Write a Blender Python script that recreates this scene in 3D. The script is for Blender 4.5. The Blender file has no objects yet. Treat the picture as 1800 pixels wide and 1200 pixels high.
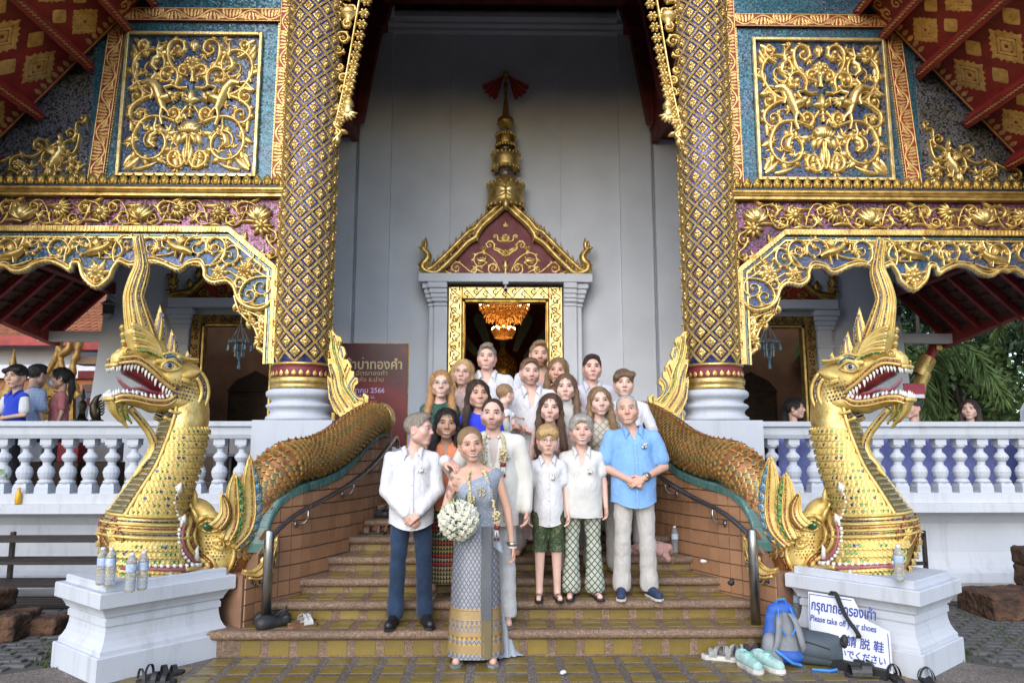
import bpy,math,random
import numpy as np
from mathutils import Vector,Matrix
random.seed(7);rng=np.random.RandomState(7)
SC=bpy.context.scene;COL=SC.collection;PI=math.pi
# ---------------------------------------------------------------- camera
CX,CZ,FPX,PIT,YAW=-0.10,1.5,1300.0,math.radians(7.9),math.radians(1.0)
cd=bpy.data.cameras.new('camera');cam=bpy.data.objects.new('camera',cd);COL.objects.link(cam)
cd.sensor_width=36.0;cd.lens=FPX/1800*36;cd.clip_start=.1;cd.clip_end=600
cam.location=(CX,0,CZ);cam.rotation_euler=(PI/2+PIT,0,-YAW);SC.camera=cam
# ---------------------------------------------------------------- world, sun, exposure
SUN_EL,SUN_AZ=math.radians(33),math.radians(196)  # azimuth clockwise from +Y: behind the camera, a little to its left
w=bpy.data.worlds.new('World');SC.world=w;w.use_nodes=True
nt=w.node_tree;bg=nt.nodes['Background'];sk=nt.nodes.new('ShaderNodeTexSky')
sk.sky_type='NISHITA';sk.sun_disc=False;sk.sun_elevation=SUN_EL;sk.sun_rotation=SUN_AZ
sk.air_density=1.0;sk.dust_density=1.0;sk.ozone_density=1.2
nt.links.new(sk.outputs[0],bg.inputs[0]);bg.inputs[1].default_value=0.15
sl=bpy.data.lights.new('sun','SUN');sun=bpy.data.objects.new('sun',sl);COL.objects.link(sun)
sl.energy=1.1;sl.angle=math.radians(60);sl.color=(1,.975,.94)
sd=Vector((math.sin(SUN_AZ)*math.cos(SUN_EL),math.cos(SUN_AZ)*math.cos(SUN_EL),math.sin(SUN_EL)))
sun.rotation_euler=(-sd).to_track_quat('-Z','Y').to_euler()
vs=SC.view_settings;vs.view_transform='Standard';vs.look='None';vs.gamma=1;vs.use_curve_mapping=False
vs.exposure=1.02
cy=SC.cycles;cy.max_bounces=6;cy.diffuse_bounces=3;cy.glossy_bounces=2;cy.transmission_bounces=4;cy.caustics_reflective=False;cy.caustics_refractive=False
# ---------------------------------------------------------------- pixel <-> world
def ray(px,py):
 a=(px-900)/FPX;b=(600-py)/FPX
 y=math.cos(PIT)-b*math.sin(PIT);z=math.sin(PIT)+b*math.cos(PIT)
 return Vector((a*math.cos(YAW)+y*math.sin(YAW),-a*math.sin(YAW)+y*math.cos(YAW),z))
def W(px,py,Y):
 d=ray(px,py);return Vector((CX,0,CZ))+d*(Y/d.y)
def G(px,py,z=0.0):
 d=ray(px,py);return Vector((CX,0,CZ))+d*((z-CZ)/d.z)
# ---------------------------------------------------------------- materials
MAT={}
def nodes(name):
 m=bpy.data.materials.new(name);m.use_nodes=True;t=m.node_tree
 return m,t,t.nodes['Principled BSDF']
def nd(t,typ,**kw):
 n=t.nodes.new(typ)
 for k,v in kw.items():
  if k.startswith('i_'):n.inputs[int(k[2:])].default_value=v
  else:setattr(n,k,v)
 return n
def c4(c):return (c[0],c[1],c[2],1)
def ramp(t,stops,fac,interp='LINEAR'):
 r=t.nodes.new('ShaderNodeValToRGB');e=r.color_ramp;e.interpolation=interp
 e.elements[0].position=stops[0][0];e.elements[0].color=c4(stops[0][1])
 e.elements[1].position=stops[-1][0];e.elements[1].color=c4(stops[-1][1])
 for p,c in stops[1:-1]:
  q=e.elements.new(p);q.color=c4(c)
 t.links.new(fac,r.inputs[0]);return r.outputs[0]
def mixc(t,fac,a,b,mode='MIX'):
 n=t.nodes.new('ShaderNodeMix');n.data_type='RGBA';n.blend_type=mode
 for s,v in ((n.inputs[0],fac),(n.inputs[6],a),(n.inputs[7],b)):
  if isinstance(v,(int,float)):s.default_value=v
  elif isinstance(v,(tuple,list)):s.default_value=c4(v)
  else:t.links.new(v,s)
 return n.outputs[2]
def mth(t,op,a,b=None,c=None):
 n=t.nodes.new('ShaderNodeMath');n.operation=op
 for s,v in zip(n.inputs,(a,b,c)):
  if v is None:continue
  if isinstance(v,(int,float)):s.default_value=v
  else:t.links.new(v,s)
 return n.outputs[0]
def coords(t,scale=(1,1,1),rot=(0,0,0),kind='Object'):
 tc=t.nodes.new('ShaderNodeTexCoord');mp=t.nodes.new('ShaderNodeMapping')
 mp.inputs[3].default_value=scale;mp.inputs[2].default_value=rot
 t.links.new(tc.outputs[kind],mp.inputs[0]);return mp.outputs[0]
def noise(t,vec,scale,detail=4,rough=.55,dist=0):
 n=nd(t,'ShaderNodeTexNoise');n.inputs['Scale'].default_value=scale;n.inputs['Detail'].default_value=detail
 n.inputs['Roughness'].default_value=rough;n.inputs['Distortion'].default_value=dist
 t.links.new(vec,n.inputs['Vector']);return n.outputs[0]
def bump(t,b,h,strength,dist=.01):
 n=nd(t,'ShaderNodeBump');n.inputs['Strength'].default_value=strength;n.inputs['Distance'].default_value=dist
 t.links.new(h,n.inputs['Height']);t.links.new(n.outputs[0],b.inputs['Normal'])
def mat(name,col,rough=.6,metal=0.0,col2=None,scale=6,bmp=.0,bscale=60,rnd=0.0,stretch=(1,1,1),bdist=.004,spec=.5,coat=0,sheen=0,rvar=.12):
 if name in MAT:return MAT[name]
 m,t,b=nodes(name);v=coords(t,stretch)
 col2=col2 or tuple(x*.72 for x in col)
 f=noise(t,v,scale,3,.6)
 c=ramp(t,[(.32,col2),(.62,col)],f)
 if rnd:
  oi=nd(t,'ShaderNodeObjectInfo');k=mth(t,'MULTIPLY_ADD',oi.outputs['Random'],2*rnd,1-rnd)
  mm=nd(t,'ShaderNodeHueSaturation');t.links.new(k,mm.inputs['Value']);t.links.new(c,mm.inputs['Color']);c=mm.outputs[0]
 t.links.new(c,b.inputs['Base Color'])
 r=mth(t,'MULTIPLY_ADD',f,-rvar*2,rough+rvar);t.links.new(r,b.inputs['Roughness'])
 b.inputs['Metallic'].default_value=metal;b.inputs['Specular IOR Level'].default_value=spec
 if coat:b.inputs['Coat Weight'].default_value=coat;b.inputs['Coat Roughness'].default_value=.15
 if sheen:b.inputs['Sheen Weight'].default_value=sheen
 if bmp:bump(t,b,noise(t,v,bscale,1,.6),bmp,bdist)
 MAT[name]=m;return m
def mosaic(name,cols,cell=30,rough=.3,metal=.25,grout=(.03,.03,.03),big=1.2,tilt=.22,mask=None):
 """small mirror-glass tesserae: every cell its own colour and tilt"""
 m,t,b=nodes(name);v=coords(t)
 vo=nd(t,'ShaderNodeTexVoronoi');vo.distance='CHEBYCHEV';vo.inputs['Scale'].default_value=cell
 vo.inputs['Randomness'].default_value=.55;t.links.new(v,vo.inputs['Vector'])
 sx=nd(t,'ShaderNodeSeparateColor');t.links.new(vo.outputs['Color'],sx.inputs[0])
 f=mth(t,'ADD',mth(t,'MULTIPLY',sx.outputs[0],.22),mth(t,'MULTIPLY_ADD',noise(t,v,big,2,.7),1.3,-.26))
 n=len(cols);c=ramp(t,[(.2+.6*i/(n-1),cols[i]) for i in range(n)],f)
 hv=nd(t,'ShaderNodeHueSaturation');t.links.new(c,hv.inputs['Color'])
 t.links.new(mth(t,'MULTIPLY_ADD',sx.outputs[1],.5,.75),hv.inputs['Value'])
 g=mth(t,'GREATER_THAN',vo.outputs['Distance'],.47)
 t.links.new(mixc(t,g,hv.outputs[0],grout),b.inputs['Base Color'])
 geo=nd(t,'ShaderNodeNewGeometry');vm=nd(t,'ShaderNodeVectorMath',operation='SUBTRACT');vm.inputs[1].default_value=(.5,.5,.5)
 t.links.new(vo.outputs['Color'],vm.inputs[0]);sc=nd(t,'ShaderNodeVectorMath',operation='SCALE');sc.inputs[3].default_value=tilt
 t.links.new(vm.outputs[0],sc.inputs[0]);ad=nd(t,'ShaderNodeVectorMath',operation='ADD');t.links.new(geo.outputs['Normal'],ad.inputs[0]);t.links.new(sc.outputs[0],ad.inputs[1])
 nn=nd(t,'ShaderNodeVectorMath',operation='NORMALIZE');t.links.new(ad.outputs[0],nn.inputs[0]);t.links.new(nn.outputs[0],b.inputs['Normal'])
 b.inputs['Roughness'].default_value=rough;b.inputs['Metallic'].default_value=metal
 MAT[name]=m;return m
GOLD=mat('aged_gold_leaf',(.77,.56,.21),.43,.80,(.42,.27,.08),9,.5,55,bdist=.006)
GOLDP=mat('pale_gold_leaf',(.90,.70,.32),.42,.80,(.56,.38,.12),9,.5,55,bdist=.006)
GOLDD=mat('dark_gold_leaf',(.55,.36,.09),.42,.85,(.24,.14,.03),9,.6,50,bdist=.006)
NAGA=mat('bright_gold_paint',(.77,.57,.20),.48,.45,(.60,.39,.09),11,.6,120,bdist=.006)
WHITE=mat('white_plaster',(.64,.68,.76),.75,0,(.57,.61,.68),1.3,.15,25,spec=.25)
def dirty(name,col,dirt):
 m,t,b=nodes(name);v=coords(t);st=noise(t,coords(t,(7,7,.9)),1.5,4,.65);sp=noise(t,v,38,3,.7);big=noise(t,v,1.6,3,.6)
 c=mixc(t,ramp(t,[(.52,(0,0,0)),(.78,(.55,.55,.55))],st),ramp(t,[(.3,tuple(x*.90 for x in col)),(.7,col)],big),dirt);c=mixc(t,ramp(t,[(.66,(0,0,0)),(.74,(.6,.6,.6))],sp),c,tuple(x*.8 for x in dirt))
 t.links.new(c,b.inputs['Base Color']);b.inputs['Roughness'].default_value=.75;b.inputs['Specular IOR Level'].default_value=.25;bump(t,b,noise(t,v,22,3,.6),.22,.006);MAT[name]=m;return m
WHITE2=dirty('weathered_white_paint',(.545,.57,.625),(.33,.33,.33));WHITE3=dirty('balustrade_white',(.52,.555,.62),(.36,.37,.38))
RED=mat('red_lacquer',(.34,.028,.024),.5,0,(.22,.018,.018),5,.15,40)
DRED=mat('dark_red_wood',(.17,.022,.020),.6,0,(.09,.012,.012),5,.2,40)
MAROON=mat('maroon_board',(.20,.022,.032),.55,0,(.13,.014,.022),4,.1,40)
STENCIL=mat('gold_stencil',(.80,.55,.22),.45,.6,(.55,.34,.10),12)
DARK=mat('dark_void',(.012,.010,.009),.9)
STEEL=mat('brushed_steel',(.46,.46,.47),.3,1.0,(.30,.30,.31),12,.1,80)
BLUEM=mosaic('blue_mirror_mosaic',[(.02,.04,.08),(.03,.10,.15),(.04,.08,.24),(.13,.12,.18),(.03,.12,.16)],48)
TEALM=mosaic('teal_mirror_mosaic',[(.02,.07,.10),(.03,.13,.18),(.05,.17,.23),(.09,.14,.21),(.03,.11,.16)],48)
GREYM=mosaic('olive_mirror_mosaic',[(.05,.06,.08),(.14,.13,.10),(.20,.20,.22),(.12,.12,.20),(.10,.13,.12)],48)
COBALT=mosaic('cobalt_mirror_mosaic',[(.02,.03,.10),(.04,.07,.38),(.10,.16,.70),(.03,.05,.22)],60,big=4)
PURPLEM=mosaic('purple_mirror_mosaic',[(.10,.03,.07),(.22,.06,.14),(.34,.13,.24),(.14,.05,.10)],55,big=1.5)
def chips(name,col,col2,cell=85,rnd=.3):
 """strip of hand-cut mirror glass set in gilded putty"""
 m,t,b=nodes(name);v=coords(t);vo=nd(t,'ShaderNodeTexVoronoi');vo.distance='CHEBYCHEV';vo.inputs['Scale'].default_value=cell;vo.inputs['Randomness'].default_value=.7;t.links.new(v,vo.inputs['Vector'])
 sx=nd(t,'ShaderNodeSeparateColor');t.links.new(vo.outputs['Color'],sx.inputs[0]);g=mth(t,'GREATER_THAN',vo.outputs['Distance'],.47);c=mixc(t,sx.outputs[0],col,col2)
 t.links.new(mixc(t,g,c,(.52,.36,.10)),b.inputs['Base Color']);t.links.new(mth(t,'MULTIPLY_ADD',g,.3,.15),b.inputs['Roughness']);b.inputs['Metallic'].default_value=.4;bump(t,b,vo.outputs['Distance'],.4,.004);MAT[name]=m;return m
CYAN=chips('cyan_mirror_glass',(.05,.26,.46),(.03,.14,.28));GREENG=chips('green_mirror_glass',(.06,.34,.09),(.02,.13,.04),60);NAVYG=chips('navy_mirror_glass',(.04,.06,.20),(.02,.02,.06));REDG=chips('red_mirror_glass',(.34,.04,.035),(.16,.02,.03))
# ---------------------------------------------------------------- objects
TH={}
def _link(o,parent):
 COL.objects.link(o)
 if parent is not None:
  o.parent=parent
  if parent.type=='EMPTY':o.matrix_parent_inverse=Matrix.Translation(-parent.location)
 return o
def thing(name,label,cat,loc=(0,0,0),group=None):
 o=bpy.data.objects.new(name,None);o.location=loc;o.empty_display_size=.1;COL.objects.link(o)
 return tag(o,label,cat,group)
def tag(o,label,cat,group=None,kind=None):
 if label:o['label']=label
 if cat:o['category']=cat
 if group:o['group']=group
 if kind:o['kind']=kind
 return o
def struct(o):o['kind']='structure';return o
def stuff(o):o['kind']='stuff';return o
def mesh(name,V,F,m,smooth=False,mi=None):
 me=bpy.data.meshes.new(name);me.from_pydata([tuple(v) for v in V],[],F if isinstance(F,list) else F.tolist())
 for x in (m if isinstance(m,(list,tuple)) else [m]):me.materials.append(x)
 if mi is not None:me.polygons.foreach_set('material_index',np.asarray(mi,dtype=np.int32))
 if smooth:me.polygons.foreach_set('use_smooth',np.ones(len(me.polygons),dtype=bool))
 me.update();return me
def inst(name,me,M=None,parent=None):
 o=bpy.data.objects.new(name,me);_link(o,parent)
 if M is not None:o.matrix_basis=M
 return o
class MB:
 """collects shapes; build() links them as one mesh object"""
 def __init__(s):s.V=[];s.F=[];s.mi=[];s.cur=0
 def add(s,V,F,mi=None):
  n=len(s.V);s.V+=[tuple(v) for v in V]
  s.F+=[tuple(i+n for i in f) for f in F];s.mi+=[s.cur if mi is None else mi]*len(F);return s
 def box(s,x0,x1,y0,y1,z0,z1):
  V=[(x,y,z) for z in (z0,z1) for x,y in ((x0,y0),(x1,y0),(x1,y1),(x0,y1))]
  return s.add(V,[(3,2,1,0),(4,5,6,7),(0,1,5,4),(1,2,6,5),(2,3,7,6),(3,0,4,7)])
 def bev(s,x0,x1,y0,y1,z0,z1,b=.006):
  """box with chamfered edges"""
  V=[];F=[]
  for ax in range(3):
   for sg in (0,1):
    lo=[x0,y0,z0];hi=[x1,y1,z1];u,v=[(1,2),(2,0),(0,1)][ax];q=[]
    for a,c in ((0,0),(1,0),(1,1),(0,1)):
     p=[0,0,0];p[ax]=hi[ax] if sg else lo[ax]
     p[u]=(hi[u]-b) if a else (lo[u]+b);p[v]=(hi[v]-b) if c else (lo[v]+b);q.append(tuple(p))
    F.append(tuple(range(len(V),len(V)+4)) if sg else tuple(range(len(V)+3,len(V)-1,-1)));V+=q
  def fi(ax,sg,c):return (ax*2+sg)*4+c
  # edges & corners via convex hull-like stitching
  def idx(ax,sg,o):  # vertex on face (ax,sg) towards signs o (dict axis->0/1)
   u,v=[(1,2),(2,0),(0,1)][ax];a,c=o[u],o[v];return fi(ax,sg,{(0,0):0,(1,0):1,(1,1):2,(0,1):3}[(a,c)])
  for ax in range(3):
   u,v=[(1,2),(2,0),(0,1)][ax]
   for a in (0,1):
    for c in (0,1):
     o0={u:a,v:c,ax:0};o1={u:a,v:c,ax:1}
     F.append((idx(u,a,o0),idx(u,a,o1),idx(v,c,o1),idx(v,c,o0)) if (a==c) else (idx(v,c,o0),idx(v,c,o1),idx(u,a,o1),idx(u,a,o0)))
  for a in (0,1):
   for c in (0,1):
    for e in (0,1):
     o={0:a,1:c,2:e};f=(idx(0,a,o),idx(1,c,o),idx(2,e,o));F.append(f if (a+c+e)%2 else f[::-1])
  return s.add(V,F)
 def prism(s,poly,y0,y1):
  """polygon of (x,z) pushed through y"""
  n=len(poly);V=[(x,y0,z) for x,z in poly]+[(x,y1,z) for x,z in poly]
  F=[tuple(range(n)),tuple(range(2*n-1,n-1,-1))]+[(i,i+n,(i+1)%n+n,(i+1)%n) for i in range(n)]
  return s.add(V,F)
 def prismz(s,poly,z0,z1):
  n=len(poly);V=[(x,y,z0) for x,y in poly]+[(x,y,z1) for x,y in poly]
  return s.add(V,[tuple(range(n))[::-1],tuple(range(n,2*n))]+[(i,(i+1)%n,(i+1)%n+n,i+n) for i in range(n)])
 def rings(s,R,close=True,caps=True):
  """loft through rings of equal length"""
  n=len(R[0]);V=[p for r in R for p in r];F=[]
  for k in range(len(R)-1):
   for i in range(n if close else n-1):
    j=(i+1)%n;F.append((k*n+i,k*n+j,(k+1)*n+j,(k+1)*n+i))
  if caps and close:F+=[tuple(range(n))[::-1],tuple(range((len(R)-1)*n,len(R)*n))]
  return s.add(V,F)
 def lathe(s,prof,c=(0,0),seg=20,caps=True,sy=1):
  return s.rings([[(c[0]+r*math.cos(2*PI*i/seg),c[1]+sy*r*math.sin(2*PI*i/seg),z) for i in range(seg)] for r,z in prof],True,caps)
 def sq(s,prof,c,a=0.0,hx=1.0,hy=1.0):
  """square moulding: profile of (inset/outset, z) around a rectangle with half sizes hx, hy turned by a"""
  R=[]
  for e,z in prof:
   R.append([(c[0]+x*math.cos(a)-y*math.sin(a),c[1]+x*math.sin(a)+y*math.cos(a),z) for x,y in ((-hx-e,-hy-e),(hx+e,-hy-e),(hx+e,hy+e),(-hx-e,hy+e))])
  return s.rings(R)
 def tube(s,P,r,seg=8,caps=True):
  P=[Vector(p) for p in P];n=len(P);R=[]
  r=[r]*n if isinstance(r,(int,float)) else r
  up=Vector((0,0,1));prev=None
  for i in range(n):
   t=(P[min(i+1,n-1)]-P[max(i-1,0)]).normalized()
   if prev is None:a=t.cross(up if abs(t.z)<.9 else Vector((1,0,0))).normalized()
   else:a=(prev-t*prev.dot(t)).normalized()
   prev=a;b=t.cross(a)
   R.append([P[i]+(a*math.cos(2*PI*k/seg)+b*math.sin(2*PI*k/seg))*r[i] for k in range(seg)])
  return s.rings(R,True,caps)
 def ball(s,c,r,seg=10,rin=6):
  r=(r,r,r) if isinstance(r,(int,float)) else r
  V=[(c[0],c[1],c[2]-r[2])];F=[]
  for k in range(1,rin):
   a=-PI/2+PI*k/rin
   V+=[(c[0]+r[0]*math.cos(a)*math.cos(2*PI*i/seg),c[1]+r[1]*math.cos(a)*math.sin(2*PI*i/seg),c[2]+r[2]*math.sin(a)) for i in range(seg)]
  V.append((c[0],c[1],c[2]+r[2]))
  for i in range(seg):
   F.append((0,1+(i+1)%seg,1+i));q=1+(rin-2)*seg;F.append((q+i,q+(i+1)%seg,len(V)-1))
   for k in range(rin-2):F.append((1+k*seg+i,1+k*seg+(i+1)%seg,1+(k+1)*seg+(i+1)%seg,1+(k+1)*seg+i))
  return s.add(V,F)
 def relief(s,P,wd,h,mp,ends=True):
  """half-round carved ribbon along 2-D points; mp(u,v,d) gives the 3-D point"""
  n=len(P);wd=[wd]*n if isinstance(wd,(int,float)) else wd;R=[]
  for i in range(n):
   x0,y0=P[max(i-1,0)];x1,y1=P[min(i+1,n-1)];dx,dy=x1-x0,y1-y0;L=math.hypot(dx,dy) or 1e-6
   nx,ny=-dy/L,dx/L;x,y=P[i];q=wd[i];hh=h*min(1,.35+.65*q/max(max(wd),1e-6))
   R.append([mp(x-nx*q,y-ny*q,0),mp(x-nx*q*.62,y-ny*q*.62,hh*.72),mp(x,y,hh),mp(x+nx*q*.62,y+ny*q*.62,hh*.72),mp(x+nx*q,y+ny*q,0)])
  s.rings(R,False);m=len(R)
  return s
 def dome(s,c,rx,ry,h,mp,seg=10,rot=0):
  V=[mp(c[0],c[1],h)];F=[]
  for k,(f,hh) in enumerate(((.6,.8),(1,0))):
   for i in range(seg):
    a=2*PI*i/seg;x,y=rx*f*math.cos(a),ry*f*math.sin(a)
    V.append(mp(c[0]+x*math.cos(rot)-y*math.sin(rot),c[1]+x*math.sin(rot)+y*math.cos(rot),h*hh))
  for i in range(seg):
   j=(i+1)%seg;F+=[(0,1+i,1+j),(1+i,1+seg+i,1+seg+j,1+j)]
  return s.add(V,F)
 def leaf(s,b,ang,L,wd,curl,h,mp,n=6):
  """carved leaf: a pointed relief stroke that curls"""
  P=[];x,y=b;a=ang
  for i in range(n+1):P.append((x,y));x+=math.cos(a)*L/n;y+=math.sin(a)*L/n;a+=curl/n
  return s.relief(P,[wd*(.35+1.3*math.sin(PI*min(1,.12+i/n*.95))**1 if i<n else .02)*(.75) for i in range(n+1)],h,mp)
 def build(s,name,m,parent=None,smooth=False):
  me=mesh(name,s.V,s.F,m,smooth,s.mi if isinstance(m,(list,tuple)) else None)
  return inst(name,me,None,parent)
def mesh_of(mb,name,m,smooth=False):return mesh(name,mb.V,mb.F,m,smooth,mb.mi if isinstance(m,(list,tuple)) else None)
_mir={}
def mirror_mesh(me):
 if me.name not in _mir:
  c=me.copy();n=len(c.vertices);co=np.empty(n*3,dtype=np.float32);c.vertices.foreach_get('co',co);co[0::3]*=-1
  c.vertices.foreach_set('co',co);c.flip_normals();c.update();_mir[me.name]=c
 return _mir[me.name]
SX=Matrix.Diagonal((-1,1,1,1))
def mirror_tree(o,label=None,parent=None,dx=0.0):
 """a mirror-image copy (x -> -x) of a thing with its parts and sub-parts"""
 c=o.copy()
 if o.type=='MESH':c.data=mirror_mesh(o.data)
 COL.objects.link(c)
 if parent is None:
  c.matrix_basis=SX@o.matrix_basis@SX
  if dx:c.location.x+=dx
  if label:c['label']=label
 else:
  c.parent=parent;c.matrix_parent_inverse=SX@o.matrix_parent_inverse@SX;c.matrix_basis=SX@o.matrix_basis@SX
 for ch in list(o.children):mirror_tree(ch,None,c)
 return c
def copy_tree(o,M,label=None,parent=None):
 c=o.copy();COL.objects.link(c)
 if parent is None:
  c.matrix_basis=M
  if label:c['label']=label
 else:c.parent=parent;c.matrix_parent_inverse=o.matrix_parent_inverse
 for ch in list(o.children):copy_tree(ch,M,None,c)
 return c
def lerp(a,b,t):return a+(b-a)*t
def spline(P,n):
 """Catmull-Rom through points (any dimension), n samples"""
 P=np.array(P,dtype=float);m=len(P);out=[]
 for k in range(n):
  u=k/(n-1)*(m-1);i=min(int(u),m-2);t=u-i
  p0,p1,p2,p3=P[max(i-1,0)],P[i],P[i+1],P[min(i+2,m-1)]
  out.append(.5*((2*p1)+(-p0+p2)*t+(2*p0-5*p1+4*p2-p3)*t*t+(-p0+3*p1-3*p2+p3)*t**3))
 return np.array(out)
# carved arabesque vocabulary -------------------------------------------------
def scroll(mb,c,R,a0,turns,d,wd,h,mp,leaves=5,tail=None,bud=True):
 """a volute: spiral stem winding into a bud, leaves on its outer side; tail = point it grows from"""
 n=int(14*turns)+6;P=[]
 for i in range(n+1):
  t=i/n;r=R*(1-t)**.85*.9+R*.12;a=a0+d*2*PI*turns*t;P.append((c[0]+r*math.cos(a),c[1]+r*math.sin(a)))
 lead=[]
 if tail is not None:
  x0,y0=tail;x1,y1=P[0];tx,ty=P[1][0]-P[0][0],P[1][1]-P[0][1];L=math.hypot(tx,ty);k=math.hypot(x1-x0,y1-y0)*.55
  q=(x1-tx/L*k,y1-ty/L*k)
  lead=[((1-t)**2*x0+2*(1-t)*t*q[0]+t*t*x1,(1-t)**2*y0+2*(1-t)*t*q[1]+t*t*y1) for t in [i/8 for i in range(8)]]
 A=lead+P;m=len(A)
 mb.relief(A,[wd*(.75+.5*math.sin(PI*min(1,i/m*1.3)))*(1-.45*i/m) for i in range(m)],h,mp)
 if bud:mb.dome(P[-1],wd*1.5,wd*1.5,h*1.2,mp,8)
 for j in range(leaves):
  i=int((.06+.62*j/max(1,leaves))*n);x,y=P[i];a=math.atan2(P[i+1][1]-y,P[i+1][0]-x)
  L=R*(.62-.30*j/max(1,leaves));mb.leaf((x,y),a-d*.65,L,wd*1.25,-d*.95,h*.8,mp)
  if j%2==0:mb.leaf((x,y),a+d*.75,L*.55,wd*.9,d*.9,h*.7,mp)
def flower(mb,c,r,h,mp,n=8):
 for k in range(n):
  a=2*PI*k/n;mb.dome((c[0]+r*.62*math.cos(a),c[1]+r*.62*math.sin(a)),r*.42,r*.30,h*.7,mp,8,a)
 mb.dome(c,r*.5,r*.5,h,mp,12);mb.dome(c,r*.22,r*.22,h*1.5,mp,8)
def plane_map(Y,x0=0,z0=0,sx=1,sz=1):
 return lambda u,v,d:(x0+u*sx,Y-d,z0+v*sz)
# ================================================================ SETTING: ground, landing, stairs
AGG=None
def aggregate(name,base,dark,tint):
 m,t,b=nodes(name);v=coords(t)
 vo=nd(t,'ShaderNodeTexVoronoi');vo.inputs['Scale'].default_value=130;t.links.new(v,vo.inputs['Vector'])
 s=nd(t,'ShaderNodeSeparateColor');t.links.new(vo.outputs['Color'],s.inputs[0])
 c=ramp(t,[(0,dark),(.45,base),(.8,base),(1,tint)],s.outputs[0])
 st=noise(t,coords(t,(.5,.5,2)),2.2,5,.7)
 c=mixc(t,ramp(t,[(.45,(0,0,0)),(.75,(.75,.75,.75))],st),c,tuple(x*.32 for x in base))
 t.links.new(c,b.inputs['Base Color']);b.inputs['Roughness'].default_value=.72
 bump(t,b,vo.outputs['Distance'],.35,.003);MAT[name]=m;return m
AGG=aggregate('brown_pebble_wash',(.215,.135,.085),(.10,.062,.045),(.33,.25,.18))
AGGD=aggregate('grey_pebble_wash',(.17,.135,.11),(.05,.045,.045),(.36,.32,.28))
YTILE=mat('yellow_glazed_tile',(.205,.142,.026),.34,0,(.145,.10,.022),9,.1,30,rnd=.16,spec=.6)
YEDGE=mat('worn_yellow_tile_edge',(.46,.34,.10),.4)
BTILE=mat('brown_terracotta_tile',(.37,.195,.105),.55,0,(.31,.16,.088),5,.15,60,rnd=.10)
BGROUT=mat('brown_grout',(.30,.165,.10),.9)
TTILE=mat('teal_ceramic_tile',(.075,.17,.155),.35,0,(.045,.115,.105),8,.1,50,rnd=.14)
CONC=mat('pale_concrete',(.42,.40,.36),.85,0,(.28,.27,.25),3,.3,50)
def grass_paver():
 m,t,b=nodes('mossy_paver');v=coords(t)
 n=noise(t,v,1.3,5,.65);f=noise(t,v,25,3,.7)
 g=ramp(t,[(.40,(.085,.080,.078)),(.62,(.055,.075,.025))],mth(t,'ADD',mth(t,'MULTIPLY',n,.7),mth(t,'MULTIPLY',f,.3)))
 t.links.new(g,b.inputs['Base Color']);b.inputs['Roughness'].default_value=.95
 bump(t,b,f,.6,.01);return m
PAVER=grass_paver()
g=MB();g.add([(-150,-60,-.012),(150,-60,-.012),(150,200,-.012),(-150,200,-.012)],[(0,1,2,3)])
ground=struct(g.build('ground',PAVER))
# paving landing in front of the stairs
LX=3.55
o=MB();o.prismz([(-LX,2.2),(LX,2.2),(LX,5.05),(2.6,5.7),(-2.6,5.7),(-LX,5.05)],-.05,0.0)
landing=struct(o.build('paved_landing',AGGD))
tb=MB();tb.bev(-.074,.074,-.074,.074,-.004,.003,.003);TILE_FLAT=mesh_of(tb,'tile',YTILE)
RW=[5.555,5.86,6.165,6.49,6.81,7.12,7.43,7.75]
SZ=[.183,.322,.437,.557,.685,.80,.915,1.02]
n_t=0
for r in range(0,9):
 y=5.555-.115-r*.205
 for c in range(-17,18):
  x=c*.205+.02
  if abs(x)>LX-.1 or y<3.9 or (abs(x)>2.62 and y>4.7):continue
  if abs(x)>2.1 and y>4.9+(2.75-abs(x))*.9:continue
  inst('tile',TILE_FLAT,Matrix.Translation((x+random.uniform(-.004,.004),y+random.uniform(-.004,.004),0))@Matrix.Rotation(random.uniform(-.02,.02),4,'Z'),landing)
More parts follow.
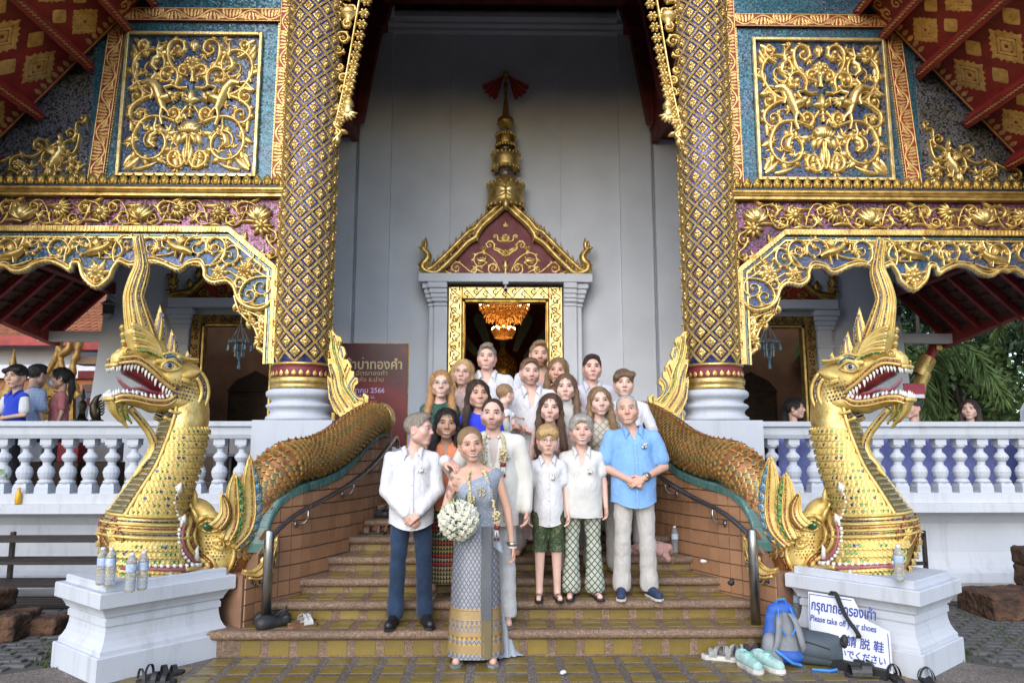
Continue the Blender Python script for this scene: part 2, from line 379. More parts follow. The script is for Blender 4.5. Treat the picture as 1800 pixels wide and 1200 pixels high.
# staircase between the flaring naga walls
def inner_x(y):
 ys=[5.3,5.68,5.86,6.1,6.43,6.75,7.0,7.3,7.8,8.2];xs=[2.05,1.94,1.86,1.70,1.555,1.44,1.37,1.30,1.25,1.25]
 return float(np.interp(y,ys,xs))
stairs=thing('staircase','wide brown pebble stairs inset with yellow glazed tiles below the temple door','stairs',(0,6.6,0))
tr=MB();tr.bev(-.072,.072,-.054,.054,-.004,.003,.003);TILE_TREAD=mesh_of(tr,'tile',YTILE)
rr=MB();rr.bev(-.072,.072,-.003,.004,-.05,.05,.003);TILE_RISE=mesh_of(rr,'tile',YTILE)
for k in range(8):
 y0=RW[k];y1=RW[k+1] if k<7 else 8.3;z1=SZ[k];z0=SZ[k-1] if k else 0
 hw=inner_x(y0+.1)+.22
 st=MB();prof=[(y1+.02,z0-.06),(y0,z0-.06)]
 rr_=.032
 prof+=[(y0,z1-2.05*rr_)]
 for a in range(0,9):
  th=-PI/2-PI*a/8;prof.append((y0-.012+rr_*math.cos(th)*1.0,z1-rr_+rr_*math.sin(th)*-1*-1))
 prof+=[(y1+.02,z1)]
 n=len(prof);V=[(-hw,y,z) for y,z in prof]+[(hw,y,z) for y,z in prof]
 F=[tuple(range(n)),tuple(range(2*n-1,n-1,-1))]+[(i,i+n,(i+1)%n+n,(i+1)%n) for i in range(n)]
 st.add(V,F);step=st.build('step',AGG,stairs)
 iw=inner_x(y0+.05)-.09
 for c in range(-9,10):
  x=c*.205+.012*((k*7)%5-2)
  if abs(x)>iw:continue
  if z1-z0>.1:inst('tile',TILE_RISE,Matrix.Translation((x,y0+.0005,z0+(z1-z0-.062)*.5))@Matrix.Diagonal((1,1,(z1-z0-.075)/.1,1)),step)
  for q in (0,1):
   yy=y0+.105+q*.128
   if k==7:yy+=.02
   inst('tile',TILE_TREAD,Matrix.Translation((x+random.uniform(-.003,.003),yy,z1)),step)
# the temple terrace
tf=MB();tf.box(-14,14,8.28,26,.2,1.016);struct(tf.build('terrace_floor',mat('terrace_tiles',(.24,.20,.17),.5,0,(.18,.15,.12),2)))
# ================================================================ stair walls with tiles and teal coping
def wall_top(y):
 return float(np.interp(y,[5.35,5.76,5.78,5.82,5.90,6.0,6.1,6.3,6.6,6.9,7.1,7.3,7.6,7.9],[.57,.58,.72,.90,1.06,1.14,1.17,1.20,1.27,1.42,1.52,1.60,1.64,1.66]))
sw=thing('stair_wall','brown tiled stair wall with teal coping under the left serpent body','wall',(-1.6,6.6,0))
ysamp=np.sort(np.concatenate([np.linspace(5.62,7.9,52),[5.76,5.78,5.82]]));core=MB();R=[]
for y in ysamp:
 xi=-inner_x(y)-.012;zt=wall_top(y)-.03;f=max(0,min(1,(y-5.62)/.9));ox,oy=lerp(-.26,-.34,f),lerp(.24,0,f);R.append([(xi,y,-.05),(xi,y,zt),(xi+ox,y+oy,zt),(xi+ox,y+oy,-.05)])
core.rings(R);core.build('wall_core',BGROUT,sw)
# face tiles: courses of 0.105 m, clipped under the coping
arc=[0]
for i in range(1,400):
 ya,yb=5.63+(i-1)*2.23/399,5.63+i*2.23/399;arc.append(arc[-1]+math.hypot(yb-ya,inner_x(yb)-inner_x(ya)))
def at_arc(s):return float(np.interp(s,arc,[5.63+i*2.23/399 for i in range(400)]))
nt_=0;s=0
while s<arc[-1]-.03:
 ya,yb=at_arc(s+.004),at_arc(s+.111)
 ym=(ya+yb)/2;base=max([0]+[SZ[k] for k in range(8) if RW[k]<ym])-.01
 for r in range(0,16):
  za=r*.112+.004;zb=za+.104
  if zb<base:continue
  ta,tb_=min(zb,wall_top(ya)-.05),min(zb,wall_top(yb)-.05)
  if ta-za<.015 and tb_-za<.015:continue
  ta=max(ta,za+.003);tb_=max(tb_,za+.003)
  xa,xb=-inner_x(ya),-inner_x(yb);nx,ny=(yb-ya),-(xb-xa);L=math.hypot(nx,ny);nx,ny=nx/L*.011,ny/L*.011
  t_=MB();t_.add([(xa-.004+.0,ya,za),(xb-.004,yb,za),(xb-.004,yb,tb_),(xa-.004,ya,ta),(xa-.004+nx,ya+ny+.002,za+.002),(xb-.004+nx,yb+ny-.002,za+.002),(xb-.004+nx,yb+ny-.002,tb_-.002),(xa-.004+nx,ya+ny+.002,ta-.002)],
      [(4,5,6,7),(0,1,5,4),(1,2,6,5),(2,3,7,6),(3,0,4,7)]);t_.build('wall_tile',BTILE,sw)
 s+=.115
# teal coping tiles follow the wall top
ds=.062;y=5.785
while y<7.78:
 dz=wall_top(y+.01)-wall_top(y);L=math.hypot(.01,dz,inner_x(y+.01)-inner_x(y));y2=y+ds*.01/L
 q=MB();e=.0015*.01/L
 def sec(yy):
  xi=-inner_x(yy);zt=wall_top(yy);return [(xi+.022,yy,zt-.055),(xi+.022,yy,zt-.01),(xi+.012,yy,zt+.008),(xi-.12,yy,zt+.012),(xi-.12,yy,zt-.055)]
 q.rings([sec(y+e*2),sec(y2-e*2)]);q.build('coping_tile',TTILE,sw)
 y=y2
ec=MB();ec.box(-1.62,-1.235,7.87,7.96,.9,1.70);ec.build('wall_end',BTILE,sw)
mirror_tree(sw,'brown tiled stair wall with teal coping under the right serpent body')
# ================================================================ handrails
hr=thing('handrail','left stainless steel stair handrail with round post','handrail',(-1.86,5.6,.18))
po=MB();po.lathe([(.036,.17),(.036,.86),(.033,.868)],(-1.80,5.66),16);po.build('post',STEEL,hr,True)
rail=[]
for y,z in ((5.67,.81),(5.95,.955),(6.3,1.075),(6.7,1.21),(7.1,1.37),(7.45,1.52),(7.62,1.56),(7.7,1.54),(7.72,1.46)):
 rail.append((-(inner_x(y)-.115) if y>5.7 else -1.80,y,z))
rp=spline(rail,40);rm=MB();rm.tube([tuple(p) for p in rp],.021,10);rm.build('rail',STEEL,hr,True)
for y,z in ((6.05,.99),(6.62,1.185),(7.12,1.38)):
 xi=-inner_x(y);b=MB();b.tube([(xi+.115,y,z-.01),(xi+.115,y+.01,z-.07),(xi+.09,y+.012,z-.11),(xi+.02,y+.012,z-.12)],.009,8);b.lathe([(.001,0),(.03,0),(.03,.012),(.001,.014)],(0,0),12)
 k=len(b.V)-48
 for i in range(k,len(b.V)):a=b.V[i];b.V[i]=(xi+.012+a[2],y+.012+a[0],z-.12+a[1])
 b.build('bracket',STEEL,hr,True)
mirror_tree(hr,'right stainless steel stair handrail with round post')
# ================================================================ pedestals of the serpents
NA=math.atan2(-.77,-.64)  # heading of the left serpent
NC=Vector((-2.90,5.16,0));ND=Vector((-.6392,-.7690,0));NW=Vector((-.7690,.6392,0))
ped=thing('serpent_pedestal','white stepped plaster pedestal under the left golden serpent','pedestal',(-2.5,5.6,0))
pc=NC-ND*.46
def pmould(name,prof):
 m_=MB();m_.sq(prof,(pc.x,pc.y),NA,.46-.10,.355-.10);m_.build(name,WHITE2,ped)
pmould('plinth',[(.10,-.04),(.10,.152),(.094,.158)])
pmould('dado',[(.076,.158),(.074,.186),(.060,.206),(.044,.24),(.034,.285),(.031,.315),(.031,.330),(.041,.332),(.041,.37),(.034,.374),(.034,.385),(.05,.392),(.056,.41),(.074,.442),(.08,.452)])
pmould('cornice',[(.104,.455),(.110,.462),(.110,.548),(.104,.556)])
pmould('top_slab',[(.060,.556),(.060,.600),(.054,.606)])
mirror_tree(ped,'white stepped plaster pedestal under the right golden serpent, behind the shoe sign')
# ================================================================ terrace wall and balustrade
tw=thing('terrace_wall','white moulded terrace wall on the left below the balusters','wall',(-5,8.2,0))
prof=[(8.9,-.1),(7.95,-.1),(7.95,.16),(8.02,.20),(8.06,.36),(8.05,.66),(7.98,.74),(7.88,.80),(7.70,.805),(7.70,.895),(7.74,.90),(7.745,1.0),(8.3,1.012),(8.9,1.012)]
V=[(-13,y,z) for y,z in prof]+[(-1.60,y,z) for y,z in prof];n=len(prof)
q=MB();q.add(V,[tuple(range(n)),tuple(range(2*n-1,n-1,-1))]+[(i,i+n,(i+1)%n+n,(i+1)%n) for i in range(n)]);q.build('wall',WHITE2,tw)
mirror_tree(tw,'white moulded terrace wall on the right behind the pedestal')
ap=MB();ap.box(-13,-2.5,7.35,7.99,-.05,.03);struct(ap.build('concrete_apron',CONC))
ap=MB();ap.box(2.5,13,7.35,7.99,-.05,.06);struct(ap.build('concrete_apron',CONC))
for sx in (-1,1):
 dr=MB();dr.box(min(sx*2.5,sx*13),max(sx*2.5,sx*13),7.18,7.345,-.05,.002);struct(dr.build('drain_channel',mat('dark_drain',(.06,.06,.065),.8)))
bal=thing('balustrade','white balustrade of vase balusters left of the stairs','balustrade',(-4.5,7.85,1.0))
def long(name,prof,x0,x1,m_,par):
 V=[(x0,y,z) for y,z in prof]+[(x1,y,z) for y,z in prof];n=len(prof)
 b=MB();b.add(V,[tuple(range(n))[::-1],tuple(range(n,2*n))]+[(i,(i+1)%n,(i+1)%n+n,i+n) for i in range(n)]);return b.build(name,m_,par)
long('top_rail',[(7.71,1.685),(7.705,1.735),(7.99,1.735),(7.985,1.685),(7.955,1.672),(7.95,1.60),(7.93,1.56),(7.77,1.56),(7.75,1.60),(7.745,1.672)][::-1],-8.5,-2.60,WHITE3,bal)
bb=MB();bb.sq([(0,1.49),(0,1.558)],(0,0),0,.058,.058);bb.lathe([(.05,1.492),(.066,1.478),(.05,1.462),(.034,1.452),(.034,1.42),(.062,1.392),(.074,1.365),(.060,1.338),(.040,1.315),(.040,1.285),(.070,1.255),(.082,1.215),(.072,1.17),(.056,1.14),(.078,1.115),(.066,1.095)],(0,0),14,False)
bb.sq([(0,.998),(0,1.06),(-.012,1.098)],(0,0),0,.07,.07);BALUSTER=mesh_of(bb,'baluster',WHITE3)
for i in range(26):inst('baluster',BALUSTER,Matrix.Translation((-2.78-i*.2225,7.85,0)),bal)
mirror_tree(bal,'white balustrade of vase balusters right of the stairs')
for sx,lb in ((-1,'short white rail post beside the left serpent tail'),(1,'short white rail post beside the right serpent tail')):
 sp_=thing('rail_post',lb,'post',(sx*1.5,8.0,1));b=MB();b.sq([(0,1.0),(0,1.52),(.02,1.53),(.02,1.60),(.035,1.61),(.035,1.735)],(sx*1.45,8.06),0,.14,.10);b.build('post_block',WHITE3,sp_)
# ================================================================ columns
col=thing('temple_column','left round column wrapped in gold lattice over cobalt mosaic','column',(-2.2,7.85,1))
CXL,CYL,CR=-2.195,7.85,.285
b=MB();b.sq([(0,1.0),(0,1.735),(-.004,1.74)],(CXL+.02,CYL),0,.40,.36);b.build('plinth',WHITE3,col)
b=MB();b.lathe([(.33,1.742),(.35,1.75),(.345,1.78),(.31,1.80),(.300,1.83),(.318,1.86),(.34,1.875),(.348,1.893),(.335,1.91),(.298,1.925),(.29,1.945),(.305,1.965),(.34,1.985),(.352,2.01),(.348,2.04),(.325,2.06),(.30,2.065)],(CXL,CYL),40);b.build('white_base',WHITE3,col,True)
b=MB();b.lathe([(.297,2.066),(.312,2.075),(.312,2.10),(.303,2.108),(.318,2.12),(.322,2.15),(.318,2.178),(.305,2.185)],(CXL,CYL),40);b.build('gold_ring',GOLD,col,True)
b=MB();b.lathe([(.298,2.186),(.302,2.20),(.302,2.27),(.29,2.30),(.297,2.305)],(CXL,CYL),40);b.build('maroon_band',MAROON,col,True)
b=MB();b.lathe([(.299,2.306),(.309,2.315),(.309,2.33),(.297,2.338)],(CXL,CYL),40);b.build('upper_ring',GOLD,col,True)
def cmap(u,v,d):  # column surface: u = angle*radius
 a=u/CR;return (CXL+(CR+d)*math.sin(a),CYL-(CR+d)*math.cos(a),v)
b=MB()
for i in range(26):
 u=2*PI*CR*i/26;mpb=lambda x,y,d:cmap(x,y,d+.012);b.leaf((u,2.197),PI/2,.062,.024,0,.014,mpb,4)
b.build('leaf_band',GOLD,col)
b=MB();b.lathe([(CR,2.335),(CR,6.75)],(CXL,CYL),44);b.build('shaft',COBALT,col,True)
NCOL,RH,Z0C=9,.212,2.34;DU=2*PI*CR/NCOL
b=MB()
for i in range(NCOL):
 for sg in (1,-1):
  P=[(i*DU+sg*DU*t/6,Z0C+RH*t/6) for t in range(0,int(6*4.35/RH))]
  # flat band with raised beaded edges
  R=[]
  for (u,v) in P:
   wx,wz=.80*.0135,.6*.0135*sg
   R.append([cmap(u+wx,v-wz,-.002),cmap(u+wx*.9,v-wz*.9,.012),cmap(u+wx*.45,v-wz*.45,.008),cmap(u,v,.012),cmap(u-wx*.45,v+wz*.45,.008),cmap(u-wx*.9,v+wz*.9,.012),cmap(u-wx,v+wz,-.002)])
  b.rings(R,False)
b.build('gold_lattice',mat('lattice_gold',(.60,.43,.16),.5,.6,(.30,.20,.07),40,1.0,90,bdist=.01),col)
fl=MB();lm=lambda u,v,d:(u,-d,v)
dz_,du_=RH*.31,DU*.30
fl.add([lm(0,-dz_,0),lm(du_,0,0),lm(0,dz_,0),lm(-du_,0,0),lm(0,-dz_*.9,.010),lm(du_*.9,0,.010),lm(0,dz_*.9,.010),lm(-du_*.9,0,.010),lm(0,0,.022)],[(0,1,5,4),(1,2,6,5),(2,3,7,6),(3,0,4,7),(4,5,8),(5,6,8),(6,7,8),(7,4,8)])
lm2=lambda u,v,d:(u,-d-.014,v)
for k in range(6):
 fl.leaf((0,.004),-PI/2+(k-2.5)*.72,.050 if k in (2,3) else .040,.010,.0,.016,lm2,3)
fl.leaf((0,.004),PI/2,.042,.012,0,.016,lm2,3);fl.cur=1;fl.dome((0,.012),.011,.011,.028,lm2,8)
ROSETTE=mesh_of(fl,'rosette',[GOLD,mat('ruby_boss',(.30,.06,.06),.3)]);far=MB()
for r in range(int(4.3/RH*2)):
 for i in range(NCOL):
  u=(i+(r%2)*.5+.0)*DU;v=Z0C+RH*.5*(r+1) if True else 0
  u=i*DU if r%2==0 else i*DU+DU*.5
  a=u/CR;a=(a+PI)%(2*PI)-PI;p=cmap(u,v,0)
  M_=Matrix.Translation(p)@Matrix.Rotation(a,4,'Z')
  if abs(a)<1.75:inst('rosette',ROSETTE,M_,col)
  else:far.add([M_@q_.co for q_ in ROSETTE.vertices],[tuple(f.vertices) for f in ROSETTE.polygons])
stuff(far.build('rear_rosettes',GOLD,col))
mirror_tree(col,'right round column wrapped in gold lattice over cobalt mosaic')
# ================================================================ carved front: panel, frieze, valance, soffit
YF=7.80
fp=thing('carved_facade','left carved temple front with gold scrollwork over blue mirror mosaic','facade',(-4,7.8,4))
def fbox(name,x0,x1,z0,z1,y0,y1,m_,par=None,bv=.006):
 b=MB();b.bev(x0,x1,y0,y1,z0,z1,bv);return b.build(name,m_,par or fp)
fbox('mosaic_field',-4.60,-2.42,4.30,6.95,YF,YF+.10,TEALM)
fbox('mosaic_wing',-6.6,-4.603,4.30,6.3,YF+.01,YF+.10,GREYM)
fbox('inner_mosaic',-4.235,-2.775,4.395,6.03,YF-.012,YF-.001,BLUEM,None,.002)
# red lacquer frame with stencilled vines
def stencil_band(x0,z0,x1,z1,wd,par):
 b=MB();L=math.hypot(x1-x0,z1-z0);ux,uz=(x1-x0)/L,(z1-z0)/L;nx,nz=-uz,ux
 mp=lambda u,v,d:(x0+ux*u+nx*v,YF-.047-d*.15,z0+uz*u+nz*v)
 n=max(2,int(L/.21));p=L/n
 b.relief([(i*L/(n*8),math.sin(PI*i/8)*wd*.36) for i in range(n*8+1)],.010,.02,mp)
 for i in range(n):
  sg=1 if i%2==0 else -1;c=(p*(i+.5),-sg*wd*.12)
  for j in range(6):b.leaf((c[0]+(j-2.5)*p*.14,sg*wd*(.26-.10*abs(j-2.5))),-sg*PI/2+(j-2.5)*.25*sg,wd*.62,.012,(j-2.5)*.5,.02,mp,4)
  for j in range(4):b.leaf((c[0]+(j-1.5)*p*.2,-sg*wd*.40),sg*.9,wd*.26,.010,sg*1.6,.02,mp,4)
 for e in (-1,1):b.relief([(0,e*wd*.47),(L,e*wd*.47)],.006,.02,mp)
 return b.build('stencil_vine',STENCIL,par)
def red_bar(x0,z0,x1,z1,wd,name='red_frame_bar'):
 L=math.hypot(x1-x0,z1-z0);ux,uz=(x1-x0)/L,(z1-z0)/L;nx,nz=-uz*wd/2,ux*wd/2
 b=MB();b.prism([(x0+nx,z0+nz),(x0-nx,z0-nz),(x1-nx,z1-nz),(x1+nx,z1+nz)],YF-.045,YF-.002);o=b.build(name,RED,fp)
 stencil_band(x0,z0,x1,z1,wd,o);return o
red_bar(-4.475,4.33,-4.36,6.28,.165);red_bar(-2.50,4.33,-2.47,6.95,.165);red_bar(-4.29,6.262,-2.565,6.262,.15)
for x0,z0,x1,z1 in ((-4.392,4.33,-4.277,6.19),(-2.582,4.33,-2.575,6.19)):
 b=MB()
 for i in range(56):
  t=(i+.5)/56;b.box(lerp(x0,x1,t)-.010,lerp(x0,x1,t)+.010,YF-.022,YF-.001,lerp(z0,z1,t)-.012,lerp(z0,z1,t)+.012)
 stuff(b.build('bead_strip',GOLDP,fp))
for nm,a in (('left_stile',(-4.262,-4.226,4.372,6.05)),('right_stile',(-2.784,-2.748,4.372,6.05)),('bottom_rail',(-4.224,-2.786,4.372,4.408)),('top_rail',(-4.224,-2.786,6.012,6.05))):
 fbox('gold_frame_bar',*a,YF-.06,YF-.0125,GOLDP)
# arabesque of the square panel: laid out for the half left of its centre and mirrored
PX0,PX1,PZ0,PZ1=-4.226,-2.784,4.408,6.012;PW,PH=PX1-PX0,PZ1-PZ0
SCR=[  # centre u,v ; radius ; start angle ; turns ; dir ; tail
 ((.185,.775),.150,3.9,1.35,-1,(.30,.56),6),((.375,.905),.075,3.4,1.3,-1,(.47,.70),3),((.31,.70),.085,-.6,1.2,1,(.47,.62),4),
 ((.085,.555),.062,2.2,1.3,-1,(.20,.64),2),((.115,.425),.080,2.0,1.35,1,(.26,.56),4),((.375,.425),.055,-1.0,1.3,1,(.47,.48),3),
 ((.225,.225),.150,2.5,1.45,1,(.42,.36),6),((.41,.115),.062,4.5,1.2,-1,(.49,.26),3),((.43,.74),.045,1.0,1.1,1,(.49,.66),2),((.12,.925),.05,4.2,1.1,-1,(.16,.84),2)]
for sg in (1,-1):
 mp=(lambda sg:lambda u,v,d:(PX0+PW*(u if sg>0 else 1-u),YF-.0125-d,PZ0+PH*v))(sg)
 for c,R_,a0,tn,d,tl,lv in SCR:
  b=MB();scroll(b,c,R_,a0,tn,d,.0180,.045,mp,lv+2,tl)
  b.build('scroll',GOLD,fp,True)
 b=MB()
 for (p,an,L_,wd_,cu) in (((.03,.03),.5,.17,.03,.5),((.03,.05),1.2,.13,.025,-.6),((.10,.03),.1,.2,.022,.5),((.04,.97),-.5,.16,.028,-.5),((.03,.93),-1.2,.13,.024,.6),((.06,.30),1.5,.12,.022,.5),((.05,.66),1.2,.12,.02,.6),
        ((.42,.05),1.9,.16,.028,-.9),((.46,.03),1.6,.14,.02,.7),((.40,.30),3.6,.10,.03,-1),((.44,.28),4.2,.09,.03,.6),((.33,.52),.3,.1,.02,1.4)):
  b.leaf(p,an,L_*.95,wd_*.72,cu,.04,mp)
 b.build('acanthus_leaves',GOLDP,fp,True)
 # climbing lion: body, neck, legs, tail
 b=MB();lp=lambda u,v,d:mp(u,v,d+.018)
 b.relief([(.13,.645),(.19,.655),(.24,.60),(.275,.52),(.30,.45)],[.020,.036,.040,.036,.022],.075,lp)
 b.relief([(.27,.52),(.31,.535),(.345,.545)],[.03,.036,.03],.08,lp);b.dome((.355,.555),.040,.030,.085,lp)
 for pts in ([(.29,.46),(.28,.40),(.30,.345)],[(.30,.47),(.34,.43),(.35,.40)],[(.19,.64),(.215,.57),(.20,.53)]):b.relief(pts,[.018,.013,.012],.05,lp)
 b.relief([(.15,.65),(.09,.66),(.05,.62),(.02,.60)],[.013,.012,.010,.008],.03,lp)
 b.relief([(.20,.67),(.23,.71),(.21,.735)],[.012,.012,.005],.05,lp)
 for k in range(5):b.leaf((.37,.55),.4-.5*k,.055,.010,.8,.06,lp,3)
 b.relief([(.33,.57),(.30,.61),(.36,.625),(.42,.60)],[.010,.012,.010,.004],.06,lp)
 b.build('lion_figure',GOLDP,fp,True)
 for cc in ((.215,.80),(.235,.245)):  # little serpents rising inside the volutes
  b=MB();x,y=cc;b.relief([(x+.02,y-.06),(x-.025,y-.03),(x-.01,y+.02),(x+.02,y+.045),(x+.005,y+.085),(x+.015,y+.135),(x+.008,y+.165)],[.012,.026,.030,.018,.016,.010,.002],.075,mp)
  for k in range(4):b.leaf((x-.01+.006*k,y-.01+.03*k),.3,.05,.010,.8,.06,mp,3)
  b.build('small_serpent',GOLDP,fp,True)
mpf=lambda u,v,d:(PX0+PW*u,YF-.0125-d,PZ0+PH*v)
b=MB();flower(b,(.5,.79),.062,.085,mpf,9);b.build('lotus_flower',GOLDP,fp,True)
b=MB();b.dome((.5,.335),.075,.050,.07,mpf,16)
for k in range(-3,4):b.leaf((.5+k*.012,.285),PI/2-k*.30,.075,.016,k*.16,.085,mpf,4)
for k in (-1,1):
 b.leaf((.5,.285),PI/2+k*2.2,.10,.022,k*.8,.05,mpf);b.leaf((.5,.29),PI/2+k*1.7,.085,.022,k*.6,.05,mpf)
b.build('lotus_vase',GOLDP,fp,True)
b=MB();b.relief([(.5,.40),(.5,.52)],[.016,.010],.05,mpf)
for z_ in (.42,.455,.485):b.dome((.5,z_),.030,.010,.06,mpf)
b.leaf((.5,.50),PI/2,.115,.028,0,.07,mpf)
for k in (-1,1):b.leaf((.5,.505),PI/2+k*.7,.085,.018,k*1.6,.06,mpf);b.leaf((.5,.90),PI/2+k*.8,.08,.016,-k*1.8,.05,mpf);b.leaf((.5,.06),PI/2+k*.5,.16,.016,-k*.9,.05,mpf)
b.leaf((.5,.88),PI/2,.10,.02,0,.05,mpf);b.build('fleuron',GOLDP,fp,True)
def filler(n,x0,x1,z0,z1,y,seed,ok=lambda x,z:True,L=.085,wd=.014,h=.022,per=10):
 r=np.random.RandomState(seed);b=None;c_=0;mpl=lambda u,v,d:(u,y-d,v)
 while c_<n:
  x,z=r.uniform(x0,x1),r.uniform(z0,z1)
  if not ok(x,z):c_+=.2;continue
  b=MB();a=r.rand()*6.28
  for k in range(3):b.leaf((x,z),a+(k-1)*.75,L*r.uniform(.8,1.25),wd,(k-1)*.8+r.uniform(-.3,.3),h,mpl,4)
  b.build('leaf_spray',GOLD if r.rand()<.6 else GOLDP,fp,True);c_+=1
filler(64,PX0+.05,PX1-.05,PZ0+.05,PZ1-.05,YF-.0125,5)
filler(34,-6.0,-2.62,3.84,4.09,YF-.0065,6,L=.08)
filler(46,-5.6,-2.75,3.55,3.70,YF-.0225,7,L=.075)
filler(12,-2.80,-2.54,3.28,3.52,YF-.0225,8,L=.07)
filler(14,-5.35,-4.68,4.40,4.75,YF+.009,9,lambda x,z:z<4.4+(x+5.4)*.65)
# side wing: kinnara among scrolls
mw=lambda u,v,d:(u,YF+.010-d,v)
for c,R_,a0,tn,d,tl in (((-4.95,4.55),.17,.6,1.3,1,(-4.70,4.86)),((-5.32,4.50),.12,1.0,1.3,1,(-5.06,4.70)),((-5.62,4.45),.085,1.2,1.2,1,(-5.42,4.6)),((-4.80,4.86),.075,-1.6,1.2,1,(-4.86,4.62)),((-4.74,4.47),.09,2.4,1.2,-1,(-4.9,4.66)),((-5.12,4.72),.085,.2,1.2,1,(-4.9,4.80)),((-4.68,5.04),.05,-2.0,1.0,1,(-4.74,4.90))):
 b=MB();scroll(b,c,R_,a0,tn,d,.017,.05,mw,5,tl);b.build('scroll',GOLD,fp,True)
b=MB();mk=lambda u,v,d:mw(u,v,d+.02)
b.relief([(-4.97,4.47),(-4.93,4.56),(-4.88,4.65),(-4.89,4.70)],[.035,.055,.035,.03],.08,mk);b.dome((-4.885,4.735),.032,.036,.09,mk);b.leaf((-4.885,4.76),1.7,.11,.018,.1,.07,mk)
for k in range(5):b.leaf((-4.93,4.60),2.5-.16*k,.22-.02*k,.022,.35,.06,mk)
b.relief([(-4.88,4.63),(-4.80,4.60),(-4.78,4.66)],[.014,.012,.010],.06,mk)
for k in range(3):b.leaf((-4.97,4.48),-2.2+.3*k,.15,.02,.5,.05,mk)
b.relief([(-4.92,4.50),(-4.90,4.42)],.011,.05,mk);b.build('kinnara_figure',GOLDP,fp,True)
b=MB();flower(b,(-5.32,4.50),.06,.07,mk,8);b.build('lotus_flower',GOLDP,fp,True)
# crest of little leaves, cornice, purple frieze
cl=MB();cm=lambda u,v,d:(u,-d,v)
cl.leaf((-.028,0),1.9,.075,.016,-.8,.02,cm,4);cl.leaf((.028,0),PI-1.9,.075,.016,.8,.02,cm,4);cl.leaf((0,0),PI/2,.125,.040,0,.035,cm,5);cl.dome((0,.06),.024,.024,.045,cm,8)
CREST=mesh_of(cl,'crest_leaf',GOLDD,True)
for i in range(37):inst('crest_leaf',CREST,Matrix.Translation((-2.50-i*.1105,YF-.075,4.268)),fp)
lf=MB();lf.bev(-6.6,-2.40,YF-.085,YF-.07,4.235,4.272,.003);lf.build('crest_base',mat('navy_strip',(.02,.03,.06),.5),fp)
long('gold_cornice',[(YF-.12,4.232),(YF-.14,4.215),(YF-.14,4.205),(YF-.115,4.198),(YF-.125,4.185),(YF-.135,4.17),(YF-.11,4.16),(YF-.11,4.135),(YF+.1,4.135),(YF+.1,4.232)][::-1],-6.6,-2.40,GOLD,fp)
fbox('purple_frieze',-6.6,-2.38,3.50,4.132,YF-.006,YF+.04,PURPLEM)
for i in range(10):
 x=-2.70-i*.42;zc=3.965;b=MB();m1=lambda u,v,d:(x+u,YF-.011-d,zc+v)
 sg=1 if i%2==0 else -1
 scroll(b,(-.17,.045*sg),.085,sg*1.2,1.25,sg,.015,.05,m1,4,(.05,-.06*sg));scroll(b,(-.29,-.06*sg),.06,-sg*2.0,1.1,-sg,.012,.045,m1,3,(-.12,.10*sg))
 b.leaf((.0,-.10*sg),PI-.3*sg,.24,.022,.8*sg,.045,m1);b.leaf((-.32,.1*sg),-.4*sg,.18,.018,-.9*sg,.045,m1);b.leaf((-.1,.13*sg),.2,.13,.02,.6*sg,.04,m1);b.leaf((-.36,-.12*sg),.2*sg,.14,.02,.6*sg,.04,m1)
 b.build('scroll',GOLD,fp,True)
 b=MB();m2=lambda u,v,d:(x+u,YF-.021-d,zc+v)
 if i%3==0:
  b.dome((0,0),.070,.10,.10,m2,12)
  for k in range(7):b.leaf((0,-.08),PI/2+(k-3)*.38,.19,.026,-(k-3)*.22,.09,m2,5)
 elif i%3==1:
  for k in range(11):b.leaf((0,0),k*2*PI/11,.115,.024,.3,.06,m2,4)
  b.dome((0,0),.055,.06,.105,m2,12)
 else:
  for k in range(9):b.leaf((-.03,.05),-2.2+k*.42,.13,.024,.2,.06,m2,4)
  b.dome((-.02,.04),.06,.05,.10,m2,12)
 b.build('carved_blossom',GOLDP if i%3==0 else GOLD,fp,True)
# corner spray above the chamfer
b=MB();m1=lambda u,v,d:(u,YF-.011-d,v)
for c,R_,a0,d,tl in (((-2.56,3.70),.075,1.4,-1,(-2.62,3.95)),((-2.545,3.52),.065,1.2,-1,(-2.60,3.72))):scroll(b,c,R_,a0,1.2,d,.016,.05,m1,4,tl)
for k in range(8):b.leaf((-2.66,3.82),k*.785,.13,.026,.3,.07,m1,4)
b.dome((-2.66,3.82),.05,.06,.11,m1);b.build('carved_blossom',GOLD,fp,True)
# chamfered gold moulding
def vx(px,py):p=W(px,py,YF);return (p.x,p.z)
cham=[(-6.6,3.775),(-2.998,3.775),vx(487,474),vx(480,640)]
for off,wd_,dp,m_ in ((0,.030,.085,GOLD),(-.056,.009,.045,mat('dull_cyan_glass',(.05,.17,.24),.2,.3,(.35,.30,.16),28)),(-.085,.010,.05,GOLDP)):
 P=[]
 for i,(x,z) in enumerate(cham):
  a=cham[max(i-1,0)];c_=cham[min(i+1,3)];dx,dz=c_[0]-a[0],c_[1]-a[1];L=math.hypot(dx,dz);P.append((x+dz/L*off*(-1),z-dx/L*off*(-1)))
 R=[]
 for i,(x,z) in enumerate(P):
  a=P[max(i-1,0)];c_=P[min(i+1,3)];dx,dz=c_[0]-a[0],c_[1]-a[1];L=math.hypot(dx,dz);nx,nz=-dz/L*wd_,dx/L*wd_
  R.append([(x+nx,YF-.012,z+nz),(x+nx,YF-dp,z+nz),(x-nx,YF-dp,z-nz),(x-nx,YF-.012,z-nz)])
 b=MB();b.rings(R);b.build('gold_moulding' if m_ is GOLD else ('mirror_strip' if off==-.056 else 'gold_edge'),m_,fp)
b=MB()
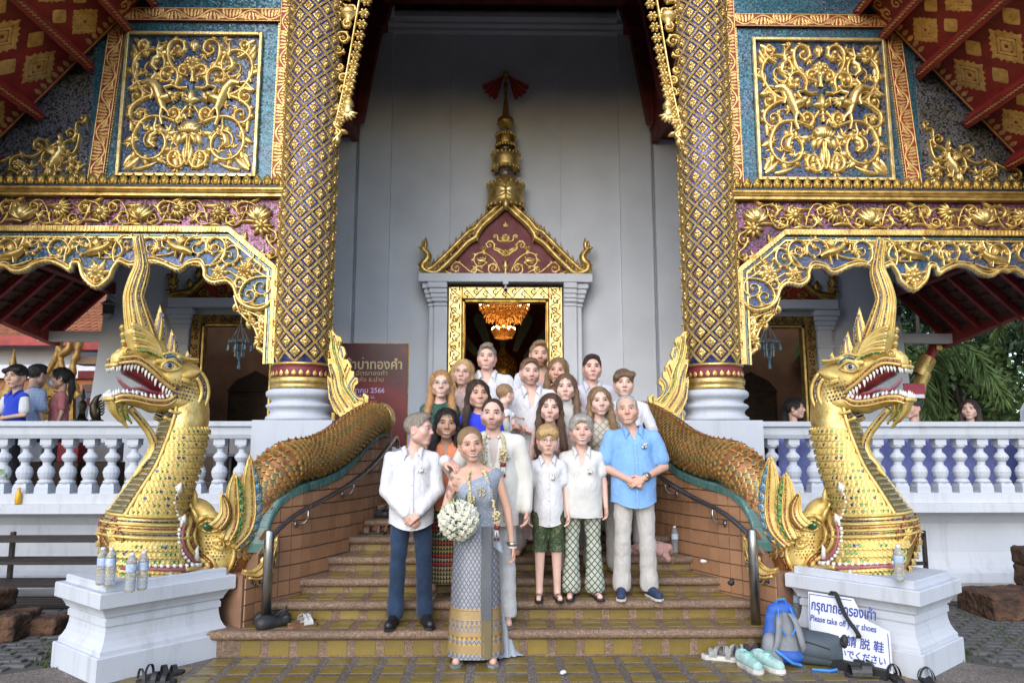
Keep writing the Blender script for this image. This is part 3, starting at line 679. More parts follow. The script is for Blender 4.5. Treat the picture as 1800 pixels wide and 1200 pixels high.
for i in range(150):  # ribs that break the gilded moulding
 u=i*.040
 if u<3.6:x,z=-6.58+u,3.775
 else:
  t=min(1,(u-3.6)/.62);x,z=lerp(-2.998,cham[2][0],t),lerp(3.775,cham[2][1],t)
  if t>=1:t2=(u-4.22)/.95;x,z=lerp(cham[2][0],cham[3][0],min(1,t2)),lerp(cham[2][1],cham[3][1],min(1,t2))
 if u<5.1:b.box(x-.006,x+.006,YF-.095,YF-.08,z-.024,z+.024)
stuff(b.build('moulding_ribs',GOLDP,fp))
# valance board of mosaic with scalloped gold hem
hem=[(0,472),(13,470),(30,480),(50,477),(67,467),(90,462),(113,470),(127,478),(130,467),(143,465),(147,480),(153,493),(173,508),(195,493),(200,480),(213,463),(233,470),(267,462),(290,467),(317,478),(333,468),(353,465),(362,477),(363,490),(377,500),(400,497),(413,507),(420,527),(433,540),(455,546),(472,540),(479,531)]
H=[vx(*p) for p in hem];Hs=spline(H,110)
ext=[(-2*H[0][0]*-1*-1*-1+0,0)]
xm=H[0][0];Hl=[(2*xm-x,z) for x,z in Hs[::-1] if 2*xm-x>-6.6]
HA=Hl[:-1]+[tuple(p) for p in Hs]
top=[vx(484,490),(-2.60,3.66),(-2.998,3.745),(HA[0][0],3.745)]
b=MB()  # board as a strip between hem and top
for i in range(len(HA)-1):
 (xa,za),(xb,zb)=HA[i],HA[i+1]
 def tz(x):return float(np.interp(x,[-7,-2.998,cham[2][0]],[3.745,3.745,cham[2][1]-.03]))
 ta,tb_=max(tz(xa),za+.01),max(tz(xb),zb+.01)
 b.add([(xa,YF-.022,za),(xb,YF-.022,zb),(xb,YF-.022,tb_),(xa,YF-.022,ta),(xa,YF+.05,za),(xb,YF+.05,zb),(xb,YF+.05,tb_),(xa,YF+.05,ta)],[(0,1,2,3),(7,6,5,4),(4,5,1,0)])
b.build('valance_board',BLUEM,fp)
b=MB();m1=lambda u,v,d:(u,YF-.023-d,v);b.relief([(x,z+.012) for x,z in HA],.026,.055,m1)
b.relief([(x,z+.052) for x,z in HA],.010,.03,m1);b.build('scalloped_hem',GOLDP,fp,True)
b=MB()
for i in range(0,len(HA)):b.dome((HA[i][0],HA[i][1]-.008),.014,.014,.05,m1,6)
stuff(b.build('hem_beads',GOLDP,fp))
def vs_(px,py,rpx,a0,tn,d,tpx,tpy,lv=5,wd_=.015):
 b=MB();c=vx(px,py);scroll(b,c,rpx*.006,a0,tn,d,wd_,.05,m1,lv,vx(tpx,tpy));b.build('scroll',GOLDP,fp,True)
for a in ((20,440,22,3.6,1.3,-1,62,458),(62,432,18,2.6,1.2,1,30,462),(105,440,20,.4,1.3,1,66,456),(148,436,22,3.0,1.3,-1,118,462),(200,440,18,.2,1.2,1,176,455),(228,430,17,2.8,1.2,-1,205,462),(268,436,20,3.4,1.3,-1,300,462),(300,430,16,.3,1.2,1,262,452),(350,436,22,3.2,1.3,-1,320,462),(380,436,20,-.2,1.3,1,340,468),(405,452,18,.5,1.2,-1,372,470),(452,470,15,2.0,1.2,1,440,440),(462,505,20,1.4,1.3,-1,448,468),(440,520,17,2.6,1.3,1,470,488),(425,500,12,.6,1.2,1,405,478),(-40,440,20,.4,1.3,1,-75,460),(-85,440,20,3.0,1.3,-1,-50,462)):vs_(*a)
for (px,py,r) in ((432,478,.085),(388,480,.07),(173,480,.10)):
 b=MB();c=vx(px,py);flower(b,c,r,.075,lambda u,v,d:m1(u,v,d+.01),9)
 for k in range(7):b.leaf(c,k*.9,r*1.7,.022,.4,.04,m1,4)
 b.build('lotus_flower',GOLDP,fp,True)
for (px,py,sg) in ((178,442,1),(318,440,-1),(28,450,1)):  # birds and hare
 b=MB();c=vx(px,py);mm=lambda u,v,d:m1(c[0]+sg*u,c[1]+v,d+.015)
 b.relief([(-.15,-.05),(-.07,-.01),(.02,.01),(.09,.05),(.12,.09)],[.02,.05,.058,.035,.028],.075,mm);b.dome((.135,.10),.036,.03,.08,mm)
 for k in range(4):b.leaf((.0,.03),2.3-.2*k,.14,.022,.5,.06,mm,4)
 b.leaf((.16,.10),-.3,.05,.012,0,.05,mm,3);b.relief([(.02,-.03),(.03,-.09)],.011,.05,mm);b.build('carved_animal',GOLD,fp,True)
# open floral bracket under the valance beside the column
def spray(name,P,parent,m_=GOLDP,wd_=.017,yo=0):
 b=MB();mm=lambda u,v,d:(u,YF+.02-d+yo,v)
 P3=spline([vx(*p) for p in P],26);b.relief([tuple(p) for p in P3],wd_,.045,mm);b.relief([tuple(p) for p in P3][::-1],wd_,-.03,mm)
 for i in range(2,25,3):
  sg=1 if i%2 else -1;a=math.atan2(P3[i+1][1]-P3[i][1],P3[i+1][0]-P3[i][0]) if i<25 else 0
  b.leaf(tuple(P3[i]),a+sg*.9,.10,.024,-sg*.8,.05,mm,4)
 return b,mm,P3,b.build(name,m_,parent,True)
spray('vine',[(412,520),(420,545),(432,560),(447,575),(455,600),(452,612),(462,613),(474,600)],fp)
spray('vine',[(430,545),(448,552),(462,562),(470,585),(474,605),(477,628)],fp)
spray('vine',[(478,548),(466,556),(456,572),(466,588)],fp)
for px,py,r in ((424,545,.055),(441,566,.06),(456,596,.06),(465,570,.04),(470,612,.045)):
 b=MB();c=vx(px,py);flower(b,c,r,.07,lambda u,v,d:(u,YF+.015-d,v),7);flower(b,c,r,-.04,lambda u,v,d:(u,YF+.015-d,v),7);b.build('carved_blossom',GOLDP,fp,True)
# upper soffit of the front roof: red boards with gold stencils between purlins
def sof(t,y):return Vector((lerp(-4.05,-6.6,t),y,lerp(6.50,3.52,t)))
b=MB();b.prism([(-4.05,6.50),(-6.6,3.52),(-6.7,3.60),(-4.05,6.68)],5.9,YF-.05);b.build('soffit_board',RED,fp)
b=MB();b.prism([(-4.05,6.70),(-6.75,3.56),(-6.85,3.66),(-4.05,6.85)],5.7,7.84);b.build('roof_tiles',mat('orange_roof_tile',(.42,.15,.06),.6,0,(.30,.10,.04),3),fp)
sl_=math.hypot(2.55,2.98);ux,uz=-2.55/sl_,-2.98/sl_;nx,nz=uz*-1*-1,-ux*-1*-1
def smap(u,v,d):  # u down the slope, v towards the camera (from the wall)
 return (-4.05+ux*u+(-.76)*-d*-1,YF-.05-v,6.50+uz*u-.65*d)
def smap(u,v,d):return (-4.05+ux*u+(-uz)*-1*d*-1*-1*0+.0-d*.76*-0,YF-.05-v,6.50+uz*u-d)
PUR=[.02,.42,1.02,1.78,2.42,3.1]
for t in PUR:
 b=MB();x,z=-4.05+ux*t,6.50+uz*t
 R=[]
 for yy in (YF-.03,5.9):R.append([(x-.045*ux+.0,yy,z-.045*uz),(x-.045*ux+.11,yy,z-.045*uz-.13),(x+.045*ux+.11,yy,z+.045*uz-.13),(x+.045*ux,yy,z+.045*uz)])
 b.rings(R);pu=b.build('purlin',RED,fp);b=MB()
 for i in range(34):  # gold dots along the purlin's lower face
  y_=YF-.1-i*.052;cx_,cz_=x+.11,z-.132
  b.box(cx_-.030,cx_+.030,y_-.012,y_+.012,cz_-.004,cz_+.003)
 b.build('stencil_dots',STENCIL,pu)
def diamond(b,cu,cv,ru,rv):
 for s_ in (1,.62,.3):
  mmp=lambda u,v,d:smap(u,v,.003+d)
  P=[(cu+ru*s_*math.cos(a)*1.0,cv+rv*s_*math.sin(a)) for a in (0,PI/2,PI,3*PI/2,2*PI)]
  Q=[]
  for i in range(4):
   for k in range(6):Q.append((lerp(P[i][0],P[i+1][0],k/6),lerp(P[i][1],P[i+1][1],k/6)))
  Q.append(Q[0]);b.relief(Q,.028*s_ if s_>.5 else .02,.004,mmp)
 for k in range(16):
  a=2*PI*k/16;f=1/(abs(math.cos(a))+abs(math.sin(a)));b.leaf((cu+ru*f*math.cos(a)*.95,cv+rv*f*math.sin(a)*.95),a,.05*ru/.25+.02,.02,.3,.004,lambda u,v,d:smap(u,v,.003+d),3)
for i in range(len(PUR)-1):
 uc=(PUR[i]+PUR[i+1])/2;hw_=(PUR[i+1]-PUR[i])/2-.06
 if hw_<.18:
  b=MB()
  for k in range(9):
   for e in (-.5,.5):scroll(b,(uc+e*hw_,.12+k*.19),.075,k,1.2,1 if k%2 else -1,.012,.004,lambda u,v,d:smap(u,v,.003+d),3)
  b.build('fretwork',STENCIL,fp);continue
 for j in range(3):
  b=MB();cv=.34+j*.58;diamond(b,uc,cv,hw_*.62,.17)
  for e in (-1,1):diamond(b,uc+e*hw_*.62,cv+.28,hw_*.26,.075)
  b.build('stencil_diamond',STENCIL,fp)
 b=MB()
 for k in range(int(hw_*2/.085)):b.leaf((PUR[i]+.08+k*.085,.06),PI/2,.11,.022,.0,.004,lambda u,v,d:smap(u,v,.003+d),3)
 b.relief([(PUR[i]+.05,.03),(PUR[i+1]-.05,.03)],.012,.004,lambda u,v,d:smap(u,v,.003+d));b.build('stencil_border',STENCIL,fp)
# bargeboard with silver-gold scales at the roof's front edge
b=MB();b.prism([(-4.0,6.78),(-4.0,6.46),(-6.7,3.34),(-6.95,3.62)],5.62,5.70);b.build('bargeboard',REDG if False else RED,fp)
b=MB();bm_=lambda u,v,d:(-4.0+ux*u+.76*v*-1,5.62-d,6.62+uz*u+.65*v)
for i in range(40):
 for j in range(3):b.dome((i*.095+(j%2)*.047,-.03-.06*j+.06),.055,.045,.02,bm_,8)
 if i%4==0:b.leaf((i*.095,-.16),-1.2,.2,.05,-.9,.03,bm_)
stuff(b.build('silver_scales',mat('silver_gilt',(.72,.68,.50),.4,.7,(.45,.40,.24),20),fp))
FACADE=mirror_tree(fp,'right carved temple front with gold scrollwork over blue mirror mosaic')
# long carved brackets on the inner side of each column
bk=thing('column_bracket','long pierced gold bracket hanging inside the left column','bracket',(-1.8,7.8,6))
b=MB();A=[vx(592,-30),vx(577,270)]
R=[[(A[i][0]-.032,YF-.06,A[i][1]),(A[i][0]+.032,YF-.06,A[i][1]),(A[i][0]+.032,YF+.03,A[i][1]),(A[i][0]-.032,YF+.03,A[i][1])] for i in (0,1)]
b.rings(R[::-1]);b.build('edge_strip',GOLDP,bk)
for i in range(24):
 t=i/24;x,z=lerp(A[0][0],A[1][0],t),lerp(A[0][1],A[1][1],t);c=MB();c.bev(x-.016,x+.016,YF-.068,YF-.058,z-.055,z+.005,.003);c.build('mirror_chip',CYAN if i%3 else NAVYG,bk)
E2=[vx(638,-30),vx(626,40),(vx(612,120)),vx(600,180),vx(590,220),vx(584,250)]
b=MB();mb_=lambda u,v,d:(u,YF-.02-d,v);b.relief([tuple(p) for p in spline(E2,20)],.014,.03,mb_);b.relief([tuple(p) for p in spline(E2,20)][::-1],.014,-.03,mb_);b.build('inner_rib',GOLDP,bk,True)
b=MB();E3=spline([vx(652,-30),vx(640,30),vx(628,90),vx(618,140),vx(610,175),vx(598,215)],17)
for p in E3:b=MB();flower(b,tuple(p),.062,.05,mb_,6);flower(b,tuple(p),.062,-.03,mb_,6);b.build('bud',GOLDP,bk,True)
for (px,py,r,a0,d) in ((612,-10,15,2,1),(604,70,12,3,-1),(612,45,9,1,1),(598,120,9,2,1),(606,160,8,4,-1),(592,190,7,2,1),(596,90,9,0,-1),(620,20,9,4,-1),(600,20,11,1.2,-1),(604,140,8,.5,1)):
 b=MB();scroll(b,vx(px,py),r*.0065,a0,1.3,d,.016,.035,mb_,4);scroll(b,vx(px,py),r*.0065,a0,1.3,d,.016,-.03,mb_,2);b.build('scroll',GOLD,bk,True)
b=MB();c=vx(613,30);b.lathe([(.03,c[1]-.11),(.05,c[1]-.10),(.03,c[1]-.06),(.09,c[1]),(.10,c[1]+.04),(.06,c[1]+.08)],(c[0],YF-.02),12);b.build('carved_vase',GOLDP,bk,True)
b=MB();c=vx(613,190);b.lathe([(.015,c[1]-.12),(.05,c[1]-.08),(.055,c[1]-.04),(.03,c[1]),(.06,c[1]+.02),(.055,c[1]+.06),(.03,c[1]+.09),(.02,c[1]+.14),(.004,c[1]+.26)],(c[0],YF-.02),10)
for k in range(5):b.leaf((c[0],c[1]-.06),-2.4+.5*k,.11,.022,.7,.04,mb_)
b.build('pendant_figure',GOLDP,bk,True)
spray('vine',[(584,205),(590,225),(600,235),(592,245),(583,255)],bk,GOLDP,.02,-.04)
mirror_tree(bk,'long pierced gold bracket hanging inside the right column')
# ================================================================ temple hall: wall, portal, side doors, roofs, interior
YW=12.0;FL=1.016
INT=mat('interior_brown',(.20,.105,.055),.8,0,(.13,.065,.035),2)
hall=thing('temple_hall','tall grey-white plaster temple wall with shallow pilasters behind the wedding group','wall',(0,12,1))
def wbox(name,x0,x1,z0,z1,y0,y1,m_=WHITE,par=None,bv=.008):
 b=MB();b.bev(x0,x1,y0,y1,z0,z1,bv);return b.build(name,m_,par or hall)
wbox('wall_panel',-3.3,-.93,FL,9.0,YW,YW+.30);wbox('wall_panel',.93,3.3,FL,9.0,YW,YW+.30);wbox('wall_panel',-.929,.929,4.03,9.0,YW,YW+.30)
for sx in (-1,1):
 a,c=sorted((sx*1.925,sx*2.46));wbox('pilaster',a,c,FL,8.60,YW-.09,YW-.001)
 a,c=sorted((sx*2.50,sx*3.2));wbox('outer_pier',a,c,FL,7.4,YW-.16,YW-.002)
 a,c=sorted((sx*3.301,sx*3.62));wbox('side_wall',a,c,FL,4.9,YW,YW+.3)
 a,c=sorted((sx*3.62,sx*5.08));wbox('side_wall_head',a,c,3.58,4.9,YW,YW+.3)
 b=MB();p=[(sx*5.081,FL),(sx*6.70,FL),(sx*6.66,1.86),(sx*6.42,4.9),(sx*5.081,4.9)];b.prism(p if sx>0 else p[::-1],YW-.05,YW+.3);b.build('corner_wall',WHITE,hall)
long('cornice',[(YW-.02,8.52),(YW-.14,8.53),(YW-.14,8.58),(YW-.19,8.62),(YW-.19,8.66),(YW-.25,8.72),(YW-.25,8.80),(YW-.02,8.81)][::-1],-2.2,2.2,WHITE,hall)
for sx in (-1,1):
 a,c=sorted((sx*1.9,sx*2.55));long('cornice_return',[(YW-.10,8.60),(YW-.24,8.61),(YW-.24,8.68),(YW-.33,8.80),(YW-.33,8.90),(YW-.10,8.91)][::-1],a,c,WHITE,hall)
# porch roof and gable over the middle bay (keeps the upper wall in shade)
por=thing('porch_roof','dark red wooden porch ceiling and beams over the temple entrance','roof',(0,10,9))
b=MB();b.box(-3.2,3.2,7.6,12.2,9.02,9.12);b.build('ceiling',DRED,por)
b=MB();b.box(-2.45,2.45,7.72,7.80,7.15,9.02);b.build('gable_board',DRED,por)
b=MB();b.prism([(-.45,7.15),(-.12,6.75),(0,6.475),(.12,6.75),(.45,7.15)],7.66,7.715);b.build('gable_pendant',GOLDP,por)
for sx in (-1,1):
 a,c=sorted((sx*2.46,sx*2.56));b=MB();b.box(a,c,7.85,11.83,6.5,9.015);b.build('side_boarding',DRED,por)
 for y in (8.6,9.6,10.6,11.55):
  b=MB();P=[(sx*2.45,6.75),(sx*2.45,9.0),(sx*1.85,9.0),(sx*2.10,8.3),(sx*2.28,7.2),(sx*2.35,6.78)];b.prism(P if sx<0 else P[::-1],y,y+.16);b.build('roof_bracket',DRED,por)
 a,c=sorted((sx*2.0,sx*2.44));b=MB();b.box(a,c,11.5,11.74,8.4,9.0);b.build('beam_end',DRED,por)
for y in (8.4,9.4,10.4,11.4):b=MB();b.bev(-2.44,2.44,y,y+.16,8.82,9.01);b.build('ceiling_beam',DRED,por)
mr=thing('shade_roof','unseen steep roof added above the porch to shade the temple wall','roof',(0,9,9))  # out of view, added to block the sky and darken the upper wall
for sx in (-1,1):
 b=MB();P=[(sx*4.08,6.62),(sx*4.08,6.80),(sx*2.2,9.3),(0,12.1),(0,11.9),(sx*2.1,9.14)];b.prism(P if sx<0 else P[::-1],5.75,13.2);b.build('roof_slope',DRED,mr)
# ---------------------------------------------------------------- portal
YP=11.80
door=thing('temple_doorway','gilded temple doorway with white pilasters, maroon pediment and tall spire','doorway',(0,11.8,1))
wbox('lintel',-1.40,1.40,4.075,4.215,YP-.20,YW-.001,WHITE,door)
for sx in (-1,1):
 for x0,x1,dy in ((.935,1.15,0),(1.151,1.235,.06)):
  a,c=sorted((sx*x0,sx*x1));wbox('pilaster',a,c,FL,3.70,YP-.09+dy,YW-.001,WHITE,door)
  for q,(z0,z1,e) in enumerate(((3.70,3.745,.02),(3.745,3.77,.0),(3.77,3.83,.035),(3.83,3.90,.055),(3.90,3.98,.075),(3.98,4.073,.105))):
   wbox('capital_moulding',a-(e if (sx<0)==(x0<1) or x0>1 else 0)-.0,c+(e if (sx>0) or x0>1 else 0)*(0 if x0<1 else 1),z0,z1-.002,YP-.09+dy-e,YW-.002,WHITE,door,.01)
frm=[]
for nm,a in (('s',(-.925,-.70,FL,4.03)),('s',(.70,.925,FL,4.03)),('t',(-.699,.699,3.83,4.03))):
 b=MB();b.bev(a[0],a[1],YP-.03,YW+.02,a[2],a[3],.012);f=b.build('gold_door_frame',GOLDP,door);c=MB()
 m1=lambda u,v,d:(u,YP-.032-d,v)
 BLK=mat('engraved_black',(.02,.014,.008),.6)
 if nm=='s':
  xm=(a[0]+a[1])/2;zs=np.arange(FL+.1,3.95,.155)
  for i,z in enumerate(zs):
   sg=1 if i%2 else -1;scroll(c,(xm+sg*.012,z+.05),.055,sg*1.5,1.2,sg,.0065,.003,m1,3);c.relief([(xm-sg*.085,z-.04),(xm,z+.02),(xm+sg*.085,z+.11)],.006,.003,m1)
   for k in range(3):c.leaf((xm-sg*.06,z+.06+.03*k),PI/2+sg*.6,.05,.008,-sg,.003,m1,3)
 else:
  for i,x in enumerate(np.arange(-.62,.66,.155)):
   sg=1 if i%2 else -1;scroll(c,(x,3.93+sg*.01),.052,sg,1.2,sg,.0065,.003,m1,3);c.relief([(x-.04,3.93-sg*.085),(x+.03,3.93),(x+.11,3.93+sg*.085)],.006,.003,m1)
 stuff(c.build('engraving',BLK,f))
wbox('inner_bead',-.699,-.66,FL,3.80,YP+.02,YW,GOLDD,door);wbox('inner_bead',.66,.699,FL,3.80,YP+.02,YW,GOLDD,door);wbox('inner_bead',-.659,.659,3.785,3.829,YP+.02,YW,GOLDD,door)
# pediment
b=MB();b.prism([(-1.22,4.218),(1.22,4.218),(.70,4.78),(.22,5.20),(0,5.42),(-.22,5.20),(-.70,4.78)],YP-.02,YW);b.build('maroon_tympanum',MAROON,door)
def mz(u,v,d):return (u,YP-.021-d,v)
for sg in (1,-1):
 ms=(lambda sg:lambda u,v,d:mz(sg*u,v,d))(sg)
 for c,R_,a0,tn,d,tl,lv in (((.40,4.46),.145,2.4,1.4,-1,(.10,4.28),5),((.80,4.34),.10,2.6,1.3,-1,(.55,4.26),5),((.20,4.34),.075,0,1.2,1,(.03,4.25),3),((.26,4.72),.08,3.6,1.2,-1,(.10,4.62),4),((.52,4.30),.06,1.6,1.2,1,(.36,4.26),3),((1.02,4.27),.04,2.6,1.0,-1,(.88,4.25),2),((.17,4.86),.045,3.6,1.0,-1,(.05,4.78),2)):
  b=MB();scroll(b,c,R_,a0,tn,d,.019,.03,ms,lv+1,tl);b.build('scroll',GOLDP,door,True)
 b=MB();flower(b,(.36,4.66),.06,.05,ms,6);b.build('carved_blossom',GOLDP,door,True)
 b=MB();b.relief([(.30,4.43),(.36,4.46),(.42,4.45),(.47,4.50)],[.012,.045,.05,.015],.05,ms);b.dome((.32,4.52),.026,.022,.05,ms);b.relief([(.33,4.47),(.32,4.51)],.014,.04,ms);b.build('carved_bird',GOLDP,door,True)
 b=MB();b.leaf((.05,4.55),.9,.22,.02,-.8,.03,ms);b.leaf((.05,4.63),.3,.16,.028,.3,.03,ms);b.build('carved_leaves',GOLDP,door,True)
for c_,r_,n_ in (((0,4.84),.085,12),((0,4.585),.075,8)):b=MB();flower(b,c_,r_,.05,mz,n_);b.build('carved_blossom',GOLDP,door,True)
b=MB();b.leaf((0,5.02),PI/2,.12,.03,0,.04,mz);b.leaf((0,5.02),PI/2+.8,.09,.02,-.8,.03,mz);b.leaf((0,5.02),PI/2-.8,.09,.02,.8,.03,mz);b.build('carved_leaves',GOLDP,door,True)
b=MB();b.lathe([(.035,4.225),(.045,4.25),(.02,4.28),(.055,4.34),(.06,4.38),(.03,4.42),(.045,4.45)],(0,YP-.05),12);b.build('carved_vase',GOLDP,door,True)
# naga bargeboards of the pediment
for sg in (1,-1):
 ms=(lambda sg:lambda u,v,d:(sg*u,YP-.10-d,v))(sg)
 hi=[(.02,5.46),(.22,5.27),(.40,5.10),(.50,4.97),(.60,4.92),(.80,4.71),(1.02,4.48),(1.18,4.33),(1.26,4.28)]
 lo=[(.02,5.36),(.20,5.19),(.36,5.04),(.46,4.90),(.50,4.82),(.62,4.74),(.80,4.54),(1.0,4.34),(1.10,4.25),(1.2,4.24)]
 for nm,P,wd_ in (('upper_bargeboard',hi,.044),('lower_bargeboard',lo,.050)):
  P3=[tuple(p) for p in spline(P,40)];b=MB();b.relief(P3,wd_,.06,ms);b.relief([(x,z) for x,z in P3],wd_*.9,-.10,ms);bo=b.build(nm,GOLD,door,True)
  b=MB()
  for i in range(2,38,2):b.dome((P3[i][0],P3[i][1]),.020,.013,.066,ms,6)
  stuff(b.build('mirror_studs',mat('pale_mirror_glass',(.35,.55,.55),.1,.5,(.2,.4,.5),30),bo))
 b=MB()
 Pm=spline([lerp(np.array(hi[i]),np.array(lo[min(i,8)]),.5) for i in range(9)],16)
 for i in range(2,15):b.dome(tuple(Pm[i]),.022,.03,.05,ms,6)
 stuff(b.build('bead_row',GOLDP,door,True))
 Pt=spline(hi,19)
 for i in range(1,18):
  b=MB();x,z=Pt[i][0]+.03,Pt[i][1]+.035;b.dome((x,z),.026,.03,.05,ms,8);b.dome((x,z),.026,.03,-.05,ms,8);b.leaf((x,z+.02),PI/2,.05,.012,0,.03,ms,3);b.build('crest_bud',GOLD,door,True)
 b=MB();P=[(1.10,4.25),(1.24,4.25),(1.33,4.30),(1.34,4.38),(1.27,4.45),(1.26,4.54),(1.32,4.62),(1.35,4.68),(1.345,4.78)]
 Ps=[tuple(p) for p in spline(P,26)];wd_=[.03+.035*math.sin(PI*min(1,i/22)) if i<20 else .05*(26-i)/6 for i in range(26)]
 b.relief(Ps,wd_,.075,ms);b.relief(Ps,wd_,-.06,ms)
 for i in range(6,24,3):b.leaf(Ps[i],-.3,.09,.02,1.2,.05,ms,4);b.leaf(Ps[i],PI+.3,.07,.02,-1.2,.05,ms,4)
 b.leaf((1.30,4.62),PI/2,.22,.03,.1,.05,ms);b.build('serpent_finial',GOLD,door,True)
b=MB();b.relief([(.46,4.90),(.47,4.82),(.44,4.74)],[.03,.03,.004],.06,lambda u,v,d:(u,YP-.10-d,v));b.relief([(-.46,4.90),(-.47,4.82),(-.44,4.74)],[.03,.03,.004],.06,lambda u,v,d:(u,YP-.10-d,v));b.build('bargeboard_drop',GOLD,door,True)
# spire: stacked crown tiers
def tier(zb,zt,r,nm='spire_tier'):
 b=MB();h=zt-zb;b.lathe([(r*.8,zb),(r*.98,zb+.01),(r,zb+h*.2),(r*.97,zb+h*.45),(r,zb+h*.72),(r*.9,zb+h*.78),(r*.62,zb+h*.92),(r*.5,zt)],(0,YP-.02),28);tt=b.build(nm,GOLDD if r<.2 else GOLD,door,True)
 for zz,up in ((zb+.01,-1),(zb+h*.72,1)):
  c=MB()
  for k in range(22):
   a=2*PI*k/22;c.ball((r*1.0*math.sin(a),YP-.02-r*1.0*math.cos(a),zz+up*.012),(.022,.022,.034),6,4)
  stuff(c.build('petal_ring',GOLD,tt,True))
 return tt
t1=tier(5.36,5.86,.31);tier(6.02,6.34,.235);tier(6.42,6.66,.165)
b=MB();m3=lambda u,v,d:(u,YP-.02-math.sqrt(max(0,.31**2-u*u))-d,v)
for sg in (1,-1):b.leaf((0,5.57),PI/2+sg*1.4,.2,.05,-sg*.5,.02,m3);b.leaf((0,5.53),PI/2+sg*1.9,.17,.03,sg*.5,.02,m3)
b.build('crown_leaves',GOLDP,t1,True)
b=MB();b.lathe([(.02,5.20),(.045,5.26),(.05,5.30),(.03,5.36),(.012,5.45),(.008,5.66)],(0,YP-.40),12);b.build('drop_pendant',GOLD,door,True)
for z0,z1,r in ((5.84,6.04,.13),(6.32,6.44,.10),(6.64,6.76,.055)):
 b=MB();b.lathe([(r,z0),(r*.9,(z0+z1)/2),(r,z1)],(0,YP-.02),16);b.build('mirror_neck',NAVYG,door,True)
b=MB();b.lathe([(.06,6.72),(.08,6.76),(.145,6.80),(.14,6.88),(.10,6.92),(.07,6.93),(.05,6.96),(.062,7.0),(.045,7.03),(.055,7.06),(.04,7.09),(.048,7.12),(.036,7.15),(.042,7.18),(.03,7.2),(.034,7.23),(.022,7.27),(.03,7.45),(.036,7.5),(.022,7.58),(.024,7.64),(.05,7.67),(.052,7.71),(.02,7.755)],(0,YP-.02),14);b.build('spire_tip',GOLDD,door,True)
for sg in (1,-1):
 b=MB();n=8
 for k in range(n):  # pleated red banner
  f=k/n;f2=(k+1)/n;A0=(sg*.03,7.66)
  def pt(f,r):a=lerp(-1.28,-.42,f);return (A0[0]+sg*r*math.cos(a)*.92,A0[1]+r*math.sin(a)*1.0)
  r0,r1=(.46 if k%2 else .43),(.46 if (k+1)%2 else .43);dy0,dy1=(.02 if k%2 else -.01),(.02 if (k+1)%2 else -.01)
  p,q=pt(f,r0),pt(f2,r1);yb=YP-.06
  b.add([(A0[0],yb,A0[1]),(p[0],yb+dy0,p[1]),(q[0],yb+dy1,q[1]),(A0[0],yb+.02,A0[1]),(p[0],yb+dy0+.02,p[1]),(q[0],yb+dy1+.02,q[1])],[(0,1,2),(5,4,3),(1,4,5,2),(0,3,4,1),(2,5,3,0)])
 b.build('red_banner',RED,door)
# security camera under the lintel
sc_=thing('security_camera','small white security camera hung under the door lintel','camera',(0,11.6,4.05))
b=MB();b.bev(-.045,.045,YP-.23,YP-.14,4.03,4.072);b.tube([(0,YP-.19,4.03),(0,YP-.20,3.99)],.012);b.build('mount',WHITE,sc_)
b=MB();b.tube([(0,YP-.17,3.99),(0,YP-.27,3.93)],[.026,.032],12);b.build('camera_body',WHITE,sc_,True);b=MB();b.tube([(0,YP-.268,3.931),(0,YP-.278,3.925)],.024,12);b.build('lens',DARK,sc_)
# ---------------------------------------------------------------- side doors
sdr=thing('side_doorway','left side doorway with engraved gold frame and red pediment behind the serpent horn','doorway',(-4.35,11.9,1))
wbox('lintel',-5.42,-3.28,3.68,3.83,YW-.26,YW-.001,WHITE,sdr)
wbox('pilaster',-5.34,-5.10,FL,3.35,YW-.14,YW-.051,WHITE,sdr)
for z0,z1,e in ((3.05,3.10,.03),(3.12,3.16,.02),(3.35,3.42,.03),(3.42,3.50,.06),(3.50,3.58,.09),(3.58,3.678,.13)):wbox('capital_moulding',-5.34-e,-5.10+e*.4,z0,z1-.002,YW-.14-e*.5,YW-.052,WHITE,sdr,.01)
for a in ((-5.08,-4.93,FL,3.58),(-3.77,-3.62,FL,3.58),(-4.929,-3.771,3.44,3.58)):
 b=MB();b.bev(a[0],a[1],YW-.10,YW+.1,a[2],a[3],.01);f=b.build('engraved_frame',mat('old_gold_board',(.32,.19,.05),.5,.4,(.16,.09,.02),14,.4,40),sdr);c=MB();m1=lambda u,v,d:(u,YW-.102-d,v)
 if a[1]-a[0]<.3:
  for i,z in enumerate(np.arange(FL+.1,3.5,.13)):scroll(c,((a[0]+a[1])/2,z),.05,i,1.2,1 if i%2 else -1,.008,.004,m1,3)
 else:
  for i,x in enumerate(np.arange(a[0]+.08,a[1],.13)):scroll(c,(x,3.51),.05,i,1.2,1 if i%2 else -1,.008,.004,m1,3)
 stuff(c.build('engraving',DARK,f))
for a in ((-4.925,-4.885,FL,3.40),(-3.815,-3.775,FL,3.40),(-4.884,-3.816,3.40,3.437)):wbox('gold_inner_bead',*a,YW-.06,YW+.1,GOLD,sdr)
b=MB();b.prism([(-5.25,3.832),(-3.40,3.832),(-4.30,5.0)],YW-.08,YW-.003);b.build('red_tympanum',RED,sdr)
b=MB();m1=lambda u,v,d:(u,YW-.12-d,v);b.relief([(-5.42,3.90),(-5.1,3.95),(-4.7,4.38),(-4.3,4.9)],.07,.07,m1);b.build('bargeboard',GOLDD,sdr,True)
b=MB();P=[tuple(p) for p in spline([(-5.15,3.90),(-5.32,3.86),(-5.42,3.93),(-5.38,4.05),(-5.42,4.18),(-5.44,4.30)],16)];b.relief(P,[.05+.03*math.sin(i*.6) if i<13 else .02*(17-i)/4 for i in range(16)],.08,m1)
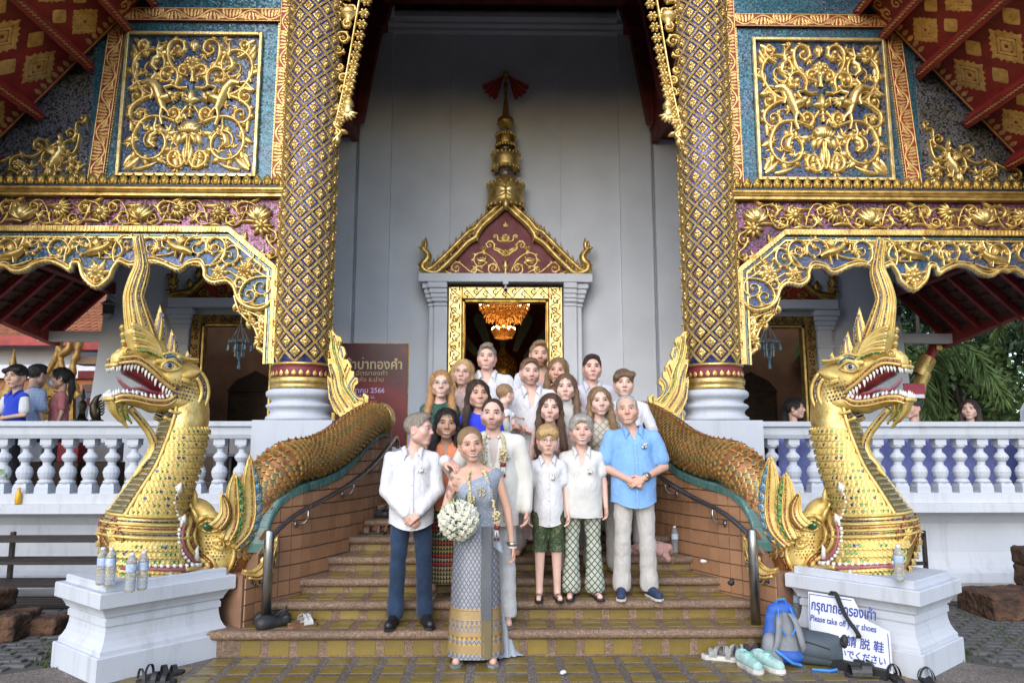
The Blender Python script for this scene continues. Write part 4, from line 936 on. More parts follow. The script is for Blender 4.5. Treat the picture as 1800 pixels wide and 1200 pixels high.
for i in range(2,14,2):b.leaf(P[i],2.4,.12,.03,.9,.06,m1,4);b.leaf(P[i],.4,.1,.03,1.1,.06,m1,4)
for i in range(5):b.leaf((-5.12+i*.13,4.02+i*.17),1.9,.16,.05,-.5,.05,m1,4)
b.build('serpent_finial',GOLDD,sdr,True)
for c_,R_,a0,d,tl in (((-4.62,3.98),.13,2.0,-1,(-4.4,3.86)),((-4.30,4.05),.12,1.0,1,(-4.45,3.86)),((-4.9,3.92),.07,2.4,-1,(-4.72,3.86)),((-3.95,3.96),.1,1,1,(-4.2,3.86))):
 b=MB();scroll(b,c_,R_,a0,1.3,d,.016,.03,lambda u,v,d:(u,YW-.082-d,v),4,tl);b.build('scroll',GOLDD,sdr,True)
mirror_tree(sdr,'right side doorway with engraved gold frame and red pediment behind the serpent horn')
# ---------------------------------------------------------------- interior seen through the doors
room=thing('temple_interior','dim brown temple interior seen through the open doors','interior',(0,18,1))
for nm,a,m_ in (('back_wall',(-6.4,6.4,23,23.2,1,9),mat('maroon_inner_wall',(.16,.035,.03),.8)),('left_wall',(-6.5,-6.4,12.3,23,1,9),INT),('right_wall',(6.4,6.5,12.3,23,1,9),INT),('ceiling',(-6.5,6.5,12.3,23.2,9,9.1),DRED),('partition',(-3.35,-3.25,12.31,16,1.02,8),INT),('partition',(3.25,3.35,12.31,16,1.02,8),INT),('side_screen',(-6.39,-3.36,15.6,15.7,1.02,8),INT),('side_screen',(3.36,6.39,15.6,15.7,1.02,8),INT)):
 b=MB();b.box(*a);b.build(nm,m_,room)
b=MB();b.box(-6.7,6.7,12.3,23.3,9.12,9.2);b.build('roof_cover',DRED,room)
cabm=mat('dark_carved_wood',(.05,.025,.015),.5,0,(.02,.012,.008),12)
for i,(x,sx) in enumerate(((-4.75,1),(4.85,1))):
 cab=thing('wooden_cabinet',('dark carved wooden cabinet inside the left side doorway','dark carved wooden cabinet inside the right side doorway')[i],'cabinet',(x,14.6,FL))
 b=MB();b.bev(x-.55,x+.45,14.3,14.8,FL,2.5);b.build('case',cabm,cab);b=MB();b.prism([(x-.58,2.502),(x+.48,2.502),(x+.3,2.72),(x+.06,2.84),(x-.05,2.9),(x-.16,2.84),(x-.4,2.72)],14.28,14.4);b.build('carved_top',cabm,cab)
 b=MB();b.bev(x-.5,x+.4,14.27,14.298,FL+.2,2.4);b.build('glazed_door',mat('dim_picture',(.09,.055,.03),.3,0,(.03,.03,.03),6),cab)
 c2=thing('wooden_screen',('tall dark screen inside the left side doorway','tall dark screen inside the right side doorway')[i],'screen',(x+.7*(-1 if i else 1),14.6,FL));xx=x+(.75 if i==0 else -.95);b=MB();b.bev(xx-.25,xx+.25,14.5,14.56,FL,2.55);b.build('panel',cabm,c2);b=MB();b.bev(xx+.26,xx+.30,14.5,14.56,FL,2.2);b.build('gold_edge',GOLDD,c2)
# golden Buddha with rays
bud=thing('buddha_statue','large golden Buddha statue with rayed backdrop deep inside the doorway','statue',(0,19,1))
b=MB();b.lathe([(1.5,1.0),(1.6,1.2),(1.3,1.35),(1.35,1.5)],(0,19.3),20);b.build('lotus_throne',GOLDD,bud,True)
b=MB();b.ball((0,19.3,1.75),(1.3,.8,.32));b.lathe([(.75,1.6),(.62,2.0),(.72,2.45),(.70,2.62),(.30,2.78),(.22,2.85),(.24,2.95)],(0,19.3),20,True,.7)
for sg in (1,-1):b.tube([(sg*.68,19.25,2.6),(sg*.85,19.1,2.1),(sg*.55,18.7,1.85),(sg*.1,18.6,1.85)],[.17,.15,.12,.1],10)
b.build('body',GOLD,bud,True)
b=MB();b.ball((0,19.22,3.28),(.32,.35,.40),18,12);b.ball((0,18.87,3.22),(.05,.07,.09));b.ball((0,18.90,3.08),(.11,.03,.02))
for sg in (1,-1):b.ball((sg*.33,19.25,3.22),(.05,.08,.2));b.ball((sg*.13,18.90,3.34),(.07,.03,.018))
b.build('head',GOLD,bud,True)
b=MB();hm=[]
for k in range(10):
 r=.345*math.cos(k*.13)*(1 if k<6 else .8-.12*(k-6));n=16
 for j in range(n):a=2*PI*(j+.5*(k%2))/n;b.ball((r*math.cos(a),19.24+r*math.sin(a),3.42+k*.055),.045,5,4)
b.lathe([(.06,3.9),(.07,3.97),(.02,4.1),(.005,4.25)],(0,19.24),8);stuff(b.build('hair_curls',GOLDD,bud))
b=MB();b.ball((0,19.24,3.55),(.31,.31,.32));b.build('crown_of_head',GOLDD,bud,True)
for k in range(11):
 a=-.3+k*(PI+.6)/10;b=MB();c,s_=math.cos(a),math.sin(a);P=[(c*.9-s_*.07,3.2+s_*.9+c*.07),(c*.9+s_*.07,3.2+s_*.9-c*.07),(c*1.9+s_*.16,3.2+s_*1.9-c*.16),(c*2.05,3.2+s_*2.05),(c*1.9-s_*.16,3.2+s_*1.9+c*.16)]
 b.prism(P[::-1],20.3,20.34);b.build('ray',mat('blue_green_ray',(.03,.10,.12),.4),bud)
# chandeliers: lit lamps
BULB=bpy.data.materials.new('lit_bulb');BULB.use_nodes=True;bn=BULB.node_tree.nodes['Principled BSDF'];bn.inputs['Emission Color'].default_value=(1,.62,.25,1);bn.inputs['Emission Strength'].default_value=14;bn.inputs['Base Color'].default_value=(1,.8,.5,1)
CRY=mat('amber_crystal',(.85,.52,.20),.15,.2,(.50,.24,.06),30,spec=.9)
def chandelier(y,z,r,n,lb,pw):
 ch=thing('chandelier',lb,'chandelier',(0,y,z));b=MB();b.tube([(0,y,z+r*.8),(0,y,8.9)],.02);b.lathe([(.04,z-.4*r),(.12*r,z-.3*r),(.1*r,z),(.2*r,z+.3*r),(.05,z+.7*r)],(0,y),10);b.build('stem',GOLDD,ch)
 b=MB()
 for tq,(rr,zz,drop) in enumerate(((r,.0,.5),(r*.86,.12,.62),(r*.66,.22,.72),(r*.42,.3,.8),(r*.2,.32,.9))):
  m_=max(8,int(46*rr/r))
  for k in range(m_):
   a=2*PI*k/m_+tq;x,yy=rr*math.cos(a),y+rr*math.sin(a)
   for q in range(4):zq=z+zz*r-1.5*drop*r*(q/4)*(.6+.4*random.random());b.ball((x*(1-.09*q),y+(yy-y)*(1-.09*q),zq),(.017,.017,.04),4,3)
 stuff(b.build('crystal_drops',CRY,ch))
 for k in range(n):
  a=2*PI*k/n;rr=r*(1.0 if k%2 else .8);b=MB();b.ball((rr*math.cos(a),y+rr*math.sin(a),z+.10*r+(.0 if k%2 else .14*r)),(.018,.018,.035),6,4);b.build('bulb',BULB,ch)
 L=bpy.data.lights.new('chandelier_light','POINT');L.energy=pw;L.color=(1,.55,.2);L.shadow_soft_size=.3;lo=bpy.data.objects.new('chandelier_light',L);lo.location=(0,y-.2,z-.5*r-.25);COL.objects.link(lo);lo.parent=ch;lo.matrix_parent_inverse=Matrix.Translation(-ch.location)
chandelier(14.6,4.20,.50,20,'larger lit amber chandelier hanging just inside the main door',16)
chandelier(17.2,4.14,.28,16,'smaller lit amber chandelier deeper inside the main door',7)
# ---------------------------------------------------------------- side eaves (roof running back beside the hall)
ev=thing('side_eave','red raftered tile eave seen from below on the left','roof',(-7,10,3.5))
b=MB();b.bev(-6.50,-6.36,7.9,12.3,3.92,4.10);b.build('purlin',DRED,ev)
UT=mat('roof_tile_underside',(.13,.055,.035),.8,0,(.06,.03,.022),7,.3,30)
eav=lambda x:3.30+(x+7.45)*(.98)*1.0
b=MB();b.prism([(-7.5,3.33),(-7.5,3.38),(-4.4,6.42),(-4.4,6.37)],7.86,12.4);b.build('tile_deck',UT,ev)
for i in range(10):
 x0=-7.42+i*.15;z0=3.33+(x0+7.5)*.98
 for j in range(22):
  c=MB();y0=7.9+j*.2;c.bev(x0,x0+.035,y0+.004,y0+.19,z0-.03,z0+.02,.004);c.build('tile_lip',UT,ev) if i<8 else None
for j in range(10):
 y=8.0+j*.47;b=MB();b.prism([(-7.44,3.26),(-7.44,3.375),(-5.7,5.08),(-5.7,4.96)],y,y+.07);b.build('rafter',RED,ev)
R=[]
b=MB()
for y,z in ((12.35,3.12),(11.5,3.22),(10.5,3.34),(9,3.5),(7.5,3.66)):R.append([(-7.55,y,z),(-7.42,y,z),(-7.42,y,z+.26),(-7.55,y,z+.26)])
b.rings(R);b.build('fascia_beam',RED,ev)
b=MB();b.bev(-7.60,-6.45,12.02,12.16,3.16,3.32);b.build('white_tie_beam',WHITE,ev)
b=MB();b.bev(-6.46,-5.0,12.31,12.42,4.0,4.25);b.build('red_end_beam',DRED,ev)
mirror_tree(ev,'red raftered tile eave seen from below on the right')
# unseen side ceilings, added to block sky light over the porch aisles
for sx,lb in ((-1,'unseen ceiling of dark red boards added to shade the left porch aisle'),(1,'unseen ceiling of dark red boards added to shade the right porch aisle')):
 t=thing('aisle_shade_ceiling',lb,'ceiling',(sx*4,10,6));b=MB();P=[(sx*2.57,6.6),(sx*2.57,6.7),(sx*4.38,6.45),(sx*4.38,6.35)];b.prism(P if sx<0 else P[::-1],7.91,12.3);b.build('boards',DRED,t)
# wall lanterns
for sx,lb in ((-1,'grey wall lantern on the white corner wall left'),(1,'grey wall lantern on the white corner wall right')):
 t=thing('wall_lantern',lb,'lantern',(sx*6.3,11.8,3.6));x,y,z=sx*6.36,11.78,3.66;lm_=mat('grey_lantern_metal',(.30,.31,.31),.5,.3)
 b=MB();b.lathe([(.01,z+.14),(.05,z+.12),(.13,z+.06),(.11,z+.045)],(x,y),8);b.build('roof',lm_,t);b=MB();b.lathe([(.095,z+.045),(.085,z-.10)],(x,y),8);b.build('glass',mat('smoky_lantern_glass',(.10,.10,.10),.15),t)
 b=MB();b.lathe([(.10,z-.10),(.10,z-.12),(.05,z-.15),(.015,z-.19)],(x,y),8);b.tube([(x,y,z+.12),(x,y,z+.2),(x,YW-.04,z+.2)],.012);b.build('bracket',lm_,t)
# hanging blue bead mobiles in the side doorways
for sx,lb in ((-1,'blue and silver beaded mobile hanging in the left side doorway'),(1,'blue and silver beaded mobile hanging in the right side doorway')):
 p=W(422 if sx<0 else 1351,600,9.6);t=thing('hanging_mobile',lb,'mobile',(p.x,9.6,p.z));silv=mat('silver_bead',(.45,.50,.53),.35,.6);bl_=mat('blue_bead',(.10,.19,.25),.4,.2)
 b=MB();b.tube([(p.x,9.6,p.z+.24),(p.x,9.6,5.2)],.004,5);
 for k in range(8):a=2*PI*k/8;b.tube([(p.x,9.6,p.z+.24),(p.x+.11*math.cos(a),9.6+.11*math.sin(a),p.z+.02)],.006,4)
 b.build('cords',silv,t)
 b=MB();b.lathe([(.115,p.z+.02),(.13,p.z),(.115,p.z-.02)],(p.x,9.6),12);b.lathe([(.06,p.z-.10),(.07,p.z-.11),(.06,p.z-.12)],(p.x,9.6),12);b.build('hoop',silv,t)
 for k in range(8):
  a=2*PI*k/8;x,y=p.x+.15*math.cos(a),9.6+.15*math.sin(a);c=MB()
  c.tube([(p.x+.11*math.cos(a),9.6+.11*math.sin(a),p.z+.02),(x,y,p.z+.01),(x,y,p.z-.04)],.006,4);c.lathe([(.006,p.z-.03),(.018,p.z-.06),(.020,p.z-.12)],(x,y),6);c.build('tassel',bl_,t)
  c=MB();c.tube([(p.x+.06*math.cos(a),9.6+.06*math.sin(a),p.z-.02),(p.x+.06*math.cos(a),9.6+.06*math.sin(a),p.z-.2)],.008,4);c.build('fringe',silv if k%2 else bl_,t)
 b=MB();b.lathe([(.01,p.z-.12),(.03,p.z-.22),(.012,p.z-.26),(.022,p.z-.33),(.024,p.z-.36)],(p.x,9.6),8);b.build('tail_tassel',bl_,t)
# ---------------------------------------------------------------- maroon event banner with its lettering
ban=thing('event_banner','dark red printed event banner with gold Thai lettering left of the door','banner',(-2.1,8.9,1))
YB=9.2;p0,p1=W(575,742,YB),W(717,604,YB)
BANM,bt,bb_=nodes('banner_print');v_=coords(bt);nn_=noise(bt,v_,1.3,4,.6,.8)
bt.links.new(ramp(bt,[(.3,(.030,.004,.007)),(.5,(.060,.006,.010)),(.70,(.17,.009,.012))],nn_),bb_.inputs['Base Color']);bb_.inputs['Roughness'].default_value=.45
b=MB();b.bev(p0.x-.5,p1.x,YB,YB+.012,p0.z-.3,p1.z,.003);b.build('banner_sheet',BANM,ban)
b=MB()
for xx in (p0.x-.5,p1.x):b.tube([(xx,YB+.03,1.02),(xx,YB+.03,p1.z)],.014,6)
b.tube([(p0.x-.5,YB+.03,p1.z),(p1.x,YB+.03,p1.z)],.012,6);b.build('frame',GOLDD,ban)
def text(s,size,m_,M,parent,name='lettering',ext=.001,bold=0.0,w=1.0):
 c=bpy.data.curves.new(name,'FONT');c.body=s;c.size=size;c.align_x='LEFT';c.extrude=ext;c.offset=bold;c.resolution_u=3
 o=bpy.data.objects.new(name,c);COL.objects.link(o);dg=bpy.context.evaluated_depsgraph_get();me=bpy.data.meshes.new_from_object(o.evaluated_get(dg));COL.objects.unlink(o);bpy.data.objects.remove(o)
 me.materials.clear();me.materials.append(m_);me.transform(Matrix.Diagonal((w,1,1,1)));me.name=name
 return inst(name,me,M,parent)
GL=mat('printed_gold_ink',(.42,.33,.16),.5);LV=mat('printed_lavender_ink',(.52,.46,.75),.5)
UPR=Matrix.Rotation(PI/2,4,'X')
def btext(s,px,py,size,m_,bold=.0,w=1.0):p=W(px,py,YB);text(s,size,m_,Matrix.Translation((p.x,YB-.002,p.z))@UPR,ban,bold=bold,w=w)
btext('ทอดผ้าป่าทองคำ',566,648,.165,GL,.003,.92);btext('สมทบทุนยอดฉัตรทองคำ',556,659,.078,GL,0,1.15);btext('วัดพระธาตุแช่แห้ง จ.น่าน',563,670,.074,GL,0,1.1)
btext('๒๙ กรกฎาคม 2566',581,690,.088,LV,.001,1.0);btext('เวลา 09.00 - 15.00 น.',575,700,.07,LV,0,1.0);btext('081 - 5',571,715,.05,LV)
# ================================================================ signed-distance sculpting (numpy surface nets)
def _smin(a,b,k):
 h=np.clip(.5+.5*(b-a)/k,0,1);return b*(1-h)+a*h-k*h*(1-h)
def prim_d(p,X,Y,Z):
 t=p[0]
 if t=='c':  # tapered capsule a, b, ra, rb, lateral squash sy (y radius factor)
  a,b,ra,rb,sy=p[1],p[2],p[3],p[4],p[5]
  ax,ay,az=b[0]-a[0],(b[1]-a[1])/sy,b[2]-a[2];L=ax*ax+ay*ay+az*az+1e-9
  qx,qy,qz=X-a[0],(Y-a[1])/sy,Z-a[2]
  h=np.clip((qx*ax+qy*ay+qz*az)/L,0,1)
  return (np.sqrt((qx-h*ax)**2+(qy-h*ay)**2+(qz-h*az)**2)-(ra+(rb-ra)*h))*min(1,sy)
 if t=='e':  # ellipsoid c, r, optional rotation matrix
  c,r=p[1],p[2];qx,qy,qz=X-c[0],Y-c[1],Z-c[2]
  if len(p)>5 and p[5] is not None:
   m=p[5];qx,qy,qz=m[0][0]*qx+m[1][0]*qy+m[2][0]*qz,m[0][1]*qx+m[1][1]*qy+m[2][1]*qz,m[0][2]*qx+m[1][2]*qy+m[2][2]*qz
  k0=np.sqrt((qx/r[0])**2+(qy/r[1])**2+(qz/r[2])**2);k1=np.sqrt((qx/r[0]**2)**2+(qy/r[1]**2)**2+(qz/r[2]**2)**2)+1e-9
  return k0*(k0-1)/k1
 if t=='b':  # box c, half, round
  c,h,r=p[1],p[2],p[3];qx,qy,qz=np.abs(X-c[0])-h[0]+r,np.abs(Y-c[1])-h[1]+r,np.abs(Z-c[2])-h[2]+r
  return np.sqrt(np.maximum(qx,0)**2+np.maximum(qy,0)**2+np.maximum(qz,0)**2)+np.minimum(np.maximum(qx,np.maximum(qy,qz)),0)-r
def prim_box(p):
 if p[0]=='c':
  a,b=np.array(p[1]),np.array(p[2]);r=max(p[3],p[4])*max(1,p[5]);return np.minimum(a,b)-r,np.maximum(a,b)+r
 if p[0]=='e':c,r=np.array(p[1]),np.array(p[2]);r=np.full(3,r.max()) if len(p)>5 and p[5] is not None else r;return c-r,c+r
 c,h=np.array(p[1]),np.array(p[2]);return c-h,c+h
def CAP(a,b,ra,rb=None,k=.02,sy=1.0,op='+'):return (('c',a,b,ra,ra if rb is None else rb,sy),k,op)
def ELL(c,r,k=.02,op='+',rot=None):return (('e',c,r,0,0,rot),k,op)
def BOX(c,h,r,k=.02,op='+'):return (('b',c,h,r),k,op)
def field(prims,xs,ys,zs):
 D=np.full((len(xs),len(ys),len(zs)),1e3,dtype=np.float32)
 for p,k,op in prims:
  lo,hi=prim_box(p);m=k*1.2+max(xs[1]-xs[0],1e-4)*2.5
  i0,i1=np.searchsorted(xs,(lo[0]-m,hi[0]+m));j0,j1=np.searchsorted(ys,(lo[1]-m,hi[1]+m));k0,k1=np.searchsorted(zs,(lo[2]-m,hi[2]+m))
  if i1<=i0 or j1<=j0 or k1<=k0:continue
  d=prim_d(p,xs[i0:i1,None,None],ys[None,j0:j1,None],zs[None,None,k0:k1]);S=D[i0:i1,j0:j1,k0:k1]
  if op=='+':D[i0:i1,j0:j1,k0:k1]=_smin(S,d,k)
  else:D[i0:i1,j0:j1,k0:k1]=-_smin(-S,d,k)
 return D
def nets(D,xs,ys,zs):
 S=D<0;C=np.zeros((D.shape[0]-1,D.shape[1]-1,D.shape[2]-1),dtype=np.int8)
 for a in (0,1):
  for b in (0,1):
   for c in (0,1):C+=S[a:S.shape[0]-1+a,b:S.shape[1]-1+b,c:S.shape[2]-1+c]
 act=(C>0)&(C<8);I,J,K=np.nonzero(act);n=len(I)
 idx=np.full(C.shape,-1,dtype=np.int64);idx[I,J,K]=np.arange(n)
 acc=np.zeros((n,3));cnt=np.zeros(n)
 E_=[(0,b,c,1,b,c) for b in (0,1) for c in (0,1)]+[(a,0,c,a,1,c) for a in (0,1) for c in (0,1)]+[(a,b,0,a,b,1) for a in (0,1) for b in (0,1)]
 for a0,b0,c0,a1,b1,c1 in E_:
  u,v=D[I+a0,J+b0,K+c0],D[I+a1,J+b1,K+c1];q=(u<0)!=(v<0);t=np.where(q,u/np.where(q,u-v,1),0)
  acc[:,0]+=np.where(q,a0+(a1-a0)*t,0);acc[:,1]+=np.where(q,b0+(b1-b0)*t,0);acc[:,2]+=np.where(q,c0+(c1-c0)*t,0);cnt+=q
 acc/=cnt[:,None];V=np.empty((n,3))
 for ax,(g,q) in enumerate(((xs,I),(ys,J),(zs,K))):V[:,ax]=g[q]+(g[q+1]-g[q])*acc[:,ax]
 F=[]
 def quads(ax):
  A=S[:-1] if ax==0 else (S[:,:-1] if ax==1 else S[:,:,:-1]);B=S[1:] if ax==0 else (S[:,1:] if ax==1 else S[:,:,1:])
  i,j,k=np.nonzero(A!=B);sgn=A[i,j,k]
  o1,o2=[(1,2),(2,0),(0,1)][ax];q=[i,j,k];ok=(q[o1]>0)&(q[o2]>0)&(q[o1]<C.shape[o1])&(q[o2]<C.shape[o2])
  i,j,k,sgn=i[ok],j[ok],k[ok],sgn[ok];q=[i,j,k]
  def cell(d1,d2):z=[q[0].copy(),q[1].copy(),q[2].copy()];z[o1]-=d1;z[o2]-=d2;return idx[z[0],z[1],z[2]]
  f=np.stack([cell(1,1),cell(0,1),cell(0,0),cell(1,0)],1);f[~sgn]=f[~sgn][:,::-1];return f
 F=np.concatenate([quads(0),quads(1),quads(2)]);F=F[(F>=0).all(1)]
 return V,F
def sculpt(prims,h,pad=None):
 lo=np.min([prim_box(p)[0] for p,k,op in prims if op=='+'],0);hi=np.max([prim_box(p)[1] for p,k,op in prims if op=='+'],0);pad=pad or h*3
 xs,ys,zs=[np.arange(lo[i]-pad,hi[i]+pad+h,h,dtype=np.float32) for i in range(3)]
 return nets(field(prims,xs,ys,zs),xs,ys,zs)
# ================================================================ the serpents, worked in the profile plane of the left one (units: photo pixels)
MPP=.00436;CAMP=Vector((CX,0,CZ));NSIDE=NW
def NP(x,y,z):  # x = photo column, z = -pixel row on the serpent's mid-plane, y = sideways (negative: towards the viewer)
 d=ray(x,-z);t=(NC-CAMP).dot(NW)/d.dot(NW);return CAMP+d*t+NW*(y*MPP)
def NV(V):return [NP(*v) for v in V]
naga=thing('naga_statue','left golden serpent statue with gaping jaws, curved horn and scaled body up the stair wall','statue',(-2.5,5.6,.6))
def npart(name,V,F,m_,smooth=True,par=None,mi=None):return inst(name,mesh(name,NV(V),F if isinstance(F,list) else F.tolist(),m_,smooth,mi),None,par or naga)
def nmb(name,b,m_,smooth=True,par=None):return npart(name,b.V,b.F,m_,smooth,par,b.mi if isinstance(m_,(list,tuple)) else None)
def both(b):  # add the mirror image on the far side
 n=len(b.V);V=[(x,-y,z) for x,y,z in b.V];F=[f[::-1] for f in b.F];mi=list(b.mi);b.V+=V;b.F+=[tuple(i+n for i in f) for f in F];b.mi+=mi;return b
# --- neck
NK=[(1012,268,62,56),(1000,270,70,60),(975,268,78,62),(940,262,81,62),(915,258,74,58),(893,260,59,52),(855,279,51,46),(817,300,45,41),(775,315,40,37),(740,326,38,34),(705,330,33,30),(675,325,29,27)]
NKs=spline([(a,b,c,d) for a,b,c,d in NK],60)
def neck_at(py):
 a=NKs[::-1];return [float(np.interp(py,a[:,0],a[:,i])) for i in (1,2,3)]
def neck_pt(py,th,off=0):  # th: 0 front (left), 90 viewer side
 c,hx,hy=neck_at(py);return (c-(hx+off)*math.cos(th),-(hy+off)*math.sin(th),-py)
b=MB();b.rings([[neck_pt(py,2*PI*i/36) for i in range(36)][::-1] for py in np.linspace(1012,675,50)]);nmb('neck',b,GOLD)  # darker gold than the scales, painting shade into the gaps between them
# belly plates
for i in range(24):
 p0,p1=900-i*9.2,900-i*9.2-8.2;b=MB();R=[]
 for py,o in ((p0,0),(p0-.5,2.6),(p1+1.5,2.2),(p1,0)):R.append([neck_pt(py,th,o) for th in np.linspace(-.5,.5,7)])
 b.rings(R[::-1],False);nmb('belly_plate',b,mat('dull_gold_mirror',(.50,.40,.20),.3,.7,(.20,.17,.12),60))
for sg in (1,-1):
 b=MB();b.tube([neck_pt(py,sg*.62,2) for py in np.linspace(905,700,30)],3.2,6);nmb('belly_ridge',b,NAGA)
# scales: overlapping shields with a glass eye
def scale_mesh(name,L,Wd,gold,glass,cs=.45,cl=.42,ch=0):
 b=MB();P=[(-.5,0),(-.52,.35),(-.42,.68),(-.2,.92),(0,1.0),(.2,.92),(.42,.68),(.52,.35),(.5,0)]
 top=[(x*Wd,-L*y,.12*L+.34*L*y) for x,y in P];bot=[(x*Wd,-L*y,-.05*L) for x,y in P];n=len(P)
 b.add(top+bot+[(0,-L*.45,.40*L)],[(i,i+1,2*n) for i in range(n-1)]+[(i+n,i+1+n,i+1,i) for i in range(n-1)]+[(8,0,2*n)])
 b.add([(x*Wd*cs,-L*(.72-cl+y*cl),(.36+ch)*L+.16*L*y) for x,y in P]+[(0,-L*.5,(.50+ch)*L)],[(i,i+1,n) for i in range(n-1)]+[(8,0,n)],1)
 return mesh_of(b,name,[gold,glass])
SC1=scale_mesh('scale',.052,.058,NAGA,GREENG);SC2=scale_mesh('scale',.052,.058,NAGA,NAVYG);SC3=scale_mesh('scale',.052,.058,NAGA,NAGA)
def place(me,name,p,nrm,down,par,s=1.0,mir=False):
 z=nrm.normalized();y=-(down-z*down.dot(z)).normalized();x=y.cross(z)
 M_=Matrix(((x.x,y.x,z.x,p.x),(x.y,y.y,z.y,p.y),(x.z,y.z,z.z,p.z),(0,0,0,1)))@Matrix.Diagonal((s,s,s,1));return inst(name,me,M_,par)
cnt=0
def neck_scales(p_hi,p_lo,step,a0,a1):
 row=0;py=p_hi
 while py<p_lo:
  c,hx,hy=neck_at(py);circ=(hx+hy)*(a1-a0);n=max(3,int(circ/13.0))
  for i in range(n+1):
   th=lerp(a0,a1,(i+.5*(row%2))/n)
   if th>a1:continue
   for sg in (1,-1):
    if sg<0 and (th>2.6 or i%1):continue
    P=NP(*neck_pt(py,sg*th));Q=NP(*neck_pt(py,sg*th,6));Dn=NP(*neck_pt(py+4,sg*th))
    r_=random.random();place(SC1 if r_<.34 else (SC2 if r_<.42 else SC3),'scale',P,Q-P,Dn-P,naga,1.0+.10*(py-800)/100)
  row+=1;py+=step
neck_scales(752,898,11.5,.78,3.0)
neck_scales(948,1003,12.5,.42,1.75)
# chest bands and medallion
for py,m_,r in ((902,NAGA,3),(910,NAVYG,1.5),(916,NAGA,2.6),(922,REDG,1.3),(927,NAGA,2.2),(932,NAVYG,1.5),(938,NAGA,3.2)):
 b=MB();b.tube([neck_pt(py+3*math.sin(th),th,2) for th in np.linspace(-2.2,2.2,34)],r,6);nmb('chest_band',b,m_)
for sg in (1,-1):
 b=MB();mp=lambda u,v,d:neck_pt(940-v,sg*(.36)+u/78*sg,2+d)
 P=[(-26,0),(0,34),(26,0),(0,-38),(-26,0)];b.relief([(lerp(P[i][0],P[i+1][0],t/5),lerp(P[i][1],P[i+1][1],t/5)) for i in range(4) for t in range(5)]+[(-26,0)],1.5,3,mp);nmb('medallion_rim',b,REDG)
 b=MB();flower(b,(0,0),8,5,mp,8)
 for k in range(8):b.leaf((0,0),k*.785,14,3,.2,3,mp,3)
 nmb('medallion',b,NAGA)
# --- head sculpted in distance fields
def pz(x,y,t=0):return (x,t,-y)
head=[ELL(pz(322,672),(32,27,34),8),CAP(pz(300,655),pz(325,668),27,29,10,.85),CAP(pz(262,643),pz(300,653),16,25,10,.95),CAP(pz(216,630),pz(262,642),11,15,8,1.15),ELL(pz(206,629),(10,13,11),6),
  CAP(pz(201,636),pz(240,641),5,6,4,2.4),CAP(pz(240,641),pz(275,664),6,8,5,2.2),CAP(pz(275,664),pz(298,684),8,9,6,2.2),
  CAP(pz(200,702),pz(230,703),7,9,5,1.9),CAP(pz(230,703),pz(268,713),9,11,5,1.9),CAP(pz(268,713),pz(305,705),12,18,6,1.5),CAP(pz(300,690),pz(318,700),16,26,8,1.1)]
for sg in (1,-1):
 head+=[ELL(pz(286,644,sg*22),(15,8,11),4),CAP(pz(268,636,sg*20),pz(300,630,sg*25),5,6,4),CAP(pz(300,630,sg*25),pz(336,637,sg*22),6,3,4),ELL(pz(300,665,sg*22),(20,8,15),6),ELL(pz(216,619,sg*9),(9,6,7),4)]
 head+=[ELL(pz(284,644,sg*32),(11,8,7.5),3,'-')]
V,F=sculpt(head,1.9);npart('head',V,F,NAGA)
b=MB();
for sg in (-1,1):b.ball(pz(284,644,sg*24.5),(9.5,6,7.5),14,9)
nmb('eye',b,mat('glass_eye_white',(.62,.60,.55),.12,0,(.5,.48,.45),8,spec=.9))
b=MB()
for sg in (-1,1):b.ball(pz(283.5,644,sg*28.2),(4.6,3.2,4.6),12,7)
nmb('pupil',b,mat('dark_pupil',(.03,.035,.04),.08,0,(.01,.01,.012),8,spec=.9))
for P,r,m_,nm in (([(268,646),(276,637.5),(286,635.5),(297,641),(303,648)],2.0,NAGA,'upper_eyelid'),([(267,647),(276,653),(288,653),(300,649)],1.8,NAGA,'lower_eyelid'),([(276,629),(290,628),(306,638)],2.6,CYAN,'brow_glass'),([(272,625),(290,622),(312,632),(334,634)],2.4,NAGA,'brow_ridge')):
 b=MB();b.tube([(p[0],-31 if 'lid' in nm else -29,-p[1]) for p in spline(P,14)],r,6);nmb(nm,b if nm=='brow_glass' else both(b),m_)
LU=spline([(199,642,20),(212,640,23),(228,640,25),(242,647,26),(258,660,26),(273,674,26),(288,685,25),(297,692,23)],40)
LL=spline([(194,697,16),(205,693,20),(225,694,22),(245,699,23),(265,702,23),(283,701,23),(297,692,23)],40)
for nm,P,dz,r,m_ in (('upper_lip',LU,-2,3.2,NAGA),('upper_lip_mosaic',LU,-7,2.4,REDG),('upper_lip_line',LU,-11,2.2,NAGA),('upper_gum',LU,2,2.6,MAROON),('lower_lip',LL,3,3.2,NAGA),('lower_lip_mosaic',LL,7,2.3,REDG),('lower_lip_line',LL,11,2.4,NAGA),('lower_gum',LL,0,2.6,MAROON)):
 b=MB();b.tube([(p[0],-p[2]-(1 if 'gum' not in nm else -3),-(p[1]+dz)) for p in P],r,6);nmb(nm,both(b),m_)
b=MB();P=[(197,640)];
for sgn,P,dz in ((1,LU,0),(1,LL,4)):b.tube([(P[0][0]-1,-P[0][2],-(P[0][1]+dz)),(P[0][0]-7,-9,-(P[0][1]+dz)),(P[0][0]-8,0,-(P[0][1]+dz)),(P[0][0]-7,9,-(P[0][1]+dz)),(P[0][0]-1,P[0][2],-(P[0][1]+dz))],4,8)
nmb('front_lip',b,NAGA)
